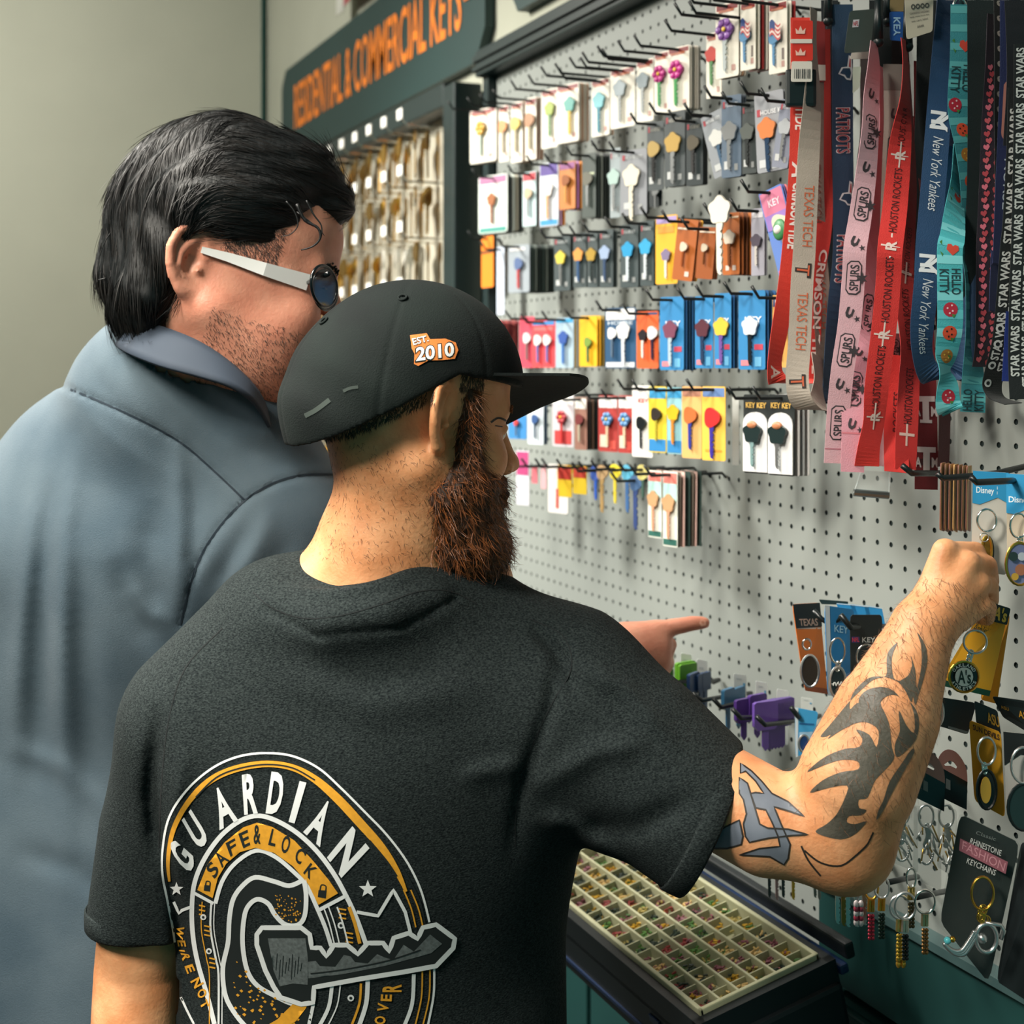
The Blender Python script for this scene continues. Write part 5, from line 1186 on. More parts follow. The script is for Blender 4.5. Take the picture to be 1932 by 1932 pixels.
for b, c1, c2, dd, nb in (((1068, 1200, 0, 405), (120, 70, 90), (170, 190, 200), 'blue card with a dark red key, first of the four blue cards', 4), ((1262, 1362, -5, 395), (90, 50, 60), (40, 60, 90), 'blue card with a dark maroon key, second of the four blue cards', 0), ((1370, 1462, -20, 395), (226, 190, 70), (110, 80, 150), 'blue card with a yellow key and purple blade', 2), ((1502, 1650, -35, 402), (214, 224, 228), (20, 30, 36), 'blue card with a white key and black blade, right one of the blue cards', 3)):
    card(R3(*b), BL, dd, G4, n=.095, keys=[(0, .45, .52, c1, c2, 2)], marks=bm_, nb=nb, bcol=[(40, 90, 140), (24, 60, 90)], dn=.005)
card(R3(1690, 1775, -10, 390), (214, 164, 90), 'tan card with a navy top, half hidden by the red lanyard', G4, n=.09, head=((60, 70, 110), .16), keys=[(.1, .5, .4, (160, 110, 60), silver, 0)], marks=[('t', 'FE', -.3, .45, .04, .15, (230, 226, 210))])
# fifth row
G5 = 'key cards in the fifth row'
card(R3(232, 332, 655, 785), (60, 130, 190), 'short blue card right of the bearded face', G5, n=.09, keys=[(0, .3, .6, (190, 70, 70), silver, 0)], hk=False)
card(R3(338, 425, 590, 815), (210, 222, 230), 'slim white card with a blue key in the fifth row', G5, n=.09, keys=[(.05, .38, .5, (60, 90, 140), (50, 70, 90), 0)], nb=2, bcol=[(70, 90, 110)])
card(R3(475, 592, 530, 828), (206, 200, 206), 'white card with a red and blue patterned key in the fifth row', G5, n=.095, head=((236, 236, 232), .22), keys=[(0, .45, .5, (190, 70, 80), (200, 60, 60), 1)], marks=[('r', -.4, .4, .70, .95, (196, 70, 70))])
card(R3(597, 665, 555, 845), (150, 110, 96), 'brownish card with a white top in the fifth row', G5, n=.085, head=((220, 220, 214), .22), keys=[(0, .42, .45, (120, 60, 60), (180, 170, 150), 0)], nb=6, bcol=[(50, 44, 40), (100, 80, 66), (30, 36, 34)], dn=.006)
for b, dd in (((728, 835, 545, 855), 'left red card with a white top and blue key'), ((838, 918, 545, 862), 'right red card with a white top and blue key')):
    card(R3(*b), (170, 60, 56), dd, G5, n=.09, head=((230, 232, 230), .22), keys=[(.05, .42, .5, (100, 150, 200), (214, 190, 160), 1)], marks=[('r', -.4, .0, .70, .92, (206, 196, 180)), ('r', .1, .4, .80, .95, (216, 90, 80))])
card(R3(915, 1030, 490, 885), (228, 228, 224), 'white card with a small black padlock shaped key', G5, n=.10, keys=[(0, .52, .38, (20, 26, 28), (40, 44, 46), 0)], marks=[('t', 'KEYS', -.2, .4, .18, .24, (190, 60, 50))])
card(R3(1005, 1105, 495, 860), (226, 200, 60), 'yellow and blue card with a black headed key', G5, n=.095, head=((60, 150, 200), .18), keys=[(0, .42, .42, (50, 44, 40), (180, 170, 60), 0)], marks=[('r', -.46, .46, .80, .98, (50, 130, 190))])
card(R3(1108, 1190, 500, 868), (140, 190, 200), 'blue and yellow card with a yellow key', G5, n=.09, head=((60, 150, 200), .16), keys=[(0, .38, .5, (226, 180, 40), (200, 130, 50), 2)], marks=[('r', -.46, .46, .80, .98, (50, 130, 190))])
card(R3(1190, 1298, 495, 892), (226, 176, 110), 'peach card with an orange and blue key', G5, n=.095, head=((170, 120, 100), .14), keys=[(0, .40, .5, (200, 110, 60), (50, 60, 150), 0)])
card(R3(1300, 1430, 495, 905), (238, 190, 80), 'yellow card with a red and blue shield shaped key', G5, n=.10, head=((100, 130, 180), .14), keys=[(0, .42, .58, (206, 50, 50), (60, 50, 150), 0)], marks=[('r', -.35, .35, .85, .88, (220, 160, 60))])
card(R3(1468, 1505, 555, 930), (200, 204, 200), 'slim clear plastic card edge left of the two white key cards', G5, n=.06, hk=False)
for b, dd, nb in (((1530, 1672, 540, 975), 'left white arched card with a black and gold header', 0), ((1668, 1812, 540, 988), 'right white arched card with a black and gold header', 3)):
    e, P, W, H, u, d, nn = card(R3(*b), (34, 40, 40), dd, G5, n=.10, psi=20, nb=nb, bcol=[(206, 206, 204), (150, 154, 154)], dn=.007, marks=[('t', 'KEY KEY', -.40, .40, .10, .17, (216, 176, 90), .03)])
    m = MB(); A_ = [(-.47 * W, .98 * H), (-.47 * W, .36 * H)] + [(-.47 * W * math.cos(k * math.pi / 8), (.36 - .14 * math.sin(k * math.pi / 8)) * H) for k in range(1, 8)] + [(.47 * W, .36 * H), (.47 * W, .98 * H)]
    m.prism(A_, lambda a, b_, w_: P + u * a + d * b_ + nn * (w_ + .0008), .002, cmat((226, 228, 228))); m.build('white_insert', e, fixn=True)
    q = MB(); key_mesh(q, P + u * (-.02 * W) + d * (.48 * H) + nn * .007, u, d, nn, .46 * H, cmat((34, 48, 48), .25), silver if nb else cmat((120, 150, 150), .3), hr=.13 * H, t=.004, kind=2)
    q.ball(P + u * (-.02 * W) + d * (.38 * H) + nn * .008, (.2 * W, .05 * H, .003), cmat((196, 130, 90)), 12, 6, ax=(u, d, nn)); q.build('key', e, fixn=True)
# sixth row
G6 = 'small items in the sixth row'
card(R3(275, 345, 850, 1150), (210, 210, 220), 'white card beside the bearded chin', G6, n=.085, head=((180, 70, 120), .45), hk=False)
card(R3(360, 392, 930, 1030), (206, 110, 120), 'small pink tag in the sixth row', G6, n=.08); card(R3(412, 440, 930, 1060), (226, 170, 176), 'small pale pink tag in the sixth row', G6, n=.08)
card(R3(450, 560, 925, 1195), (234, 230, 226), 'white card with a red stripe in the sixth row', G6, n=.095, marks=[('r', -.1, .05, .5, .9, (196, 100, 90))])
card(R3(502, 582, 930, 1105), (216, 180, 40), 'yellow tag with a red top, left one', G6, n=.09, head=((170, 50, 40), .45)); card(R3(588, 664, 935, 1090), (206, 176, 40), 'yellow tag with a red top, right one', G6, n=.09, head=((176, 60, 44), .42))
for x, y0, y1, c1, c2, dd in ((715, 955, 1110, (60, 90, 170), (40, 90, 190), 'blue and yellow key'), (750, 950, 1180, (180, 150, 110), (170, 140, 90), 'brass brown key'), (822, 945, 1130, (226, 206, 60), (216, 196, 60), 'plain yellow key'), (890, 950, 1180, (90, 170, 200), (60, 100, 150), 'pale blue key'), (935, 1010, 1275, (70, 100, 140), (50, 70, 120), 'dark blue key'), (975, 950, 1100, (200, 190, 120), (60, 90, 80), 'green and cream key')):
    P = onwall(880 + x * .3416, 560 + (y0 + 20) * .3416, .09); q = MB(); key_mesh(q, P, (.4, -.9, 0), (0, 0, -1), (-.9, -.4, 0), (y1 - y0) * .3416 * depth(P) / F * 1.0, cmat(c1), cmat(c2), hr=.011, t=.003)
    tag(q.build('key', fixn=True), dd + ' hanging loose in the sixth row', 'key', 'loose keys in the sixth row'); hook(P + UPZ * .004, .09, 'black wire hook with the %s in the sixth row' % dd)
for b, dd, nb in (((1003, 1078, 960, 1330), 'white card with a pink top and brown figure key', 2), ((1085, 1165, 965, 1380), 'white and teal card with a pink top and tan figure key, lowest right', 6)):
    card(R3(*b), (222, 226, 216), dd, G6, n=.09, psi=14, head=((206, 120, 110), .16), keys=[(0, .42, .5, (190, 150, 110), (200, 150, 120), 2)], marks=[('r', -.46, .46, .16, .4, (170, 210, 206)), ('r', -.46, .46, .90, .98, (50, 100, 90))], nb=nb, bcol=[(110, 100, 90), (226, 190, 180), (50, 70, 66)], dn=.0065, jit=.001)
# ---------------------------------------------------------------- lanyards
A = lambda x, y: (1400 + x * .2754, y * .2754)
B = lambda x, y: (1400 + x * .2754, 450 + y * .2754)
_pix0 = pix
def pix(px, py, Z):
    'as before, but kept in front of the pegboard'
    P = _pix0(px, py, Z); n = .010 + max(0, 1.66 - Z) * .16
    return onwall(px, py, n) if (P.x > -n and px > 1380) else P
class Rib:
    "a strap hanging through pixel points at given distances; psi turns it from facing the camera"
    def __init__(s, pts, wd, col=None, m=None, edge=None, n=None, gloss=.6):
        # pts: (px, py, Z, angle) ; angle 0 = facing the camera
        P = smoothpath([(p[0], p[1], p[2], p[3] if len(p) > 3 else 0) for p in pts], 6)
        s.px = P; s.c = [pix(p[0], p[1], p[2]) for p in P]; s.w = []
        for i, p in enumerate(P):
            a = s.c[max(0, i - 1)]; b = s.c[min(len(P) - 1, i + 1)]; t = (b - a).normalized()
            an = math.radians(p[3]); w_ = RGT * math.cos(an) + FWD * math.sin(an); w_ = (w_ - t * w_.dot(t)).normalized(); s.w.append(w_)
        s.wd = wd; s.m = m or strapm(col); s.edge = edge; s.marks = MB()
        s.L = [0]
        for i in range(1, len(s.c)): s.L.append(s.L[-1] + (s.c[i] - s.c[i - 1]).length)
    def at(s, l, t, o=0):
        "point at arc length l, t in -0.5..0.5 across, lifted by o"
        l = min(max(l, 0), s.L[-1] - 1e-6); i = max(k for k in range(len(s.L) - 1) if s.L[k] <= l); f = (l - s.L[i]) / max(1e-9, s.L[i + 1] - s.L[i])
        c = s.c[i].lerp(s.c[i + 1], f); w_ = s.w[i].lerp(s.w[i + 1], f).normalized(); tt = (s.c[i + 1] - s.c[i]).normalized(); nn = w_.cross(tt)
        if nn.dot(c - CAM) > 0: nn = -nn
        return c + w_ * (t * s.wd) + nn * o
    def ly(s, py):
        "arc length where the strap first crosses image row py"
        for i in range(len(s.px) - 1):
            a, b = s.px[i][1], s.px[i + 1][1]
            if (a - py) * (b - py) <= 0 and a != b: return s.L[i] + (s.L[i + 1] - s.L[i]) * (py - a) / (b - a)
        return s.L[-1] if abs(py - s.px[-1][1]) < abs(py - s.px[0][1]) else 0
    def text(s, txt, y0, y1, t0, t1, col, down=True, bold=.02, shear=0, grid=6, o=.0006):
        "down: reads downwards with the letter tops to the right; else reads upwards with the tops to the left"
        l0, l1 = s.ly(y0), s.ly(y1)
        if down: fn = lambda x, y: s.at(l0 + (l1 - l0) * x, t0 + (t1 - t0) * y, o)
        else: fn = lambda x, y: s.at(l1 + (l0 - l1) * x, t1 + (t0 - t1) * y, o)
        text_on(s.marks, txt, fn, cmat(col, .6), grid=(grid, 1), bold=bold, shear=shear)
    def poly(s, loop, yc, tc, size, col, o=.0006, rot=0):
        "shape in strap units centred at row yc; x along the width, y down"
        l0 = s.ly(yc); ca, sa = math.cos(math.radians(rot)), math.sin(math.radians(rot))
        L = [(x * ca - y * sa, x * sa + y * ca) for x, y in loop]
        tri = geometry.tessellate_polygon([[Vector((x, y, 0)) for x, y in L]])
        s.marks.add([s.at(l0 + y * size, tc + x * size / s.wd, o) for x, y in L], [tuple(t) for t in tri], cmat(col, .6))
    def stripe(s, t0, t1, col, l0=0, l1=1, o=.0003):
        n = 40; a, b = s.L[-1] * l0, s.L[-1] * l1; vs = []
        for i in range(n + 1): l = a + (b - a) * i / n; vs += [s.at(l, t0, o), s.at(l, t1, o)]
        s.marks.add(vs, [(2 * i, 2 * i + 1, 2 * i + 3, 2 * i + 2) for i in range(n)], cmat(col, .6))
    def mesh(s):
        mb = MB(); vs = []; th = .0006; n = len(s.c)
        for i in range(n):
            tt = (s.c[min(n - 1, i + 1)] - s.c[max(0, i - 1)]).normalized(); nn = s.w[i].cross(tt); w_ = s.w[i] * (s.wd / 2)
            if nn.dot(s.c[i] - CAM) > 0: nn = -nn
            vs += [s.c[i] - w_, s.c[i] + w_, s.c[i] + w_ - nn * th, s.c[i] - w_ - nn * th]
        fs = []
        for i in range(n - 1):
            for k in range(4): l = (k + 1) % 4; fs.append((4 * i + k, 4 * i + l, 4 * i + 4 + l, 4 * i + 4 + k))
        fs += [(3, 2, 1, 0), tuple(4 * n - 4 + k for k in range(4))]
        mb.add(vs, fs, s.m); return mb
_sm = {}
def strapm(c):
    k = tuple(c)
    if k not in _sm: _sm[k] = mat('strap_%02x%02x%02x' % k, lin(*c), .62, bump=.25, bscale=900, var=.06, scale=25, sheen=.1)
    return _sm[k]
def lanyard(label, straps, n_strand=('front_strap', 'back_strap', 'side_strap', 'loop_strap')):
    e = empty('lanyard', tuple(straps[0].c[0]), label, 'lanyard', 'lanyards hanging on the right of the pegboard')
    for i, s in enumerate(straps):
        o = s.mesh().build('strap', e)
        if s.marks.v: child(s.marks.build('print'), o)
    return e
def clasp(e, px, py, Z, r=.009, m=chrome, name='clip'):
    c = pix(px, py, Z)
    mb = MB().tube([c + RGT * (r * math.cos(a)) * .7 + UP * (r * 1.3 * math.sin(a)) for a in [k * math.pi / 8 for k in range(16)]], .0016, m, 6, closed=True)
    mb.tube([c + UP * r * 1.3, c + UP * (r * 1.3 + .012)], .004, m, 8); mb.build(name, e, smooth=True)
RED = (214, 58, 44)
# 1 red lanyard with white lettering
s1 = Rib([A(400, 120) + (1.56,), A(398, 700) + (1.56,), A(385, 1200) + (1.56,), A(340, 1700) + (1.56, 5), B(305, 350) + (1.555, 15), B(255, 650) + (1.55, 25), B(225, 850) + (1.55, 35), B(240, 970) + (1.555, 20), B(300, 990) + (1.575, 0), B(420, 980) + (1.59,), B(480, 960) + (1.60,)], .0215, RED)
s1.text('NTIDE', 186, 245, -.25, .32, (240, 232, 226)); s1.text('A', 305, 335, -.35, .35, (240, 232, 226), shear=.3, bold=.03); s1.text('CRIMSON TIDE', 345, 470, -.26, .30, (240, 232, 226), bold=.03); s1.text('A', 688, 710, -.3, .3, (240, 220, 210), shear=.3)
s1b = Rib([A(545, 200) + (1.61,), A(550, 900) + (1.61,), A(560, 1500) + (1.60,), B(500, 300) + (1.60,), B(480, 700) + (1.60,), B(475, 970) + (1.60,)], .020, (196, 50, 42)); s1b.text('CRIMSON TIDE', 470, 705, .0, .45, (226, 214, 206))
lanyard('bright red lanyard with white lettering, leftmost of the lanyards', [s1, s1b])
# its tags
def plate(name, pts, Z, m, label, cat, grp=None, th=.001, deco=None, parent=None):
    "flat card given by 4 pixel corners TL TR BR BL"
    Zs = Z if isinstance(Z, (list, tuple)) else [Z] * 4
    P = [pix(x, y, z) for (x, y), z in zip(pts, Zs)]; nn = (P[1] - P[0]).cross(P[3] - P[0]).normalized(); nn = nn if nn.dot(P[0] - CAM) < 0 else -nn
    mb = MB(); r = .08
    L = [];
    for k in range(4):
        a, b, c = P[k], P[(k - 1) % 4], P[(k + 1) % 4]; L += [a.lerp(b, r), a.lerp((b + c) / 2, r * .55), a.lerp(c, r)]
    mb.add(L + [p - nn * th for p in L], [tuple(range(12)), tuple(range(12, 24))[::-1]] + [(k, (k + 1) % 12, 12 + (k + 1) % 12, 12 + k) for k in range(12)], m)
    o = mb.build(name, parent, fixn=True)
    if label: tag(o, label, cat, grp)
    fn = lambda x, y, o_=0: (P[0] * (1 - x) + P[1] * x) * (1 - y) + (P[3] * (1 - x) + P[2] * x) * y + nn * (.0004 + o_)
    if deco:
        m2 = MB()
        for dd in deco:
            if dd[0] == 'r': m2.add([fn(dd[1], dd[3]), fn(dd[2], dd[3]), fn(dd[2], dd[4]), fn(dd[1], dd[4])], [(0, 1, 2, 3)], cmat(dd[5]))
            elif dd[0] == 't': text_on(m2, dd[1], lambda x, y: fn(dd[2] + (dd[3] - dd[2]) * x, dd[5] + (dd[4] - dd[5]) * y, .0004), cmat(dd[6]), bold=dd[7] if len(dd) > 7 else .015)
            elif dd[0] == 'v': text_on(m2, dd[1], lambda x, y: fn(dd[2] + (dd[3] - dd[2]) * y, dd[4] + (dd[5] - dd[4]) * x, .0004), cmat(dd[6]), bold=.02)
            elif dd[0] == 'p': m2.add([fn(x, y, .0004) for x, y in dd[1]], [tuple(t) for t in geometry.tessellate_polygon([[Vector((x, y, 0)) for x, y in dd[1]]])], cmat(dd[2]))
        if m2.v: child(m2.build('printing'), o)
    return o, fn, P, nn
crown = [(.2, .85), (.15, .35), (.35, .6), (.5, .15), (.65, .6), (.85, .35), (.8, .85)]
for (y0, y1, k) in ((140, 270, 'upper'), (295, 415, 'lower')):
    plate('hang_tag', [A(345, y0), A(485, y0), A(485, y1), A(340, y1)], 1.535, cmat((206, 52, 38)), '%s red tag with a pale crown on the red lanyard' % k, 'tag', deco=[('p', [(x * .7 + .05, y * .6 + .2) for x, y in crown], (232, 190, 176))])
for (x0, x1, y0, y1, k) in ((335, 480, 268, 296, 'narrow white paper strip between the red crown tags'), (340, 480, 420, 560, 'white barcode label on the red lanyard')):
    plate('price_label', [A(x0, y0), A(x1, y0), A(x1, y1), A(x0 - 4, y1)], 1.534, cmat((214, 210, 200)), k, 'label', deco=[('r', .14 + .09 * i, .14 + .09 * i + (.05 if i % 3 else .025), .38, .85, (60, 60, 60)) for i in range(9)] if y1 > 400 else None)
plate('hang_tag', [A(500, 140), A(568, 150), A(572, 560), A(505, 560)], 1.60, cmat((120, 34, 34)), 'dark red tag behind the beige lanyard', 'tag', deco=[('r', 0, 1, .72, .98, (190, 186, 176))])
o = tag(MB().box(pix(*A(402, 605), 1.545), .017, .005, .021, blk, ax=(RGT, FWD, UP), bev=.004).build('buckle'), 'black plastic buckle below the barcode label', 'buckle')
# 2 beige lanyard
BE = (168, 158, 146)
s2 = Rib([A(492, 60) + (1.55, 60), A(488, 300) + (1.55, 60), A(482, 700) + (1.545, 30), A(455, 1100) + (1.54, 5), A(428, 1700) + (1.535,), B(412, 300) + (1.53,), B(395, 700) + (1.52,), B(378, 950) + (1.515, -10), B(400, 1100) + (1.515, -20), B(465, 1170) + (1.525, -10), B(520, 1130) + (1.55, 40), B(525, 1000) + (1.575, 60), B(515, 800) + (1.59, 50)], .0245, BE)
s2.text('TEXAS TECH', 350, 465, -.12, .32, (190, 96, 60), bold=.0); s2.text('TEXAS TECH', 552, 660, -.18, .28, (190, 96, 60), bold=.0)
for y in (510, 720): s2.text('T', y - 14, y + 14, -.36, .36, (40, 30, 28), bold=.05); s2.text('T', y - 10, y + 10, -.28, .28, (190, 90, 56), bold=.0, o=.0009)
s2b = Rib([A(510, 500) + (1.60, 20), A(500, 1200) + (1.60,), A(520, 1700) + (1.60,), B(545, 400) + (1.60,), B(560, 800) + (1.60, 20), B(540, 1100) + (1.59, 50)], .020, (122, 108, 98)); s2b.text('TEXAS TECH', 500, 620, -.2, .25, (150, 66, 46), bold=.0); s2b.text('TEXAS TECH', 310, 420, -.1, .3, (110, 60, 46), bold=.0)
e = lanyard('beige lanyard with rust coloured lettering, looping in front of the red one', [s2, s2b])
# 3 navy lanyard
NV = (24, 56, 84)
s3 = Rib([A(688, 30) + (1.60,), A(690, 900) + (1.60,), A(695, 1700) + (1.60,), B(660, 400) + (1.60, 10), B(625, 700) + (1.60, 30), B(600, 1000) + (1.60, 40), B(605, 1110) + (1.60, 30), B(630, 1100) + (1.62, 60)], .0238, NV)
for y0, y1 in ((203, 290), (443, 535)): s3.text('PATRIOTS', y0, y1, -.34, .36, (206, 206, 210), bold=.03); s3.text('PATRIOTS', y0 + 1, y1 - 1, -.29, .31, (160, 60, 66), bold=.0, o=.0009)
for yc in (135, 372):
    s3.poly([(-.4, .15), (-.2, -.25), (.15, -.3), (.25, -1.0), (.42, -.9), (.48, .1), (.38, .55), (.1, .5), (-.05, .3)], yc, .1, .0185, (206, 212, 216)); s3.poly([(-.3, .12), (-.1, -.2), (.3, -.2), (.38, .1), (.3, .42), (.12, .4), (0, .2)], yc, .1, .0185, NV, o=.0009)
    s3.poly([(.30, -.85), (.36, -.8), (.36, -.25), (.24, -.28)], yc, .1, .0185, (170, 60, 66), o=.0009)
s3b = Rib([A(600, 80) + (1.63, 60), A(600, 1500) + (1.63, 60), B(610, 600) + (1.63, 50), B(625, 1110) + (1.63, 50)], .02, (20, 40, 60))
lanyard('navy lanyard with red outlined white lettering, right of the beige one', [s3, s3b])
# 4 pink lanyard
PK = (222, 178, 188)
s4 = Rib([A(905, 290) + (1.52, 60), A(905, 450) + (1.52, 45), A(890, 650) + (1.52, 35), A(880, 900) + (1.51, 30), A(850, 1200) + (1.51, 15), A(808, 1500) + (1.50, 5), A(775, 1700) + (1.49,), B(765, 260) + (1.49,), B(735, 600) + (1.49,), B(690, 900) + (1.49,), B(660, 1200) + (1.495,), B(640, 1540) + (1.50,)], .0245, PK)
s4b = Rib([A(945, 450) + (1.56, 60), A(958, 800) + (1.56, 65), A(940, 1100) + (1.56, 60), B(860, 500) + (1.55, 30), B(800, 800) + (1.52, 15), B(765, 1050) + (1.50,), B(762, 1300) + (1.49,), B(757, 1600) + (1.485,)], .0245, (206, 146, 160))
def badge(S, y0, y1, down=False, fg=(60, 56, 60), bg=PK, t=0):
    yc = (y0 + y1) / 2; h = (S.ly(y1) - S.ly(y0)) / 2; q = abs(h) / .011
    o_ = [(-.42, -.8), (-.2, -1), (.25, -1), (.42, -.75), (.42, .8), (.2, 1), (-.25, 1), (-.42, .75)]
    S.poly([(x * .019, y * abs(h)) for x, y in o_], yc, t, 1, fg); S.poly([(x * .0165, y * abs(h) * .92) for x, y in o_], yc, t, 1, bg, o=.0008)
    S.text('SPURS', y0 + (y1 - y0) * .12, y1 - (y1 - y0) * .12, t - .18, t + .22, fg, down=down, bold=.02, grid=4, o=.0011)
    S.poly([(.007 * math.cos(a) * (1 if k % 2 else .4) + .0085, .007 * math.sin(a) * (1 if k % 2 else .4)) for k, a in enumerate([i * math.pi / 6 for i in range(12)])], yc, t, 1, fg, o=.0013)
def spur(S, yc, fg=(60, 56, 60), bg=PK):
    U = [(-.5, -.6), (-.2, -.7), (-.2, .1), (0, .3), (.2, .1), (.2, -.6), (.45, -.5), (.45, .3), (.1, .7), (-.3, .6), (-.5, .2)]
    S.poly([(x * .0085, y * .0085) for x, y in U], yc, -.05, 1, fg, rot=15); S.poly([(.004 * math.cos(a) * (1 if k % 2 else .35) + .007, .004 * math.sin(a) * (1 if k % 2 else .35) + .006) for k, a in enumerate([i * math.pi / 5 for i in range(10)])], yc, 0, 1, fg)
for a, b in ((216, 280), (354, 417), (492, 556), (629, 692), (765, 830)): badge(s4, a, b)
for y in (178, 316, 456, 590, 725): spur(s4, y)
for a, b in ((556, 625), (700, 765)): badge(s4b, a, b, bg=(206, 146, 160))
for y in (665, 800): spur(s4b, y, bg=(206, 146, 160))
s4.stripe(-.5, .5, (190, 120, 134), .965, .968); s4b.stripe(-.5, .5, (200, 120, 130), .91, .914)
e = lanyard('pink lanyard with black badge marks, left of the bright red lettered one', [s4, s4b])
# 5 grey lanyard behind
s5 = Rib([A(1060, 440) + (1.58,), A(1050, 900) + (1.58,), A(1020, 1300) + (1.58, 10), A(990, 1700) + (1.58,), B(960, 300) + (1.58,)], .030, (150, 144, 136))
s5.stripe(-.5, .5, (110, 104, 98), .0, .12); spur(s5, 215, bg=(150, 144, 136)); badge(s5, 255, 325, bg=(150, 144, 136)); spur(s5, 350)
s5b = Rib([A(850, 400) + (1.60, 40), A(850, 900) + (1.60, 40), A(830, 1100) + (1.60, 40), A(800, 1500) + (1.60, 40)], .022, (120, 120, 118)); badge(s5b, 175, 215, bg=(120, 120, 118))
lanyard('grey lanyard with black badge marks hanging behind the pink and red ones', [s5, s5b])
# 6 bright red lettered lanyard
RR = (212, 50, 46)
s6 = Rib([A(1112, 270) + (1.50, 60), A(1122, 450) + (1.50, 62), A(1118, 700) + (1.50, 50), A(1085, 1000) + (1.50, 15), A(1050, 1400) + (1.49,), A(1015, 1700) + (1.47,), B(1005, 260) + (1.47,), B(975, 600) + (1.47,), B(925, 1000) + (1.475, 5), B(905, 1250) + (1.48, 20), B(870, 1430) + (1.48, 15), B(855, 1560) + (1.485,)], .0262, RR)
DK = (60, 24, 26)
for a, b in ((203, 275), (318, 438), (485, 608), (652, 772)): s6.text('HOUSTON ROCKETS' if a > 210 else 'HOUSTON R', a, b, -.16, .16, DK, down=False, bold=.0, grid=10)
for y in (292, 463, 630, 785):
    s6.text('R', y - 9, y + 9, -.20, .24, (236, 214, 206), down=False, bold=.02); s6.poly([(-.42, -.03), (.42, .0), (.42, .03), (-.42, .05)], y + 1, 0, .024, (236, 214, 206)); s6.poly([(-.02, -.42), (.03, -.42), (.03, .42), (-.02, .42)], y, 0, .034, (236, 214, 206))
s6b = Rib([A(1140, 420) + (1.54, 70), A(1165, 900) + (1.54, 65), A(1170, 1300) + (1.54, 55), A(1135, 1700) + (1.53, 40), B(1115, 400) + (1.52, 30), B(1150, 750) + (1.51, 30), B(1145, 1000) + (1.50, 20), B(1130, 1300) + (1.49, 15), B(1120, 1580) + (1.485, 20)], .0262, (206, 48, 46))
for a, b in ((430, 520), (545, 660), (695, 800)): s6b.text('HOUSTON ROCKETS', a, b, -.18, .18, DK, down=False, bold=.0, grid=10)
for y in (515, 820): s6b.poly([(-.3, -.05), (.3, -.05), (.3, .05), (-.3, .05)], y, 0, .03, (236, 200, 190)); s6b.poly([(-.05, -.4), (.03, -.4), (.03, .4), (-.05, .4)], y, 0, .03, (236, 200, 190))
s6c = Rib([B(1070, 800) + (1.53, 10), B(1060, 1100) + (1.52, 5), B(1055, 1350) + (1.50,), B(1060, 1600) + (1.48,)], .026, (192, 44, 40)); s6c.text('ROCKETS', 740, 815, -.15, .15, DK, down=False, bold=.0)
lanyard('bright red lanyard with black lettering, middle of the row', [s6, s6b, s6c])
s6d = Rib([B(1040, 650) + (1.545, 30), B(1030, 900) + (1.545, 20), B(985, 1200) + (1.53,), B(965, 1560) + (1.51,)], .022, (200, 160, 166)); badge(s6d, 640, 680, bg=(200, 160, 166)); badge(s6d, 755, 800, bg=(200, 160, 166)); spur(s6d, 720)
lanyard('pale pink lanyard showing between the bright red straps', [s6d])
# clear plastic sleeve end below
mb = MB(); cp_ = mat('clear_plastic', lin(210, 220, 220), .08, alpha=.28, spec=.9)
a, b, c, d_ = pix(*B(820, 1590), 1.50), pix(*B(1015, 1600), 1.50), pix(*B(1005, 1760), 1.50), pix(*B(765, 1740), 1.50)
mb.tube([a, d_, c, b], .0013, cp_, 6).tube([d_, c], .004, mat('grey_metal', lin(120, 130, 130), .25, .8), 8)
mb.add([a, b, c, d_], [(0, 1, 2, 3)], cp_)
tag(mb.build('badge_clip'), 'clear plastic buckle hanging under the pink and red straps', 'clip')
# 7 maroon lanyard
MR = (110, 26, 32)
s7 = Rib([A(1250, 420) + (1.62, 10), A(1235, 800) + (1.62, 30), A(1210, 1400) + (1.62, 20), B(1220, 300) + (1.60,), B(1250, 900) + (1.57,), B(1262, 1400) + (1.55,), B(1262, 1720) + (1.545,)], .0255, MR)
for yc in (773, 869):
    s7.poly([(-.34, -.5), (.34, -.5), (.34, -.3), (.12, -.3), (.12, .38), (.22, .38), (.22, .5), (-.22, .5), (-.22, .38), (-.12, .38), (-.12, -.3), (-.34, -.3)], yc, 0, .030, (214, 210, 208))
    P0 = s7
    l_ = s7.ly(yc)
    for ch, tx in (('A', -.36), ('M', .36)): text_on(s7.marks, ch, lambda x, y: s7.at(l_ + .0085 - .011 * y - .001, tx - .14 + .28 * x, .0008), cmat((214, 210, 208)), bold=.03)
s7.stripe(-.5, .5, (60, 16, 20), .93, .945)
s7b = Rib([A(1180, 800) + (1.63, 50), A(1230, 1000) + (1.63, 30), B(1380, 600) + (1.60, 30), B(1390, 1200) + (1.60, 40), B(1380, 1560) + (1.60, 40)], .022, (84, 22, 28))
lanyard('dark maroon lanyard with white stitched letters, hanging lowest of the row', [s7, s7b])
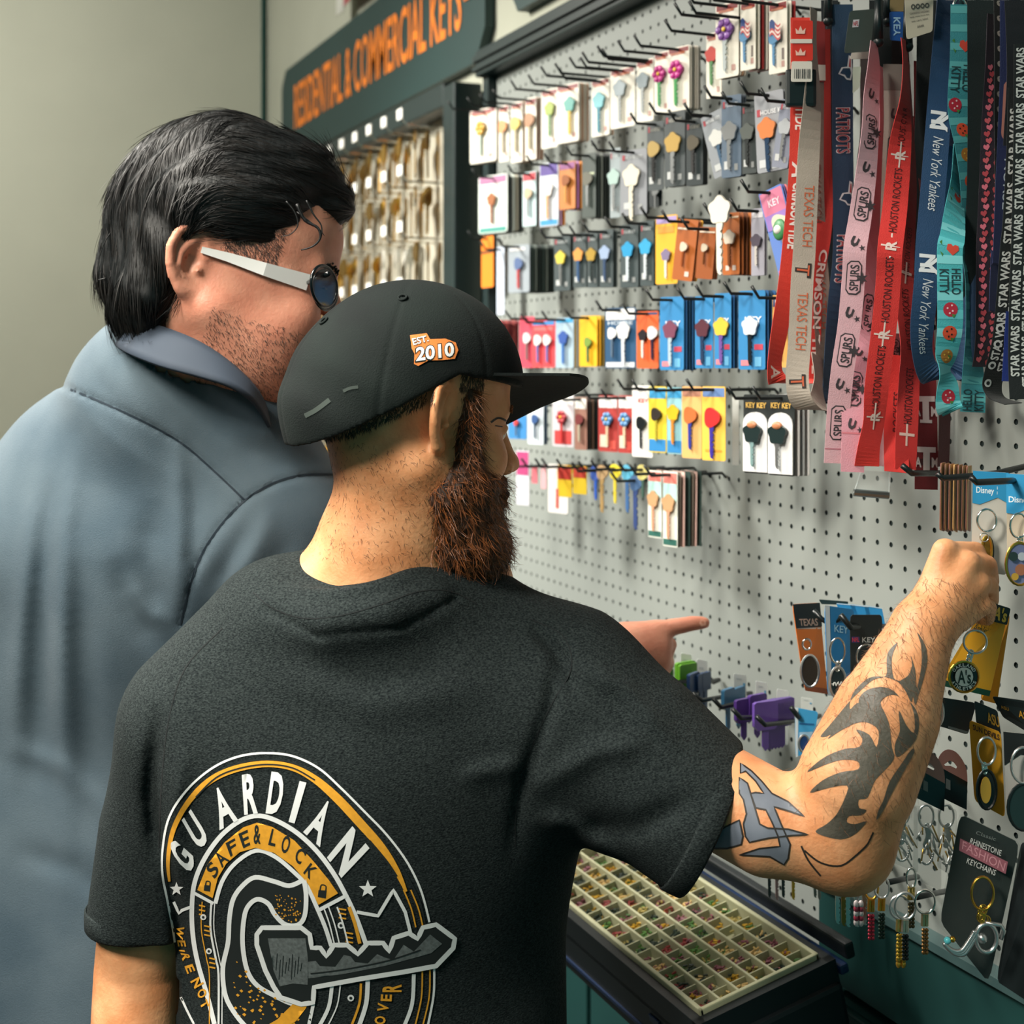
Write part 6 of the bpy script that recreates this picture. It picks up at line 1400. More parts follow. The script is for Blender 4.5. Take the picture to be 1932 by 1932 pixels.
# 8 navy script lanyard
s8 = Rib([A(1400, 0) + (1.52, 30), A(1375, 400) + (1.51, 15), A(1340, 900) + (1.49,), A(1300, 1400) + (1.475,), A(1275, 1700) + (1.465,), B(1265, 300) + (1.46,), B(1235, 600) + (1.46, 10), B(1240, 800) + (1.465, 25), B(1290, 930) + (1.475, 20), B(1400, 960) + (1.49, -10), B(1490, 900) + (1.505, -30), B(1530, 750) + (1.515, -30), B(1535, 500) + (1.52, -20), B(1510, 200) + (1.53, -20), A(1440, 1000) + (1.54, 10)], .0262, (28, 66, 104))
for a, b in ((258, 398), (526, 668)): s8.text('New York Yankees', a, b, -.16, .26, (214, 220, 226), bold=-.004, shear=.35, grid=10)
for y in (228, 498):
    s8.text('N', y - 18, y + 16, -.34, .30, (226, 230, 234), bold=.02); s8.text('Y', y - 14, y + 20, -.30, .38, (226, 230, 234), bold=.02, o=.0009)
e = lanyard('navy lanyard with white script lettering, left of the turquoise one', [s8])
# 9 turquoise lanyard with fruit pictures
TQ = (70, 176, 184)
s9 = Rib([A(1515, 30) + (1.52,), A(1510, 400) + (1.51,), A(1490, 750) + (1.50, 10), A(1530, 1000) + (1.52, 20), A(1565, 1300) + (1.55, 25), A(1560, 1700) + (1.57, 35), B(1565, 300) + (1.57, 50), B(1580, 700) + (1.56, 40), B(1585, 1000) + (1.54, 10), B(1580, 1190) + (1.53,)], .0265, (54, 140, 150))
s9b = Rib([A(1470, 1000) + (1.50, 60), A(1470, 1300) + (1.49, 45), A(1445, 1600) + (1.46, 10), A(1425, 1700) + (1.45,), B(1425, 300) + (1.445,), B(1425, 600) + (1.445,), B(1400, 800) + (1.45, 20), B(1390, 900) + (1.45, 50), B(1410, 1000) + (1.45, 25), B(1415, 1150) + (1.45,), B(1450, 1185) + (1.455,)], .0262, TQ)
def fruit(S, yc, k, t=0):
    if k == 0: S.poly([(0, .5), (-.45, .05), (-.4, -.35), (-.15, -.42), (0, -.25), (.15, -.42), (.4, -.35), (.45, .05)], yc, t + .1, .014, (206, 70, 54)); S.poly([(-.3, -.2), (0, -.5), (.1, .1)], yc - 6, t - .35, .008, (70, 130, 60)); S.poly([(-.3, -.2), (0, .5), (.1, .1)], yc + 8, t - .3, .008, (70, 130, 60))
    else:
        S.poly([(.5 * math.cos(a), .5 * math.sin(a)) for a in [i * math.pi / 7 for i in range(14)]], yc, t, .015, ((180, 40, 60), (214, 80, 50), (176, 120, 50))[k - 1])
        for dx, dy in ((-.2, -.1), (.15, .1), (-.05, .25), (.1, -.28)): S.poly([(.07 * math.cos(a) + dx, .07 * math.sin(a) + dy) for a in [i * math.pi / 4 for i in range(8)]], yc, t, .015, ((236, 200, 206), (40, 30, 30), (230, 190, 80))[k - 1], o=.0009)
        S.poly([(-.3, -.2), (0, .4), (.35, -.1)], yc + (11 if k < 3 else 0), t + .12, .007, (70, 130, 60), o=.0009)
for i in range(22): s9.stripe(-.5, .5, (92, 176, 180), i / 22 + .004, i / 22 + .022)
for i in range(16): s9b.stripe(-.5, .5, (128, 214, 220) if i % 2 else (96, 196, 204), i / 16 + .01, i / 16 + .04)
fruit(s9, 86, 0); fruit(s9, 198, 1, -.2); fruit(s9, 245, 2); fruit(s9, 292, 3); fruit(s9, 342, 2); fruit(s9, 392, 1)
s9.text('HELLO', 122, 172, .05, .42, (30, 60, 66)); s9.text('KITTY', 126, 176, -.42, -.05, (30, 60, 66)); s9.text('HELLO', 735, 775, -.42, -.05, (30, 60, 66), down=False); s9.text('KITTY', 735, 775, .05, .42, (30, 60, 66), down=False)
fruit(s9b, 470, 0); s9b.text('HELLO', 507, 556, .05, .42, (30, 60, 66)); s9b.text('KITTY', 508, 556, -.42, -.05, (30, 60, 66)); fruit(s9b, 584, 1); fruit(s9b, 628, 2); fruit(s9b, 672, 3); fruit(s9b, 372, 0); fruit(s9b, 748, 1)
e = lanyard('turquoise striped lanyard with small fruit and ladybird pictures', [s9, s9b])
clasp(e, *A(1490, 80), 1.505, .011)
# 10 black heart lanyard and 12 skull lanyard
s10 = Rib([A(1735, 100) + (1.56, 30), A(1728, 500) + (1.56, 20), A(1715, 900) + (1.56,), A(1690, 1500) + (1.555,), A(1680, 1700) + (1.55,), B(1680, 200) + (1.55,), B(1668, 700) + (1.55, 10), B(1640, 880) + (1.55, 20)], .0230, (36, 26, 40))
H_ = [(0, .5), (-.45, .05), (-.42, -.3), (-.2, -.42), (0, -.22), (.2, -.42), (.42, -.3), (.45, .05)]
for k, y in enumerate(np.arange(128, 690, 12.5)):
    s10.poly(H_, y, -.24 + .1 * (k % 2), .0072, ((226, 120, 140), (190, 76, 86), (206, 96, 106))[k % 3], rot=-15); s10.poly(H_, y + 5, .22 + .08 * (k % 2), .0065, ((180, 70, 76), (222, 116, 134))[k % 2], rot=20)
lanyard('black lanyard covered in small pink hearts', [s10])
s12 = Rib([A(1780, 0) + (1.545, 20), A(1785, 400) + (1.545, 20), A(1775, 750) + (1.55, 30), A(1765, 1050) + (1.56, 45), A(1760, 1500) + (1.57, 50)], .020, (24, 28, 30))
for k, y in enumerate(np.arange(6, 320, 9.5)):
    s12.poly([(.5 * math.cos(a), .5 * math.sin(a) * (1.2 if math.sin(a) > 0 else .8)) for a in [i * math.pi / 4 for i in range(8)]], y, -.2 + .4 * ((k * 7) % 3) / 2, .0062, (176, 168, 160)); s12.poly([(-.1, -.1), (.1, -.1), (0, .2)], y, -.2 + .4 * ((k * 7) % 3) / 2, .0062, (24, 28, 30), o=.0009)
lanyard('black lanyard with a dense pale skull pattern behind the hearts', [s12])
# 11 navy lanyard with white lettering
s11 = Rib([A(1850, 0) + (1.53,), A(1850, 500) + (1.53,), A(1835, 900) + (1.53,), A(1812, 1300) + (1.535, 10), A(1785, 1800) + (1.54, 20), B(1770, 100) + (1.545, 25), B(1750, 500) + (1.55, 30)], .0245, (28, 40, 84))
for a, b in ((30, 118), (300, 395)): s11.text('NURSE', a, b, -.18, .24, (196, 210, 226), bold=-.002)
s11.poly([(.3 * math.cos(a) * 1, .3 * math.sin(a) + (.75 if math.sin(a) > 0 else -.75)) for a in [i * math.pi / 8 for i in range(16)]], 209, .0, .040 * .75, (176, 120, 110))
s11.poly([(-.2, -.25), (.2, -.25), (.2, .25), (-.2, .25)], 209, .0, .030, (150, 90, 84), o=.0009); s11.poly(H_, 209, .0, .007, (196, 70, 66), o=.0011)
lanyard('navy lanyard with thin white lettering and a plaster picture', [s11])
# 13 black lanyards with white lettering at the right edge
BK = (14, 22, 24); WT = (206, 210, 208)
s13 = Rib([A(1905, 600) + (1.47,), A(1895, 1000) + (1.47,), A(1870, 1500) + (1.46,), A(1850, 1700) + (1.455,), B(1825, 400) + (1.45,), B(1795, 700) + (1.45,), B(1740, 900) + (1.45, 10), B(1715, 1010) + (1.455, 20), B(1750, 1090) + (1.46, 30), B(1860, 1130) + (1.47, 10)], .0240, BK)
for a, b in ((205, 330), (345, 460), (475, 580), (590, 680)): s13.text('STAR WARS', a, b, -.42, -.04, WT, down=False, bold=.03, grid=8); s13.text('STAR WARS', a + 20, b + 20, .02, .40, WT, down=False, bold=.03, grid=8)
for y in (620, 650, 690, 722): s13.poly([(.5 * math.cos(a), .5 * math.sin(a)) for a in [i * math.pi / 8 for i in range(16)]], y, -.25, .0085, WT); s13.poly([(.25 * math.cos(a), .25 * math.sin(a)) for a in [i * math.pi / 8 for i in range(16)]], y, -.25, .0085, BK, o=.0009)
lanyard('black lanyard with dense white lettering, looping at the right edge', [s13])
s14 = Rib([A(1945, 300) + (1.44,), A(1940, 1000) + (1.44,), A(1925, 1700) + (1.435,), B(1915, 300) + (1.43,), B(1905, 800) + (1.43,), B(1915, 1100) + (1.43,)], .0235, BK)
for k in range(6): s14.text('STAR WARS', 90 + k * 105, 185 + k * 105, -.42, -.04, WT, down=False, bold=.03, grid=6); s14.text('STAR WARS', 110 + k * 105, 205 + k * 105, .04, .42, WT, down=False, bold=.03, grid=6)
lanyard('black lettered lanyard cut by the right edge of the picture', [s14])
s15 = Rib([B(1880, 500) + (1.47, 10), B(1860, 900) + (1.47,), B(1855, 980) + (1.47,)], .022, (22, 50, 130)); lanyard('short bright blue strap in front of the black lettered lanyards', [s15])
# dark straps stand in for shaded pegboard and black lanyards in the gaps
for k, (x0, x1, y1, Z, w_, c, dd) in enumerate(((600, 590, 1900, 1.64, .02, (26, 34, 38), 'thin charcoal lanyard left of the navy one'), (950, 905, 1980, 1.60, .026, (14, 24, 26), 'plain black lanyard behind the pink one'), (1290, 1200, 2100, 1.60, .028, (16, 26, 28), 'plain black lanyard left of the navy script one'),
        (1640, 1600, 2300, 1.60, .030, (12, 30, 32), 'plain dark green strap filling the shaded gap right of the turquoise lanyard'), (1420, 1400, 1600, 1.60, .028, (22, 40, 66), 'dark blue lanyard behind the navy script one'), (1900, 1890, 1000, 1.56, .03, (14, 22, 30), 'plain black lanyard behind the lettered ones at the right edge'), (1570, 1600, 2200, 1.62, .026, (20, 60, 64), 'dark teal lanyard behind the turquoise one'), (1060, 1150, 2300, 1.62, .022, (40, 16, 20), 'very dark red lanyard behind the bright red one'))):
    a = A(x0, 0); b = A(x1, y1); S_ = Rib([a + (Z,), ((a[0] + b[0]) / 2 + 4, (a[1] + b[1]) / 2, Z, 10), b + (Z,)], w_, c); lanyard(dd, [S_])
# hang tags
plate('hang_tag', [A(738, 75), A(912, 60), A(880, 350), A(700, 365)], 1.555, cmat((58, 68, 64)), 'dark grey square hang tag above the pink lanyard', 'tag', deco=[('r', .18, .42, .22, .40, (190, 190, 196)), ('t', 'NFL', .20, .40, .26, .37, (170, 50, 60))])
o, fn, P_, nn_ = plate('hang_tag', [A(1112, -60), A(1312, -60), A(1306, 215), A(1128, 272)], 1.50, cmat((190, 184, 166)), 'pale beige information tag with printed symbols at the top', 'tag', deco=[('t', 'oooo', .2, .85, .28, .40, (80, 80, 76)), ('t', 'CHOKING HAZARD', .15, .85, .46, .50, (110, 106, 100)), ('t', 'keep away from fire', .15, .85, .54, .58, (120, 116, 108)), ('t', 'see care label', .2, .8, .63, .67, (120, 116, 108)), ('t', 'AAAA', .4, .65, .76, .82, (100, 96, 90))])
plate('hang_tag', [A(1012, 80), A(1108, 80), A(1105, 282), A(1015, 275)], 1.54, cmat((28, 80, 150)), 'bright blue tag with pale side lettering', 'tag', deco=[('v', 'KEY', .75, .25, .2, .85, (150, 190, 220))])
plate('hang_tag', [A(1015, -20), A(1110, -20), A(1110, 78), A(1012, 78)], 1.545, cmat((128, 112, 76)), 'tan tag above the bright blue tag', 'tag')
plate('hang_tag', [A(755, 350), A(880, 350), A(880, 400), A(740, 405)], 1.575, cmat((186, 186, 176)), 'pale paper strip under the dark grey hang tag', 'tag')
plate('hang_tag', [A(760, 460), A(815, 455), A(805, 600), A(760, 640)], 1.585, cmat((170, 186, 170)), 'pale green tag left of the pink lanyard', 'tag')
for k, (x, y, Z) in enumerate(((935, 200, 1.53), (1135, 230, 1.51), (590, 60, 1.6), (1000, 60, 1.55))):
    c = pix(*A(x, y), Z); tag(MB().tube([c + UP * .035, c - UP * .012], [.004, .0055], blk, 10).ball(c - UP * .014, .006, blk).build('lanyard_clasp', smooth=True), ('black plastic clasp above the pink lanyard', 'black plastic clasp above the bright red lanyard', 'small black clasp at the top left of the lanyards', 'small black clasp under the top edge, middle of the lanyards')[k], 'clasp')
for k, (x, Z0_, hgt) in enumerate(((490, .13, 8), (905, .14, 2), (1115, .15, 4), (1480, .14, 4), (1850, .12, 6))):
    a = A(x, 0); P = onwall(a[0], a[1] - 30, Z0_); hook(P, Z0_, 'wire hook carrying the lanyards just above the picture, number %s from the left' % ('one', 'two', 'three', 'four', 'five')[k])
# ---------------------------------------------------------------- key chains, lower right
def onp(px, py, n): return onwall(px, py, n)
def ringm(mb, c, rx, ry, r, m, ax=None, a0=0, a1=2 * math.pi):
    ax = ax or (RGT, UP); N = 22; full = abs(a1 - a0 - 2 * math.pi) < .01
    mb.tube([c + ax[0] * (rx * math.cos(a0 + (a1 - a0) * k / N)) + ax[1] * (ry * math.sin(a0 + (a1 - a0) * k / N)) for k in range(N if full else N + 1)], r, m, 6, closed=full)
def pr(px, Z): return px / F * Z
def scanhook(pts, n0, label):
    P = [onwall(x, y, max(n, .005)) for x, y, n in pts]
    return tag(MB().tube(P, .0032, wire, 8).build('peg_hook', smooth=True), label, 'hook', 'black hooks in the lower right')
def kring(e, x, y, Z, rx, ry, m=None, r=.0011, double=True):
    mb = MB(); c = pix(x, y, Z); m = m or chrome; ringm(mb, c, pr(rx, Z), pr(ry, Z), r, m)
    if double: ringm(mb, c + FWD * .002 + RGT * .0006, pr(rx, Z), pr(ry, Z), r, m)
    mb.build('ring', e, smooth=True)
def links(e, pts, Z, m=None, n=4, r=.0007, s=.003):
    mb = MB(); m = m or chrome
    for i, (x, y) in enumerate(smoothpath([(a, b) for a, b in pts], n)):
        c = pix(x, y, Z); ringm(mb, c, s * (.5 if i % 2 else .8), s, r, m)
    mb.build('chain', e, smooth=True)
def disc(e, x, y, Z, rx, ry, m, rim=None, th=.003, name='charm', parent=None):
    c = pix(x, y, Z); mb = MB(); N = 28
    L = [(pr(rx, Z) * math.cos(a), pr(ry, Z) * math.sin(a)) for a in [2 * math.pi * k / N for k in range(N)]]
    mb.prism(L, lambda u, v, w_: c + RGT * u + UP * v - FWD * (w_ - th), th, m)
    if rim: ringm(mb, c - FWD * 0, pr(rx, Z), pr(ry, Z), .0014, rim)
    return mb.build(name, e, fixn=True)
def arctext(mb, txt, x, y, Z, r, a0, a1, h, m, flip=False, off=.0005, sx=1):
    for i, ch in enumerate(txt):
        if ch == ' ': continue
        a = math.radians(a0 + (a1 - a0) * (i + .5) / len(txt)); wch = abs(math.radians(a1 - a0)) * r / len(txt) * .8
        rad = (math.cos(a) * sx, -math.sin(a)); tan = (math.sin(a) * sx, math.cos(a))
        if flip: rad = (-rad[0], -rad[1]); tan = (-tan[0], -tan[1])
        c = (x + r * math.cos(a) * sx, y - r * math.sin(a))
        text_on(mb, ch, lambda u, v: pix(c[0] + tan[0] * (u - .5) * wch + rad[0] * (v - .5) * h, c[1] + tan[1] * (u - .5) * wch + rad[1] * (v - .5) * h, Z - off), m, bold=.03)
# blue headed cards, top right
def kcard(label, pts, Z, col, deco, cat='key chain', name='keychain_card', group='key chain cards'):
    e = empty(name, tuple(pix(*pts[0], Z if not isinstance(Z, (list, tuple)) else Z[0])), label, cat, group)
    o, fn, P, nn = plate('card', pts, Z, cmat(col), None, None, deco=deco, parent=e)
    return e, fn
BLU = (40, 140, 190)
def wave(y0): return [(0, 0), (1, 0), (1, y0 + .04), (.7, y0 - .01), (.45, y0 + .03), (.2, y0 + .07), (0, y0 + .06)]
e, fn = kcard('pale card with a blue wavy header and silver ring, being pinched by the hand', [(1836, 888), (1903, 892), (1901, 1085), (1832, 1078)], [1.405, 1.395, 1.395, 1.405], (186, 186, 178), [('p', wave(.26), BLU), ('t', 'Disney', .10, .60, .155, .235, (226, 236, 240)), ('t', 'KEY', .68, .92, .14, .17, (200, 220, 230)), ('t', 'RING', .68, .92, .19, .22, (200, 220, 230))])
kring(e, 1862, 982, 1.385, 18, 21); kring(e, 1857, 1014, 1.385, 8, 8, r=.0006, double=False)
o = disc(e, 1862, 1036, 1.39, 9, 24, cmat((150, 116, 40), .3, .6), goldm); disc(e, 1864, 1040, 1.394, 12, 30, cmat((40, 50, 44)), None)
e, fn = kcard('pale card with a blue wavy header and round charm, cut by the right edge', [(1899, 893), (1975, 898), (1972, 1075), (1900, 1080)], [1.375, 1.36, 1.36, 1.375], (180, 170, 150), [('p', wave(.34), BLU), ('t', 'Disney', .06, .62, .23, .31, (226, 236, 240))])
kring(e, 1922, 992, 1.355, 16, 23); links(e, [(1925, 1018), (1922, 1030)], 1.355)
d_ = disc(e, 1924, 1064, 1.352, 26, 40, cmat((120, 130, 170), .25), goldm); mb = MB()
for x, y, r_, c_ in ((1912, 1050, 9, (40, 60, 60)), (1926, 1075, 11, (170, 110, 80)), (1915, 1088, 7, (200, 160, 60)), (1928, 1050, 8, (190, 200, 210))):
    Zq = 1.3488; mb.add([pix(x + r_ * math.cos(a), y + r_ * math.sin(a), Zq) for a in [k * math.pi / 8 for k in range(16)]], [tuple(range(16))], cmat(c_))
child(mb.build('picture'), d_)
# stack of gold-edged cards seen edge on
tan_ = [(176, 134, 78), (122, 84, 66), (150, 110, 96), (206, 168, 110)]
for i in range(7):
    x0 = 1776 + i * 8.2; 
    plate('keychain_card', [(x0, 874 + i), (x0 + 7.6, 872 + i), (x0 + 6.6, 1003 + (i % 2) * 2), (x0 - 2, 1000)], [1.43 + .002 * i, 1.46, 1.46, 1.43 + .002 * i], cmat(tan_[i % 4] if i % 2 else (146, 100, 84)), 'brown and gold card seen edge on, %s from the left above the fist' % ('first', 'second', 'third', 'fourth', 'fifth', 'sixth', 'seventh')[i], 'card', 'edge-on gold cards above the fist', deco=[('r', 0, .22, 0, 1, (226, 196, 140)), ('p', [(0, .18), (1, .14), (1, .2), (0, .24)], (226, 186, 120)), ('r', .2, 1, .0, .16, (190, 140, 60))])
scanhook([(1935, 880, 0), (1880, 893, .05), (1836, 898, .08), (1778, 902, .115), (1768, 893, .12)], 0, 'black double wire hook above the fist, in front of the gold-edged cards')
scanhook([(1940, 905, .03), (1893, 908, .10), (1842, 910, .13), (1832, 900, .135)], 0, 'black double wire hook across the blue headed card')
scanhook([(1775, 893, .05), (1720, 893, .11), (1702, 878, .12)], 0, 'black wire hook below the maroon lanyard')
# team key chain cards left of the forearm
e, fn = kcard('orange card with a black header and dark oval charm, left of the forearm', [(1495, 1140), (1546, 1137), (1562, 1310), (1519, 1303)], [1.60, 1.62, 1.62, 1.60], (206, 110, 36), [('p', [(0, 0), (1, 0), (1, .26), (0, .28)], (24, 34, 34)), ('t', 'TEXAS', .15, .85, .17, .25, (190, 160, 140)), ('r', .05, .95, .27, .285, (220, 200, 180)), ('r', .0, 1, .94, 1, (150, 70, 24))], group='key chain cards left of the forearm')
disc(e, 1528, 1266, 1.58, 17, 30, cmat((60, 54, 48), .3, .5), silver); kring(e, 1522, 1216, 1.585, 8, 10)
e, fn = kcard('blue card with a pale edge and dark oval charm, middle one left of the forearm', [(1556, 1142), (1612, 1150), (1606, 1318), (1562, 1312)], [1.57, 1.585, 1.585, 1.57], (40, 120, 176), [('r', 0, .16, 0, 1, (190, 206, 216)), ('t', 'KEY', .3, .8, .20, .28, (150, 200, 226))], group='key chain cards left of the forearm')
kring(e, 1580, 1228, 1.55, 14, 24); links(e, [(1582, 1252), (1580, 1262)], 1.55); o = disc(e, 1581, 1288, 1.55, 15, 30, cmat((30, 40, 42), .25), silver)
mb = MB().tube([pix(1570 + 23 * k / 12, 1290 + 4 * math.sin(k * 1.9), 1.5465) for k in range(13)], .0007, cmat((206, 210, 206)), 5); child(mb.build('script_mark'), o)
e, fn = kcard('black card with small white lettering beside the tattooed forearm', [(1604, 1160), (1665, 1160), (1660, 1320), (1606, 1318)], [1.545, 1.56, 1.56, 1.545], (20, 28, 30), [('r', .03, .28, .26, .33, (60, 50, 110)), ('t', 'NFL', .04, .27, .27, .32, (200, 60, 70)), ('t', 'KEY LI', .36, 1.0, .265, .325, (226, 230, 230))], group='key chain cards left of the forearm')
kring(e, 1634, 1240, 1.53, 18, 24)
for k in range(3):
    plate('keychain_card', [(1578 + 26 * k, 1138 + 2 * k), (1612 + 26 * k, 1141 + 3 * k), (1622 + 24 * k, 1172 + 3 * k), (1588 + 25 * k, 1168 + 2 * k)], 1.61, cmat((44, 140, 200)), '%s blue header of the cards behind, left of the wrist' % ('left', 'middle', 'right')[k], 'card', 'blue headers left of the wrist', deco=[('r', 0, 1, 0, .05, (200, 220, 230))])
plate('keychain_card', [(1545, 1131), (1600, 1135), (1600, 1141), (1550, 1140)], 1.62, cmat((30, 50, 50)), 'dark top edge of a card behind the orange card', 'card')
scanhook([(1650, 1190, .0), (1611, 1165, .05), (1588, 1163, .10), (1568, 1178, .11), (1550, 1168, .12), (1535, 1152, .125)], 0, 'black bent hook across the orange and blue cards')
scanhook([(1690, 1185, .0), (1645, 1178, .06), (1605, 1184, .12), (1586, 1160, .13)], 0, 'black bent hook across the small black card')
# coloured plastic keys with white tags behind them
def W1(x, y): return (1050 + x * .2847, 1050 + y * .2847)
def tagp(x0, y0, x1, y1, Z, lab):
    plate('price_tag', [W1(x0, y0), W1(x1, y0 + 12), W1(x1 - 2, y1), W1(x0, y1 - 10)], Z, cmat((206, 212, 208)), lab, 'tag', 'white tags behind the coloured keys', deco=[('r', .72, .88, .30, .42, (90, 160, 200)), ('r', .2, .6, .15, .2, (180, 190, 190))])
for a in ((125, 372, 190, 470, 2.02, 'white tag above the pointing wrist, left one'), (215, 400, 285, 475, 2.0, 'white tag above the pointing wrist, right one'), (748, 600, 782, 905, 1.93, 'narrow white tag beside the curled fingers'), (825, 640, 895, 900, 1.92, 'white tag behind the green keys'), (930, 680, 1002, 1010, 1.90, 'white tag behind the dark blue keys'),
          (1175, 775, 1260, 965, 1.85, 'white tag behind the blue keys'), (1320, 825, 1398, 1015, 1.82, 'white tag behind the single purple keys'), (1460, 878, 1538, 1250, 1.79, 'tall white tag behind the purple key stack'), (1622, 932, 1700, 1030, 1.75, 'white tag above the blue blister card')): tagp(*a)
def pkey(x, y, yb, col, Z, lab, grp, w_=.017, ang=35):
    "plastic-headed key"
    m = cmat(col, .3); c = pix(*W1(x, y), Z); L = pr((yb - y) * .2847, Z); a = math.radians(ang); u = RGT * math.cos(a) + FWD * math.sin(a); nn = u.cross(UP)
    mb = MB(); hw, hh = w_, w_ * 1.05
    mb.prism([(-hw, -hh), (-hw * .8, -hh * 1.1), (hw * .8, -hh * 1.1), (hw, -hh), (hw, hh * .5), (hw * .7, hh * .8), (-hw * .7, hh * .8), (-hw, hh * .5)], lambda p, q, w2: c + u * p - UP * (q) + nn * w2 * 1, .005, m)
    mb.prism([(-.0045, hh * .6), (.0045, hh * .6), (.0045, L - .004), (0, L), (-.0045, L - .006)], lambda p, q, w2: c + u * p - UP * q + nn * (w2 + .0015), .002, m)
    for r in range(3): mb.box(c - UP * (hh * (-.8 + .55 * r)) - nn * .0006 + nn * .0, w_ * .8, .0006, .0009, cmat(tuple(min(255, v + 40) for v in col), .3), ax=(u, nn, UP))
    return tag(mb.build('plastic_key', fixn=True), lab, 'key', grp)
for k in range(2): pkey(845 + 18 * k, 790 + 12 * k, 985, (90, 150, 40), 1.90 - .004 * k, 'bright green plastic key, %s one of the pair by the curled fingers' % ('back', 'front')[k], 'green keys')
pkey(722, 800, 920, (50, 90, 40), 1.92, 'dark green key under the curled fingers', 'green keys', .010)
for k, (x, yb) in enumerate(((895, 1040), (945, 1035), (975, 1030))): pkey(x, 850 - 8 * k, yb, (36, 60, 96), 1.86 + .01 * k, 'dark blue plastic key, %s of the three' % ('left', 'middle', 'right')[k], 'dark blue keys', .012 if k else .014, 55)
for k, (x, yb) in enumerate(((1125, 1155), (1195, 1140))): pkey(x, 950 - 10 * k, yb, (56, 106, 140), 1.80 + .02 * k, 'slate blue plastic key, %s one' % ('left', 'right')[k], 'slate blue keys', .013, 50)
for k, (x, y, yb) in enumerate(((1232, 1030, 1215), (1320, 1000, 1200))): pkey(x, y, yb, (84, 56, 132), 1.77 + .01 * k, 'purple plastic key left of the purple stack, %s one' % ('lower', 'upper')[k], 'single purple keys', .015, 35)
for k in range(6): pkey(1375 + 22 * k, 1065 - 5 * k, 1285 - 4 * k, (92, 66, 142), 1.73 + .006 * k, 'purple plastic key, %s in the thick purple stack' % ('first', 'second', 'third', 'fourth', 'fifth', 'sixth')[k], 'purple key stack', .0175, 25)
def kh(pts, lab):
    tag(MB().tube([onwall(*W1(x, y), max(n, .005)) for x, y, n in pts], .003, wire, 7).build('peg_hook', smooth=True), lab, 'hook', 'hooks of the coloured keys')
kh([(1075, 815, 0), (1020, 830, .03), (900, 822, .09), (735, 840, .14), (715, 825, .145)], 'black hook through the green keys'); kh([(1290, 905, 0), (1100, 930, .08), (960, 955, .13), (900, 905, .14)], 'black hook through the dark blue keys')
kh([(1450, 975, 0), (1330, 965, .05), (1200, 975, .10), (1090, 1000, .13), (1040, 945, .14)], 'black hook through the slate blue keys'); kh([(1560, 1050, 0), (1400, 1060, .06), (1220, 1070, .13), (1165, 1010, .14)], 'black hook through the single purple keys')
kh([(1660, 1060, 0), (1550, 1095, .05), (1380, 1115, .12), (1325, 1060, .13)], 'black hook through the purple key stack'); kh([(1745, 1055, 0), (1660, 1095, .05), (1600, 1060, .10), (1555, 1000, .11)], 'black hook above the blue blister card')
kh([(1080, 818, .0), (1040, 835, .02), (1010, 800, .03)], 'short bare black hook above the dark blue keys')
e, fn = kcard('blue blister card left of the elbow crease', [W1(1580, 1000), W1(1735, 1030), W1(1690, 1290), W1(1585, 1330)], 1.66, (60, 150, 200), [('r', 0, .14, 0, 1, (200, 214, 220)), ('r', .2, .9, .3, .34, (30, 90, 140)), ('r', .2, .9, .5, .9, (150, 190, 214))], group='key chain cards left of the forearm')
disc(e, *W1(1640, 1240), 1.65, 10, 16, cmat((30, 60, 110), .3), silver)
# ---- right column
def W4(x, y): return (1532 + x * .20704, 1200 + y * .20704)
def W5(x, y): return (1532 + x * .20704, 1532 + y * .20704)
YL = (222, 164, 30)
plate('keychain_card', [(1868, 1150), (1905, 1160), (1880, 1328), (1850, 1320)], [1.43, 1.43, 1.43, 1.43], cmat((186, 130, 24)), 'second yellow card half hidden behind the round emblem card', 'card')
e, fn = kcard('yellow card with a ring and a round black and white emblem, right of the wrist', [(1858, 1142), (1901, 1160), (1867, 1314), (1768, 1292)], [1.415, 1.405, 1.405, 1.415], YL, [('p', [(0, 0), (1, 0), (1, .12), (0, .16)], (20, 40, 36)), ('p', [(0, .93), (1, .93), (1, 1), (0, 1)], (20, 70, 50)), ('t', 'Athletics', .05, .75, .22, .31, (30, 60, 40), .0)])
plate('header', [(1868, 1136), (1907, 1148), (1900, 1180), (1856, 1164)], 1.38, cmat((16, 30, 30)), None, None, deco=[('t', "A's", .3, .9, .1, .9, (214, 176, 60), .03)], parent=e)
kring(e, 1840, 1211, 1.365, 22, 22, silver); links(e, [(1832, 1232), (1828, 1246)], 1.365, silver)
o = disc(e, 1819, 1277, 1.365, 28, 29, cmat((24, 34, 34), .3), goldm); mb = MB(); Zq = 1.3615
mb.add([pix(1819 + 17 * math.cos(a), 1277 + 18 * math.sin(a), Zq) for a in [k * math.pi / 12 for k in range(24)]], [tuple(range(24))], cmat((226, 230, 226)))
arctext(mb, 'OAKLAND', 1819, 1277, Zq, 22.5, 155, 25, 6.5, cmat((226, 230, 226))); arctext(mb, 'ATHLETICS', 1819, 1277, Zq, 22.5, 200, 340, 6.5, cmat((226, 230, 226)), flip=True)
text_on(mb, "A's", lambda u, v: pix(1807 + 25 * u, 1290 - 26 * v, Zq - .0005), cmat((30, 50, 44)), bold=.02); child(mb.build('lettering'), o)
e, fn = kcard('black card with a round baseball charm, partly behind the forearm', [W4(1060, 540), W4(1500, 610), W4(1420, 900), W4(1090, 800)], [1.40, 1.40, 1.40, 1.40], (18, 28, 30), [('r', .45, .98, .9, .98, (90, 100, 100))])
o = disc(e, *W4(1125, 695), 1.385, 15, 28, cmat((150, 146, 130), .3), silver); mb = MB(); text_on(mb, 'NY', lambda u, v: pix(1753 + 24 * u, 1355 - 26 * v, 1.3815), cmat((30, 40, 50)), bold=.02); child(mb.build('lettering'), o)
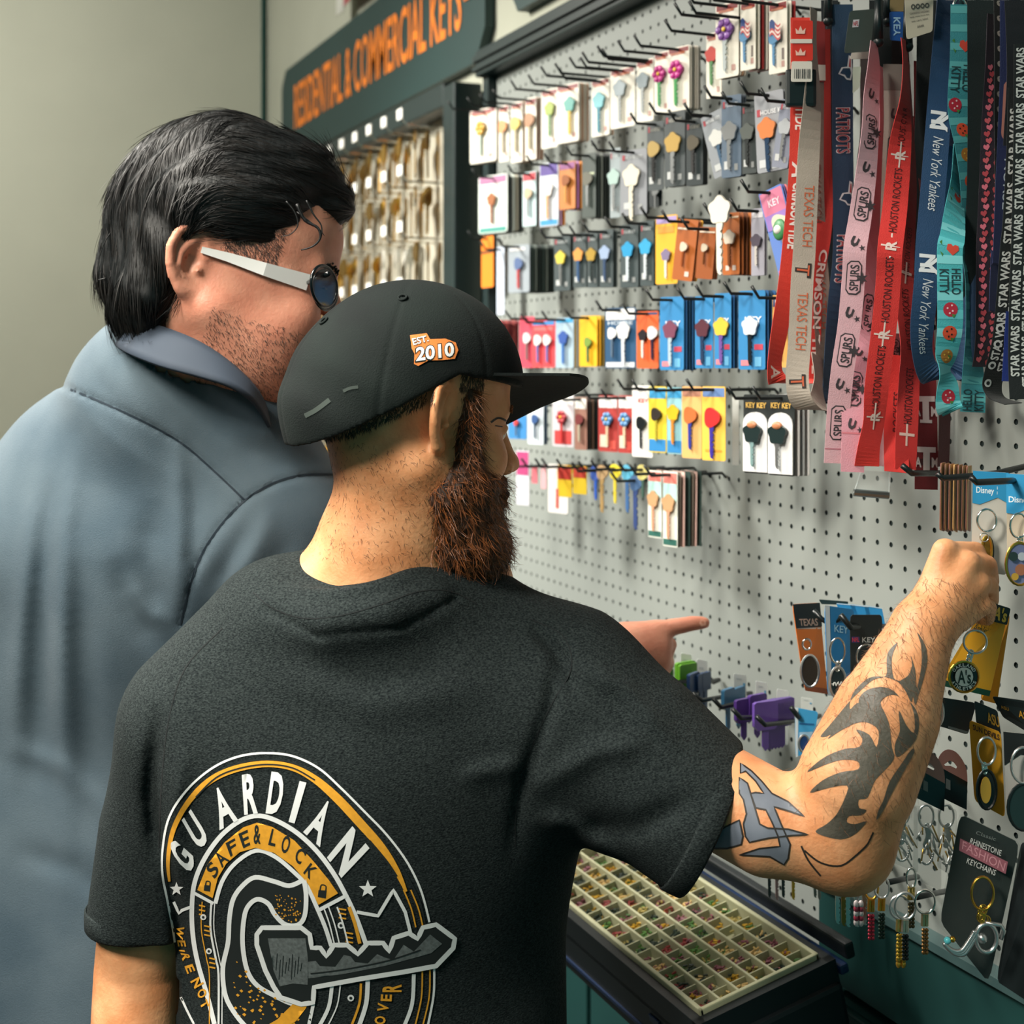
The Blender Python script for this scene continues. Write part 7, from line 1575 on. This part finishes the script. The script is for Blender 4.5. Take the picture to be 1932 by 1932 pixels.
e, fn = kcard('gold card with a black header, a ring and an oval charm', [W4(1430, 765), W4(1722, 880), W4(1760, 1655), W4(1480, 1500)], [1.365, 1.35, 1.35, 1.365], (190, 138, 24), [('t', 'SUN DEVILS', .12, .95, .03, .10, (60, 40, 30), .03)])
plate('header', [W4(1480, 590), W4(1690, 680), W4(1725, 900), W4(1500, 800)], 1.368, cmat((20, 28, 30)), None, None, deco=[('t', 'ASU', .48, .98, .25, .72, (206, 150, 40), .02)], parent=e)
kring(e, *W4(1592, 1050), 1.34, 17, 26, silver); links(e, [W4(1570, 1180), W4(1575, 1230)], 1.34); o = disc(e, *W4(1592, 1400), 1.34, 18, 37, cmat((34, 30, 30), .3), blk)
disc(o, *W4(1585, 1405), 1.337, 10, 25, cmat((206, 164, 60), .3), None, .001, 'inlay'); 
plate('keychain_card', [W4(1640, 550), W4(2000, 600), W4(2000, 900), W4(1740, 740)], 1.385, cmat((18, 26, 28)), 'black card header with gold letters cut by the right edge', 'card', deco=[('t', 'ASU', .62, 1.0, .35, .6, (206, 150, 40)), ('t', 'ASU', .12, .35, .35, .5, (160, 120, 40))])
e, fn = kcard('black and white card with a big ring at the right edge', [W4(1745, 870), W4(2050, 900), W4(2050, 1780), W4(1770, 1600)], [1.345, 1.33, 1.33, 1.345], (170, 172, 168), [('p', [(0, 0), (1, 0), (1, .22), (.5, .24), (0, .42)], (20, 28, 30)), ('t', 'AGGIES', .15, 1.1, .09, .16, (210, 212, 210), .03)])
kring(e, *W4(1930, 1180), 1.325, 24, 34, silver); disc(e, *W4(1930, 1560), 1.325, 30, 44, cmat((34, 56, 56), .4), blk)
PKH = (170, 120, 112)
for k, (dx, dy, Z, lab) in enumerate(((0, 0, 1.365, 'black pack with a dusty pink arched header, front one'), (205, -15, 1.395, 'black pack with a dusty pink arched header, right hand one behind'))):
    e = empty('key_ring_pack', tuple(pix(*W4(1100 + dx, 1100), Z)), lab, 'pack', 'packs with pink headers')
    T_ = lambda x, y: pix(*W4(x + dx, y + dy), Z)
    mb = MB(); arc = [(945, 1200), (950, 1130), (985, 1075), (1040, 1050), (1110, 1075), (1170, 1150), (1205, 1240), (1212, 1345)]
    holeh = [(1000, 1185), (1050, 1150), (1085, 1165), (1120, 1210), (1110, 1225), (1060, 1200), (1010, 1200)]
    vs, fs = fillpoly([smoothpath(arc, 3), holeh], 60); mb.add([T_(x, y) for x, y in vs] + [T_(x, y) + FWD * .0008 for x, y in vs], list(fs) + [tuple(len(vs) + i for i in f)[::-1] for f in fs], cmat(PKH)); mb.build('header', e)
    mb = MB(); mb.prism([(945, 1200), (1212, 1345), (1205, 1600), (960, 1480)], lambda x, y, w_: T_(x, y) + FWD * w_ * 1, .004, cmat((20, 28, 30), .25)); mb.build('pack', e, fixn=True)
    mb = MB(); mb.add([T_(1015, 1310) - FWD * .0005, T_(1055, 1330) - FWD * .0005, T_(1055, 1420) - FWD * .0005, T_(1012, 1400) - FWD * .0005], [(0, 1, 2, 3)], cmat((110, 116, 116))); mb.build('sticker', e)
scanhook([(1790, 1460, .0), (1752, 1438, .06), (1705, 1446, .12)], 0, 'black hook through the pink headers')
e, fn = kcard('small bright blue card behind the forearm', [W4(860, 1040), W4(950, 1060), W4(940, 1440), W4(815, 1380)], 1.40, (24, 84, 150), [('t', 'KEY', .3, .9, .38, .50, (150, 190, 220)), ('r', 0, 1, .95, 1, (190, 200, 206))])
disc(e, *W4(872, 1330), 1.39, 4, 6, silver)
# clear bags with silver key chains
bagm = mat('clear_bag', lin(150, 165, 160), .12, alpha=.16, spec=.9)
for k, (x0, x1, y0, y1, Z) in enumerate(((540, 700, -20, 430, 1.42), (700, 960, -90, 560, 1.40), (930, 1170, -60, 720, 1.385), (1150, 1320, -60, 620, 1.40))):
    e = empty('key_chain_bag', tuple(pix(*W5(x0, y0), Z)), 'clear bag with a silver ring and chain, %s from the elbow' % ('first', 'second', 'third', 'fourth')[k], 'key chain', 'clear bags of silver key chains')
    plate('bag', [W5(x0, y0), W5(x1, y0 + 40), W5(x1 + 10, y1), W5(x0 - 10, y1 - 120)], Z, bagm, None, None, parent=e)
    xc = (x0 + x1) / 2; kring(e, *W5(xc - 10, y0 + 100), Z + .006, 14, 21, silver)
    links(e, [W5(xc, y0 + 190), W5(xc + 10, y0 + 280), W5(xc - 15, y0 + 360)], Z + .006, silver, 7, s=.0028)
    mb = MB()
    for j in range(16):
        a = pix(*W5(xc + rnd.uniform(-60, 60), y0 + rnd.uniform(170, 470)), Z + rnd.uniform(.004, .012)); b = a + RGT * rnd.uniform(-.006, .010) - UP * rnd.uniform(.008, .018); mb.tube([a, b], .0009, silver if j % 3 else goldm, 6)
    for j in range(26 if k == 1 else 10):
        a = j * 2 * math.pi / 26; mb.ball(pix(*W5(xc - 10 + 62 * math.cos(a), y0 + 440 + 95 * math.sin(a)), Z + .005), .0014, silver, 6, 4)
    mb.build('charm', e, smooth=True)
# black pack with lettering
e, fn = kcard('tall black pack with white lettering and a rhinestone charm, bottom right', [W5(1350, 20), W5(1895, 285), W5(1610, 1560), W5(1165, 1000)], [1.335, 1.32, 1.335, 1.35], (14, 22, 24), [])
mb = MB(); Zp = lambda x, y: 1.347 - .03 * (x - 1165) / 700
LP = lambda x, y: pix(*W5(x, y), Zp(x, y) - .012)
mb.add([LP(1350, 240), LP(1785, 455), LP(1765, 565), LP(1340, 350)], [(0, 1, 2, 3)], cmat((150, 92, 104)))
def tq(t, a, b, c, d_, col, bold=.0): text_on(mb, t, lambda u, v: tuple(Vector(LP(*[(a[i] * (1 - u) + b[i] * u) * (1 - v) + (c[i] * (1 - u) + d_[i] * u) * v for i in (0, 1)])) - FWD * .0004), cmat(col), bold=bold)
tq('RHINESTONE', (1435, 285), (1720, 400), (1450, 235), (1728, 350), (214, 216, 214)); tq('FASHION', (1365, 335), (1745, 540), (1375, 262), (1765, 465), (206, 150, 160), -.004); tq('KEYCHAINS', (1405, 465), (1665, 580), (1420, 415), (1680, 530), (214, 216, 214)); tq('Classic', (1490, 200), (1670, 265), (1500, 170), (1680, 230), (110, 118, 116))
mb.build('lettering', e)
plate('sleeve', [W5(1335, 0), W5(1925, 300), W5(1640, 1590), W5(1145, 1020)], [1.326, 1.31, 1.324, 1.34], mat('clear_sleeve', lin(120, 135, 130), .08, alpha=.07, spec=.9), None, None, parent=e)
Zr = 1.305; kring(e, *W5(1555, 745), Zr, 21, 31, goldm); links(e, [W5(1560, 890), W5(1540, 960), W5(1590, 990)], Zr, goldm, 4, s=.0045)
mb = MB(); ringm(mb, pix(*W5(1590, 1150), Zr), pr(20, Zr), pr(27, Zr), .0022, silver); mb.ball(pix(*W5(1550, 1150), Zr), .005, silver, 8, 6).tube([pix(*W5(1580, 1010), Zr), pix(*W5(1720, 1030), Zr), pix(*W5(1750, 1080), Zr), pix(*W5(1720, 1160), Zr)], .0022, silver, 6); mb.build('charm_ring', e, smooth=True)
mb = MB()
for j, (x, y) in enumerate(smoothpath([W5(1490, 1110), W5(1430, 1210), W5(1370, 1280), W5(1290, 1275), W5(1220, 1220)], 9)):
    for q in (-1, 0, 1): mb.ball(pix(x + q * 2.6, y + q * 3.2, Zr), .0022, silver, 6, 4)
mb.ball(pix(*W5(1235, 1170), Zr), .0035, cmat((90, 190, 200), .1), 8, 6).ball(pix(*W5(1280, 1160), Zr), .003, goldm, 8, 6); mb.build('rhinestone_charm', e, smooth=True)
plate('key_ring_pack', [W5(1905, 270), W5(2100, 380), W5(2000, 1750), W5(1680, 1540)], [1.335, 1.31, 1.31, 1.34], cmat((16, 26, 28)), 'second black pack at the bottom right edge', 'pack', deco=[])
# loose rings and tags in a row
for k, (x, y, rx, ry, c_, Z) in enumerate(((350, 560, 14, 24, silver, 1.47), (430, 560, 14, 26, chrome, 1.465), (500, 545, 10, 26, chrome, 1.46), (540, 700, 13, 20, goldm, 1.45), (635, 690, 14, 20, silver, 1.44), (800, 870, 19, 22, silver, 1.42), (850, 860, 20, 25, silver, 1.415), (1030, 820, 19, 22, chrome, 1.395), (905, 600, 9, 18, chrome, 1.42))):
    e = empty('key_ring', tuple(pix(*W5(x, y), Z)), '%s ring with %s hanging below the clear bags, %s from the left' % ('gold coloured' if c_ is goldm else 'silver', 'small charms', ('first', 'second', 'third', 'fourth', 'fifth', 'sixth', 'seventh', 'eighth', 'ninth')[k]), 'key ring', 'key rings below the clear bags')
    kring(e, *W5(x, y), Z, rx, ry, c_); mb = MB()
    if k in (0, 1, 2):
        for dx, ln, mm in ((-115, 400, nick), (-60, 420, bronze), (-20, 430, nick)):
            if k == 0 or dx > -30: q = MB(); key_mesh(mb, pix(*W5(x + dx, y + 110), Z + .004 * (k + 1)), RGT, (0, 0, -1), -FWD, pr(ln * .19, Z), mm, hr=.0085)
    else:
        col_ = {3: ((206, 150, 60), (190, 60, 80)), 4: ((206, 150, 50), (40, 60, 50)), 5: ((214, 186, 110), (206, 170, 60)), 6: ((220, 210, 190), (30, 40, 40)), 7: ((214, 196, 150), (150, 110, 60)), 8: ((180, 160, 90), (90, 80, 50))}[k]
        for dx in (-14, 14):
            b0 = y + ry / .207
            mb.tube([pix(*W5(x + dx, b0), Z), pix(*W5(x + dx - 4, b0 + 110), Z)], .0024, cmat(col_[0], .25, .8), 7)
            for j in range(7): mb.ball(pix(*W5(x + dx, b0 + 150 + j * 34), Z), .0021, cmat(col_[1], .3, .6), 7, 5)
    mb.build('charm', e, smooth=False)
for k, (x, y, c_) in enumerate(((425, 900, (170, 60, 80)), (810, 1280, (206, 160, 60)))):
    mb = MB()
    for dx in (-22, 22):
        for j in range(5): mb.ball(pix(*W5(x + dx, y - 60 + j * 42), 1.43), (.0028, .0028, .0042), cmat(c_ if (j + k) % 2 or k else (220, 206, 206), .25, .7 if k else 0), 8, 6)
    tag(mb.build('bead_drop', smooth=True), ('pink and white bead drop below the rings', 'pair of golden bead drops, lowest of the hanging trinkets')[k], 'charm')
for k, pts in enumerate((((700, 455, 0), (600, 470, .06), (480, 500, .10)), ((960, 590, 0), (840, 610, .06), (700, 640, .11)), ((1230, 720, 0), (1100, 745, .06), (960, 775, .11)))):
    scanhook([W5(a, b) + (n,) for a, b, n in pts], 0, 'black hook below the clear bags, %s of three' % ('left', 'middle', 'right')[k])
# keys seen under the elbow
for k, (x, c_) in enumerate(((1452, (40, 44, 44)), (1466, (150, 120, 120)), (1478, (40, 44, 44)), (1497, (214, 160, 50)), (1538, (90, 96, 90)), (1546, (120, 122, 116)))):
    q = MB(); Z = 1.66; key_mesh(q, pix(x, 1640 + (k % 2) * 4, Z), RGT, (0, 0, -1), -FWD, pr(56, Z), cmat(c_, .35, .5 if k in (3,) else 0), hr=.008, t=.003)
    tag(q.build('key', fixn=True), '%s key tip showing under the tattooed elbow, %s from the left' % (hue(c_), ('first', 'second', 'third', 'fourth', 'fifth', 'sixth')[k]), 'key', 'key tips under the elbow')

# ---------------------------------------------------------------- pin tray on its stand
pR, pB, pL = onwall(1545, 1800, .100), None, None
yR = pR.y; tanp = lambda px: math.tan(YAW + math.atan((px - CX) / F))
xB = yR * tanp(1320) - DC; pB_ = Vector((xB, yR, 0)); Zb = depth(pB_); pB = Vector((xB, yR, CH - (1908 - CY) / F * Zb))
yL = (DC + xB) / tanp(1115); pL_ = Vector((xB, yL, 0)); pL = Vector((xB, yL, CH - (1742 - CY) / F * depth(pL_)))
eU = (pR - pB); Wd = eU.length; eU.normalize()          # across, towards the wall
eV = Vector((0, 1, 0)); Ln = yL - yR + .20              # along the wall, away from the camera
eN = eU.cross(eV).normalized(); eN = eN if eN.z > 0 else -eN
O = pB
tr = empty('pin_tray_case', (O.x, O.y, O.z), 'open dark case with a cream compartment tray of small coloured pins', 'case')
TRM = mat('tray_cream', lin(172, 172, 140), .45, var=.06, scale=20); csm = mat('case_black', lin(8, 18, 22), .45); csb = mat('case_blue', lin(10, 38, 74), .4)
Q = lambda u, v, n: O + eU * u + eV * v + eN * n
mb = MB()
def bar(u0, u1, v0, v1, n0, n1, m): mb.box(Q((u0 + u1) / 2, (v0 + v1) / 2, (n0 + n1) / 2), (u1 - u0) / 2, (v1 - v0) / 2, (n1 - n0) / 2, m, ax=(eU, eV, eN))
t_ = .0055
bar(0, Wd, 0, Ln, -.020, -.0175, TRM)
def rbar(u0, u1, v0, v1, n0, n1): mb.box(Q((u0 + u1) / 2, (v0 + v1) / 2, (n0 + n1) / 2), (u1 - u0) / 2, (v1 - v0) / 2, (n1 - n0) / 2, TRM, ax=(eU, eV, eN), bev=.0016)
rbar(0, t_, 0, Ln, -.02, .001); rbar(Wd - t_, Wd, 0, Ln, -.02, .001); rbar(0, Wd, 0, t_, -.02, .001); rbar(0, Wd, Ln - t_, Ln, -.02, .001)
NC = 6; cw = (Wd - 2 * t_) / NC; NV_ = 17; cl_ = (Ln - 2 * t_) / NV_
for i in range(1, NC): rbar(t_ + cw * i - .0016, t_ + cw * i + .0016, t_, Ln - t_, -.02, -.001)
for j in range(1, NV_): bar(t_, Wd - t_, t_ + cl_ * j - .0008, t_ + cl_ * j + .0008, -.02, -.006, TRM)
mb.build('tray', tr)
pm = [cmat((196, 156, 50), .35, .5), cmat((176, 160, 96), .35, .5), cmat((70, 110, 50), .4), cmat((130, 52, 50), .4), cmat((120, 70, 80), .4), cmat((200, 170, 110), .35), cmat((36, 50, 40), .4)]
mb = MB(); r2 = random.Random(11)
for i in range(NC):
    for j in range(NV_):
        m = r2.choice(pm); m2 = r2.choice(pm)
        for k in range(36 if r2.random() > .1 else 6):
            u = t_ + cw * (i + r2.uniform(.12, .88)); v = t_ + cl_ * (j + r2.uniform(.14, .86)); a = r2.uniform(0, math.pi); d_ = (eU * math.cos(a) + eV * math.sin(a)) * .0028
            c = Q(u, v, -.0162 + r2.uniform(0, .006)); mb.tube([c - d_, c + d_], .0013, m if r2.random() < .75 else m2, 5)
tag(mb.build('lock_pins'), 'tiny coloured lock pins scattered through the tray compartments', 'pins', kind='stuff')
mb = MB(); mb.box(Q(Wd / 2, Ln / 2 - .004, -.058), Wd / 2 + .012, Ln / 2 + .016, .027, csm, ax=(eU, eV, eN), bev=.006).build('case_body', tr)
mb = MB()
for a_, b_, c_, d_ in ((-.012, -.001, -.014, Ln + .01), (Wd + .001, Wd + .012, -.014, Ln + .01), (-.012, Wd + .012, -.014, -.001)): mb.box(Q((a_ + b_) / 2, (c_ + d_) / 2, -.024), (b_ - a_) / 2, (d_ - c_) / 2, .019, csm, ax=(eU, eV, eN))
mb.build('case_rim', tr)
MB().box(Q(-.013, Ln / 2, -.079), .0015, Ln / 2 + .01, .0025, csb, ax=(eU, eV, eN)).build('edge_trim', tr)
MB().box(Q(-.0135, .10, -.052), .001, .012, .004, csb, ax=(eU, eV, eN)).build('latch', tr)
MB().box(Q(Wd + .018, Ln / 2, -.018), .006, Ln / 2 + .02, .006, csb, ax=(eU, eV, eN), bev=.003).build('hinge_rail', tr)
MB().box(Q(Wd + .030, Ln / 2, .0), .006, Ln / 2 + .02, .010, csm, ax=(eU, eV, eN), bev=.003).build('lid_edge', tr)
# stand
zt = min(Q(0, 0, -.085).z, Q(Wd, 0, -.085).z) 
st_ = empty('work_stand', (Q(Wd / 2, Ln / 2, 0).x, Q(0, Ln / 2, 0).y, 0), 'dark steel work stand carrying the pin tray case', 'stand')
sb = MB().box(Q(Wd / 2, Ln / 2, -.092), Wd / 2 + .01, Ln / 2 + .01, .006, csm, ax=(eU, eV, eN)).build('top', st_)
for du, dv in ((.01, .02), (Wd - .01, .02), (.01, Ln - .02), (Wd - .01, Ln - .02)):
    c = Q(du, dv, -.10); MB().box((c.x, c.y, c.z / 2), .012, .012, c.z / 2, mat('stand_wood', lin(120, 80, 36), .6, var=.1) if (du < .02 and dv > .1) else csm).build('leg', st_)
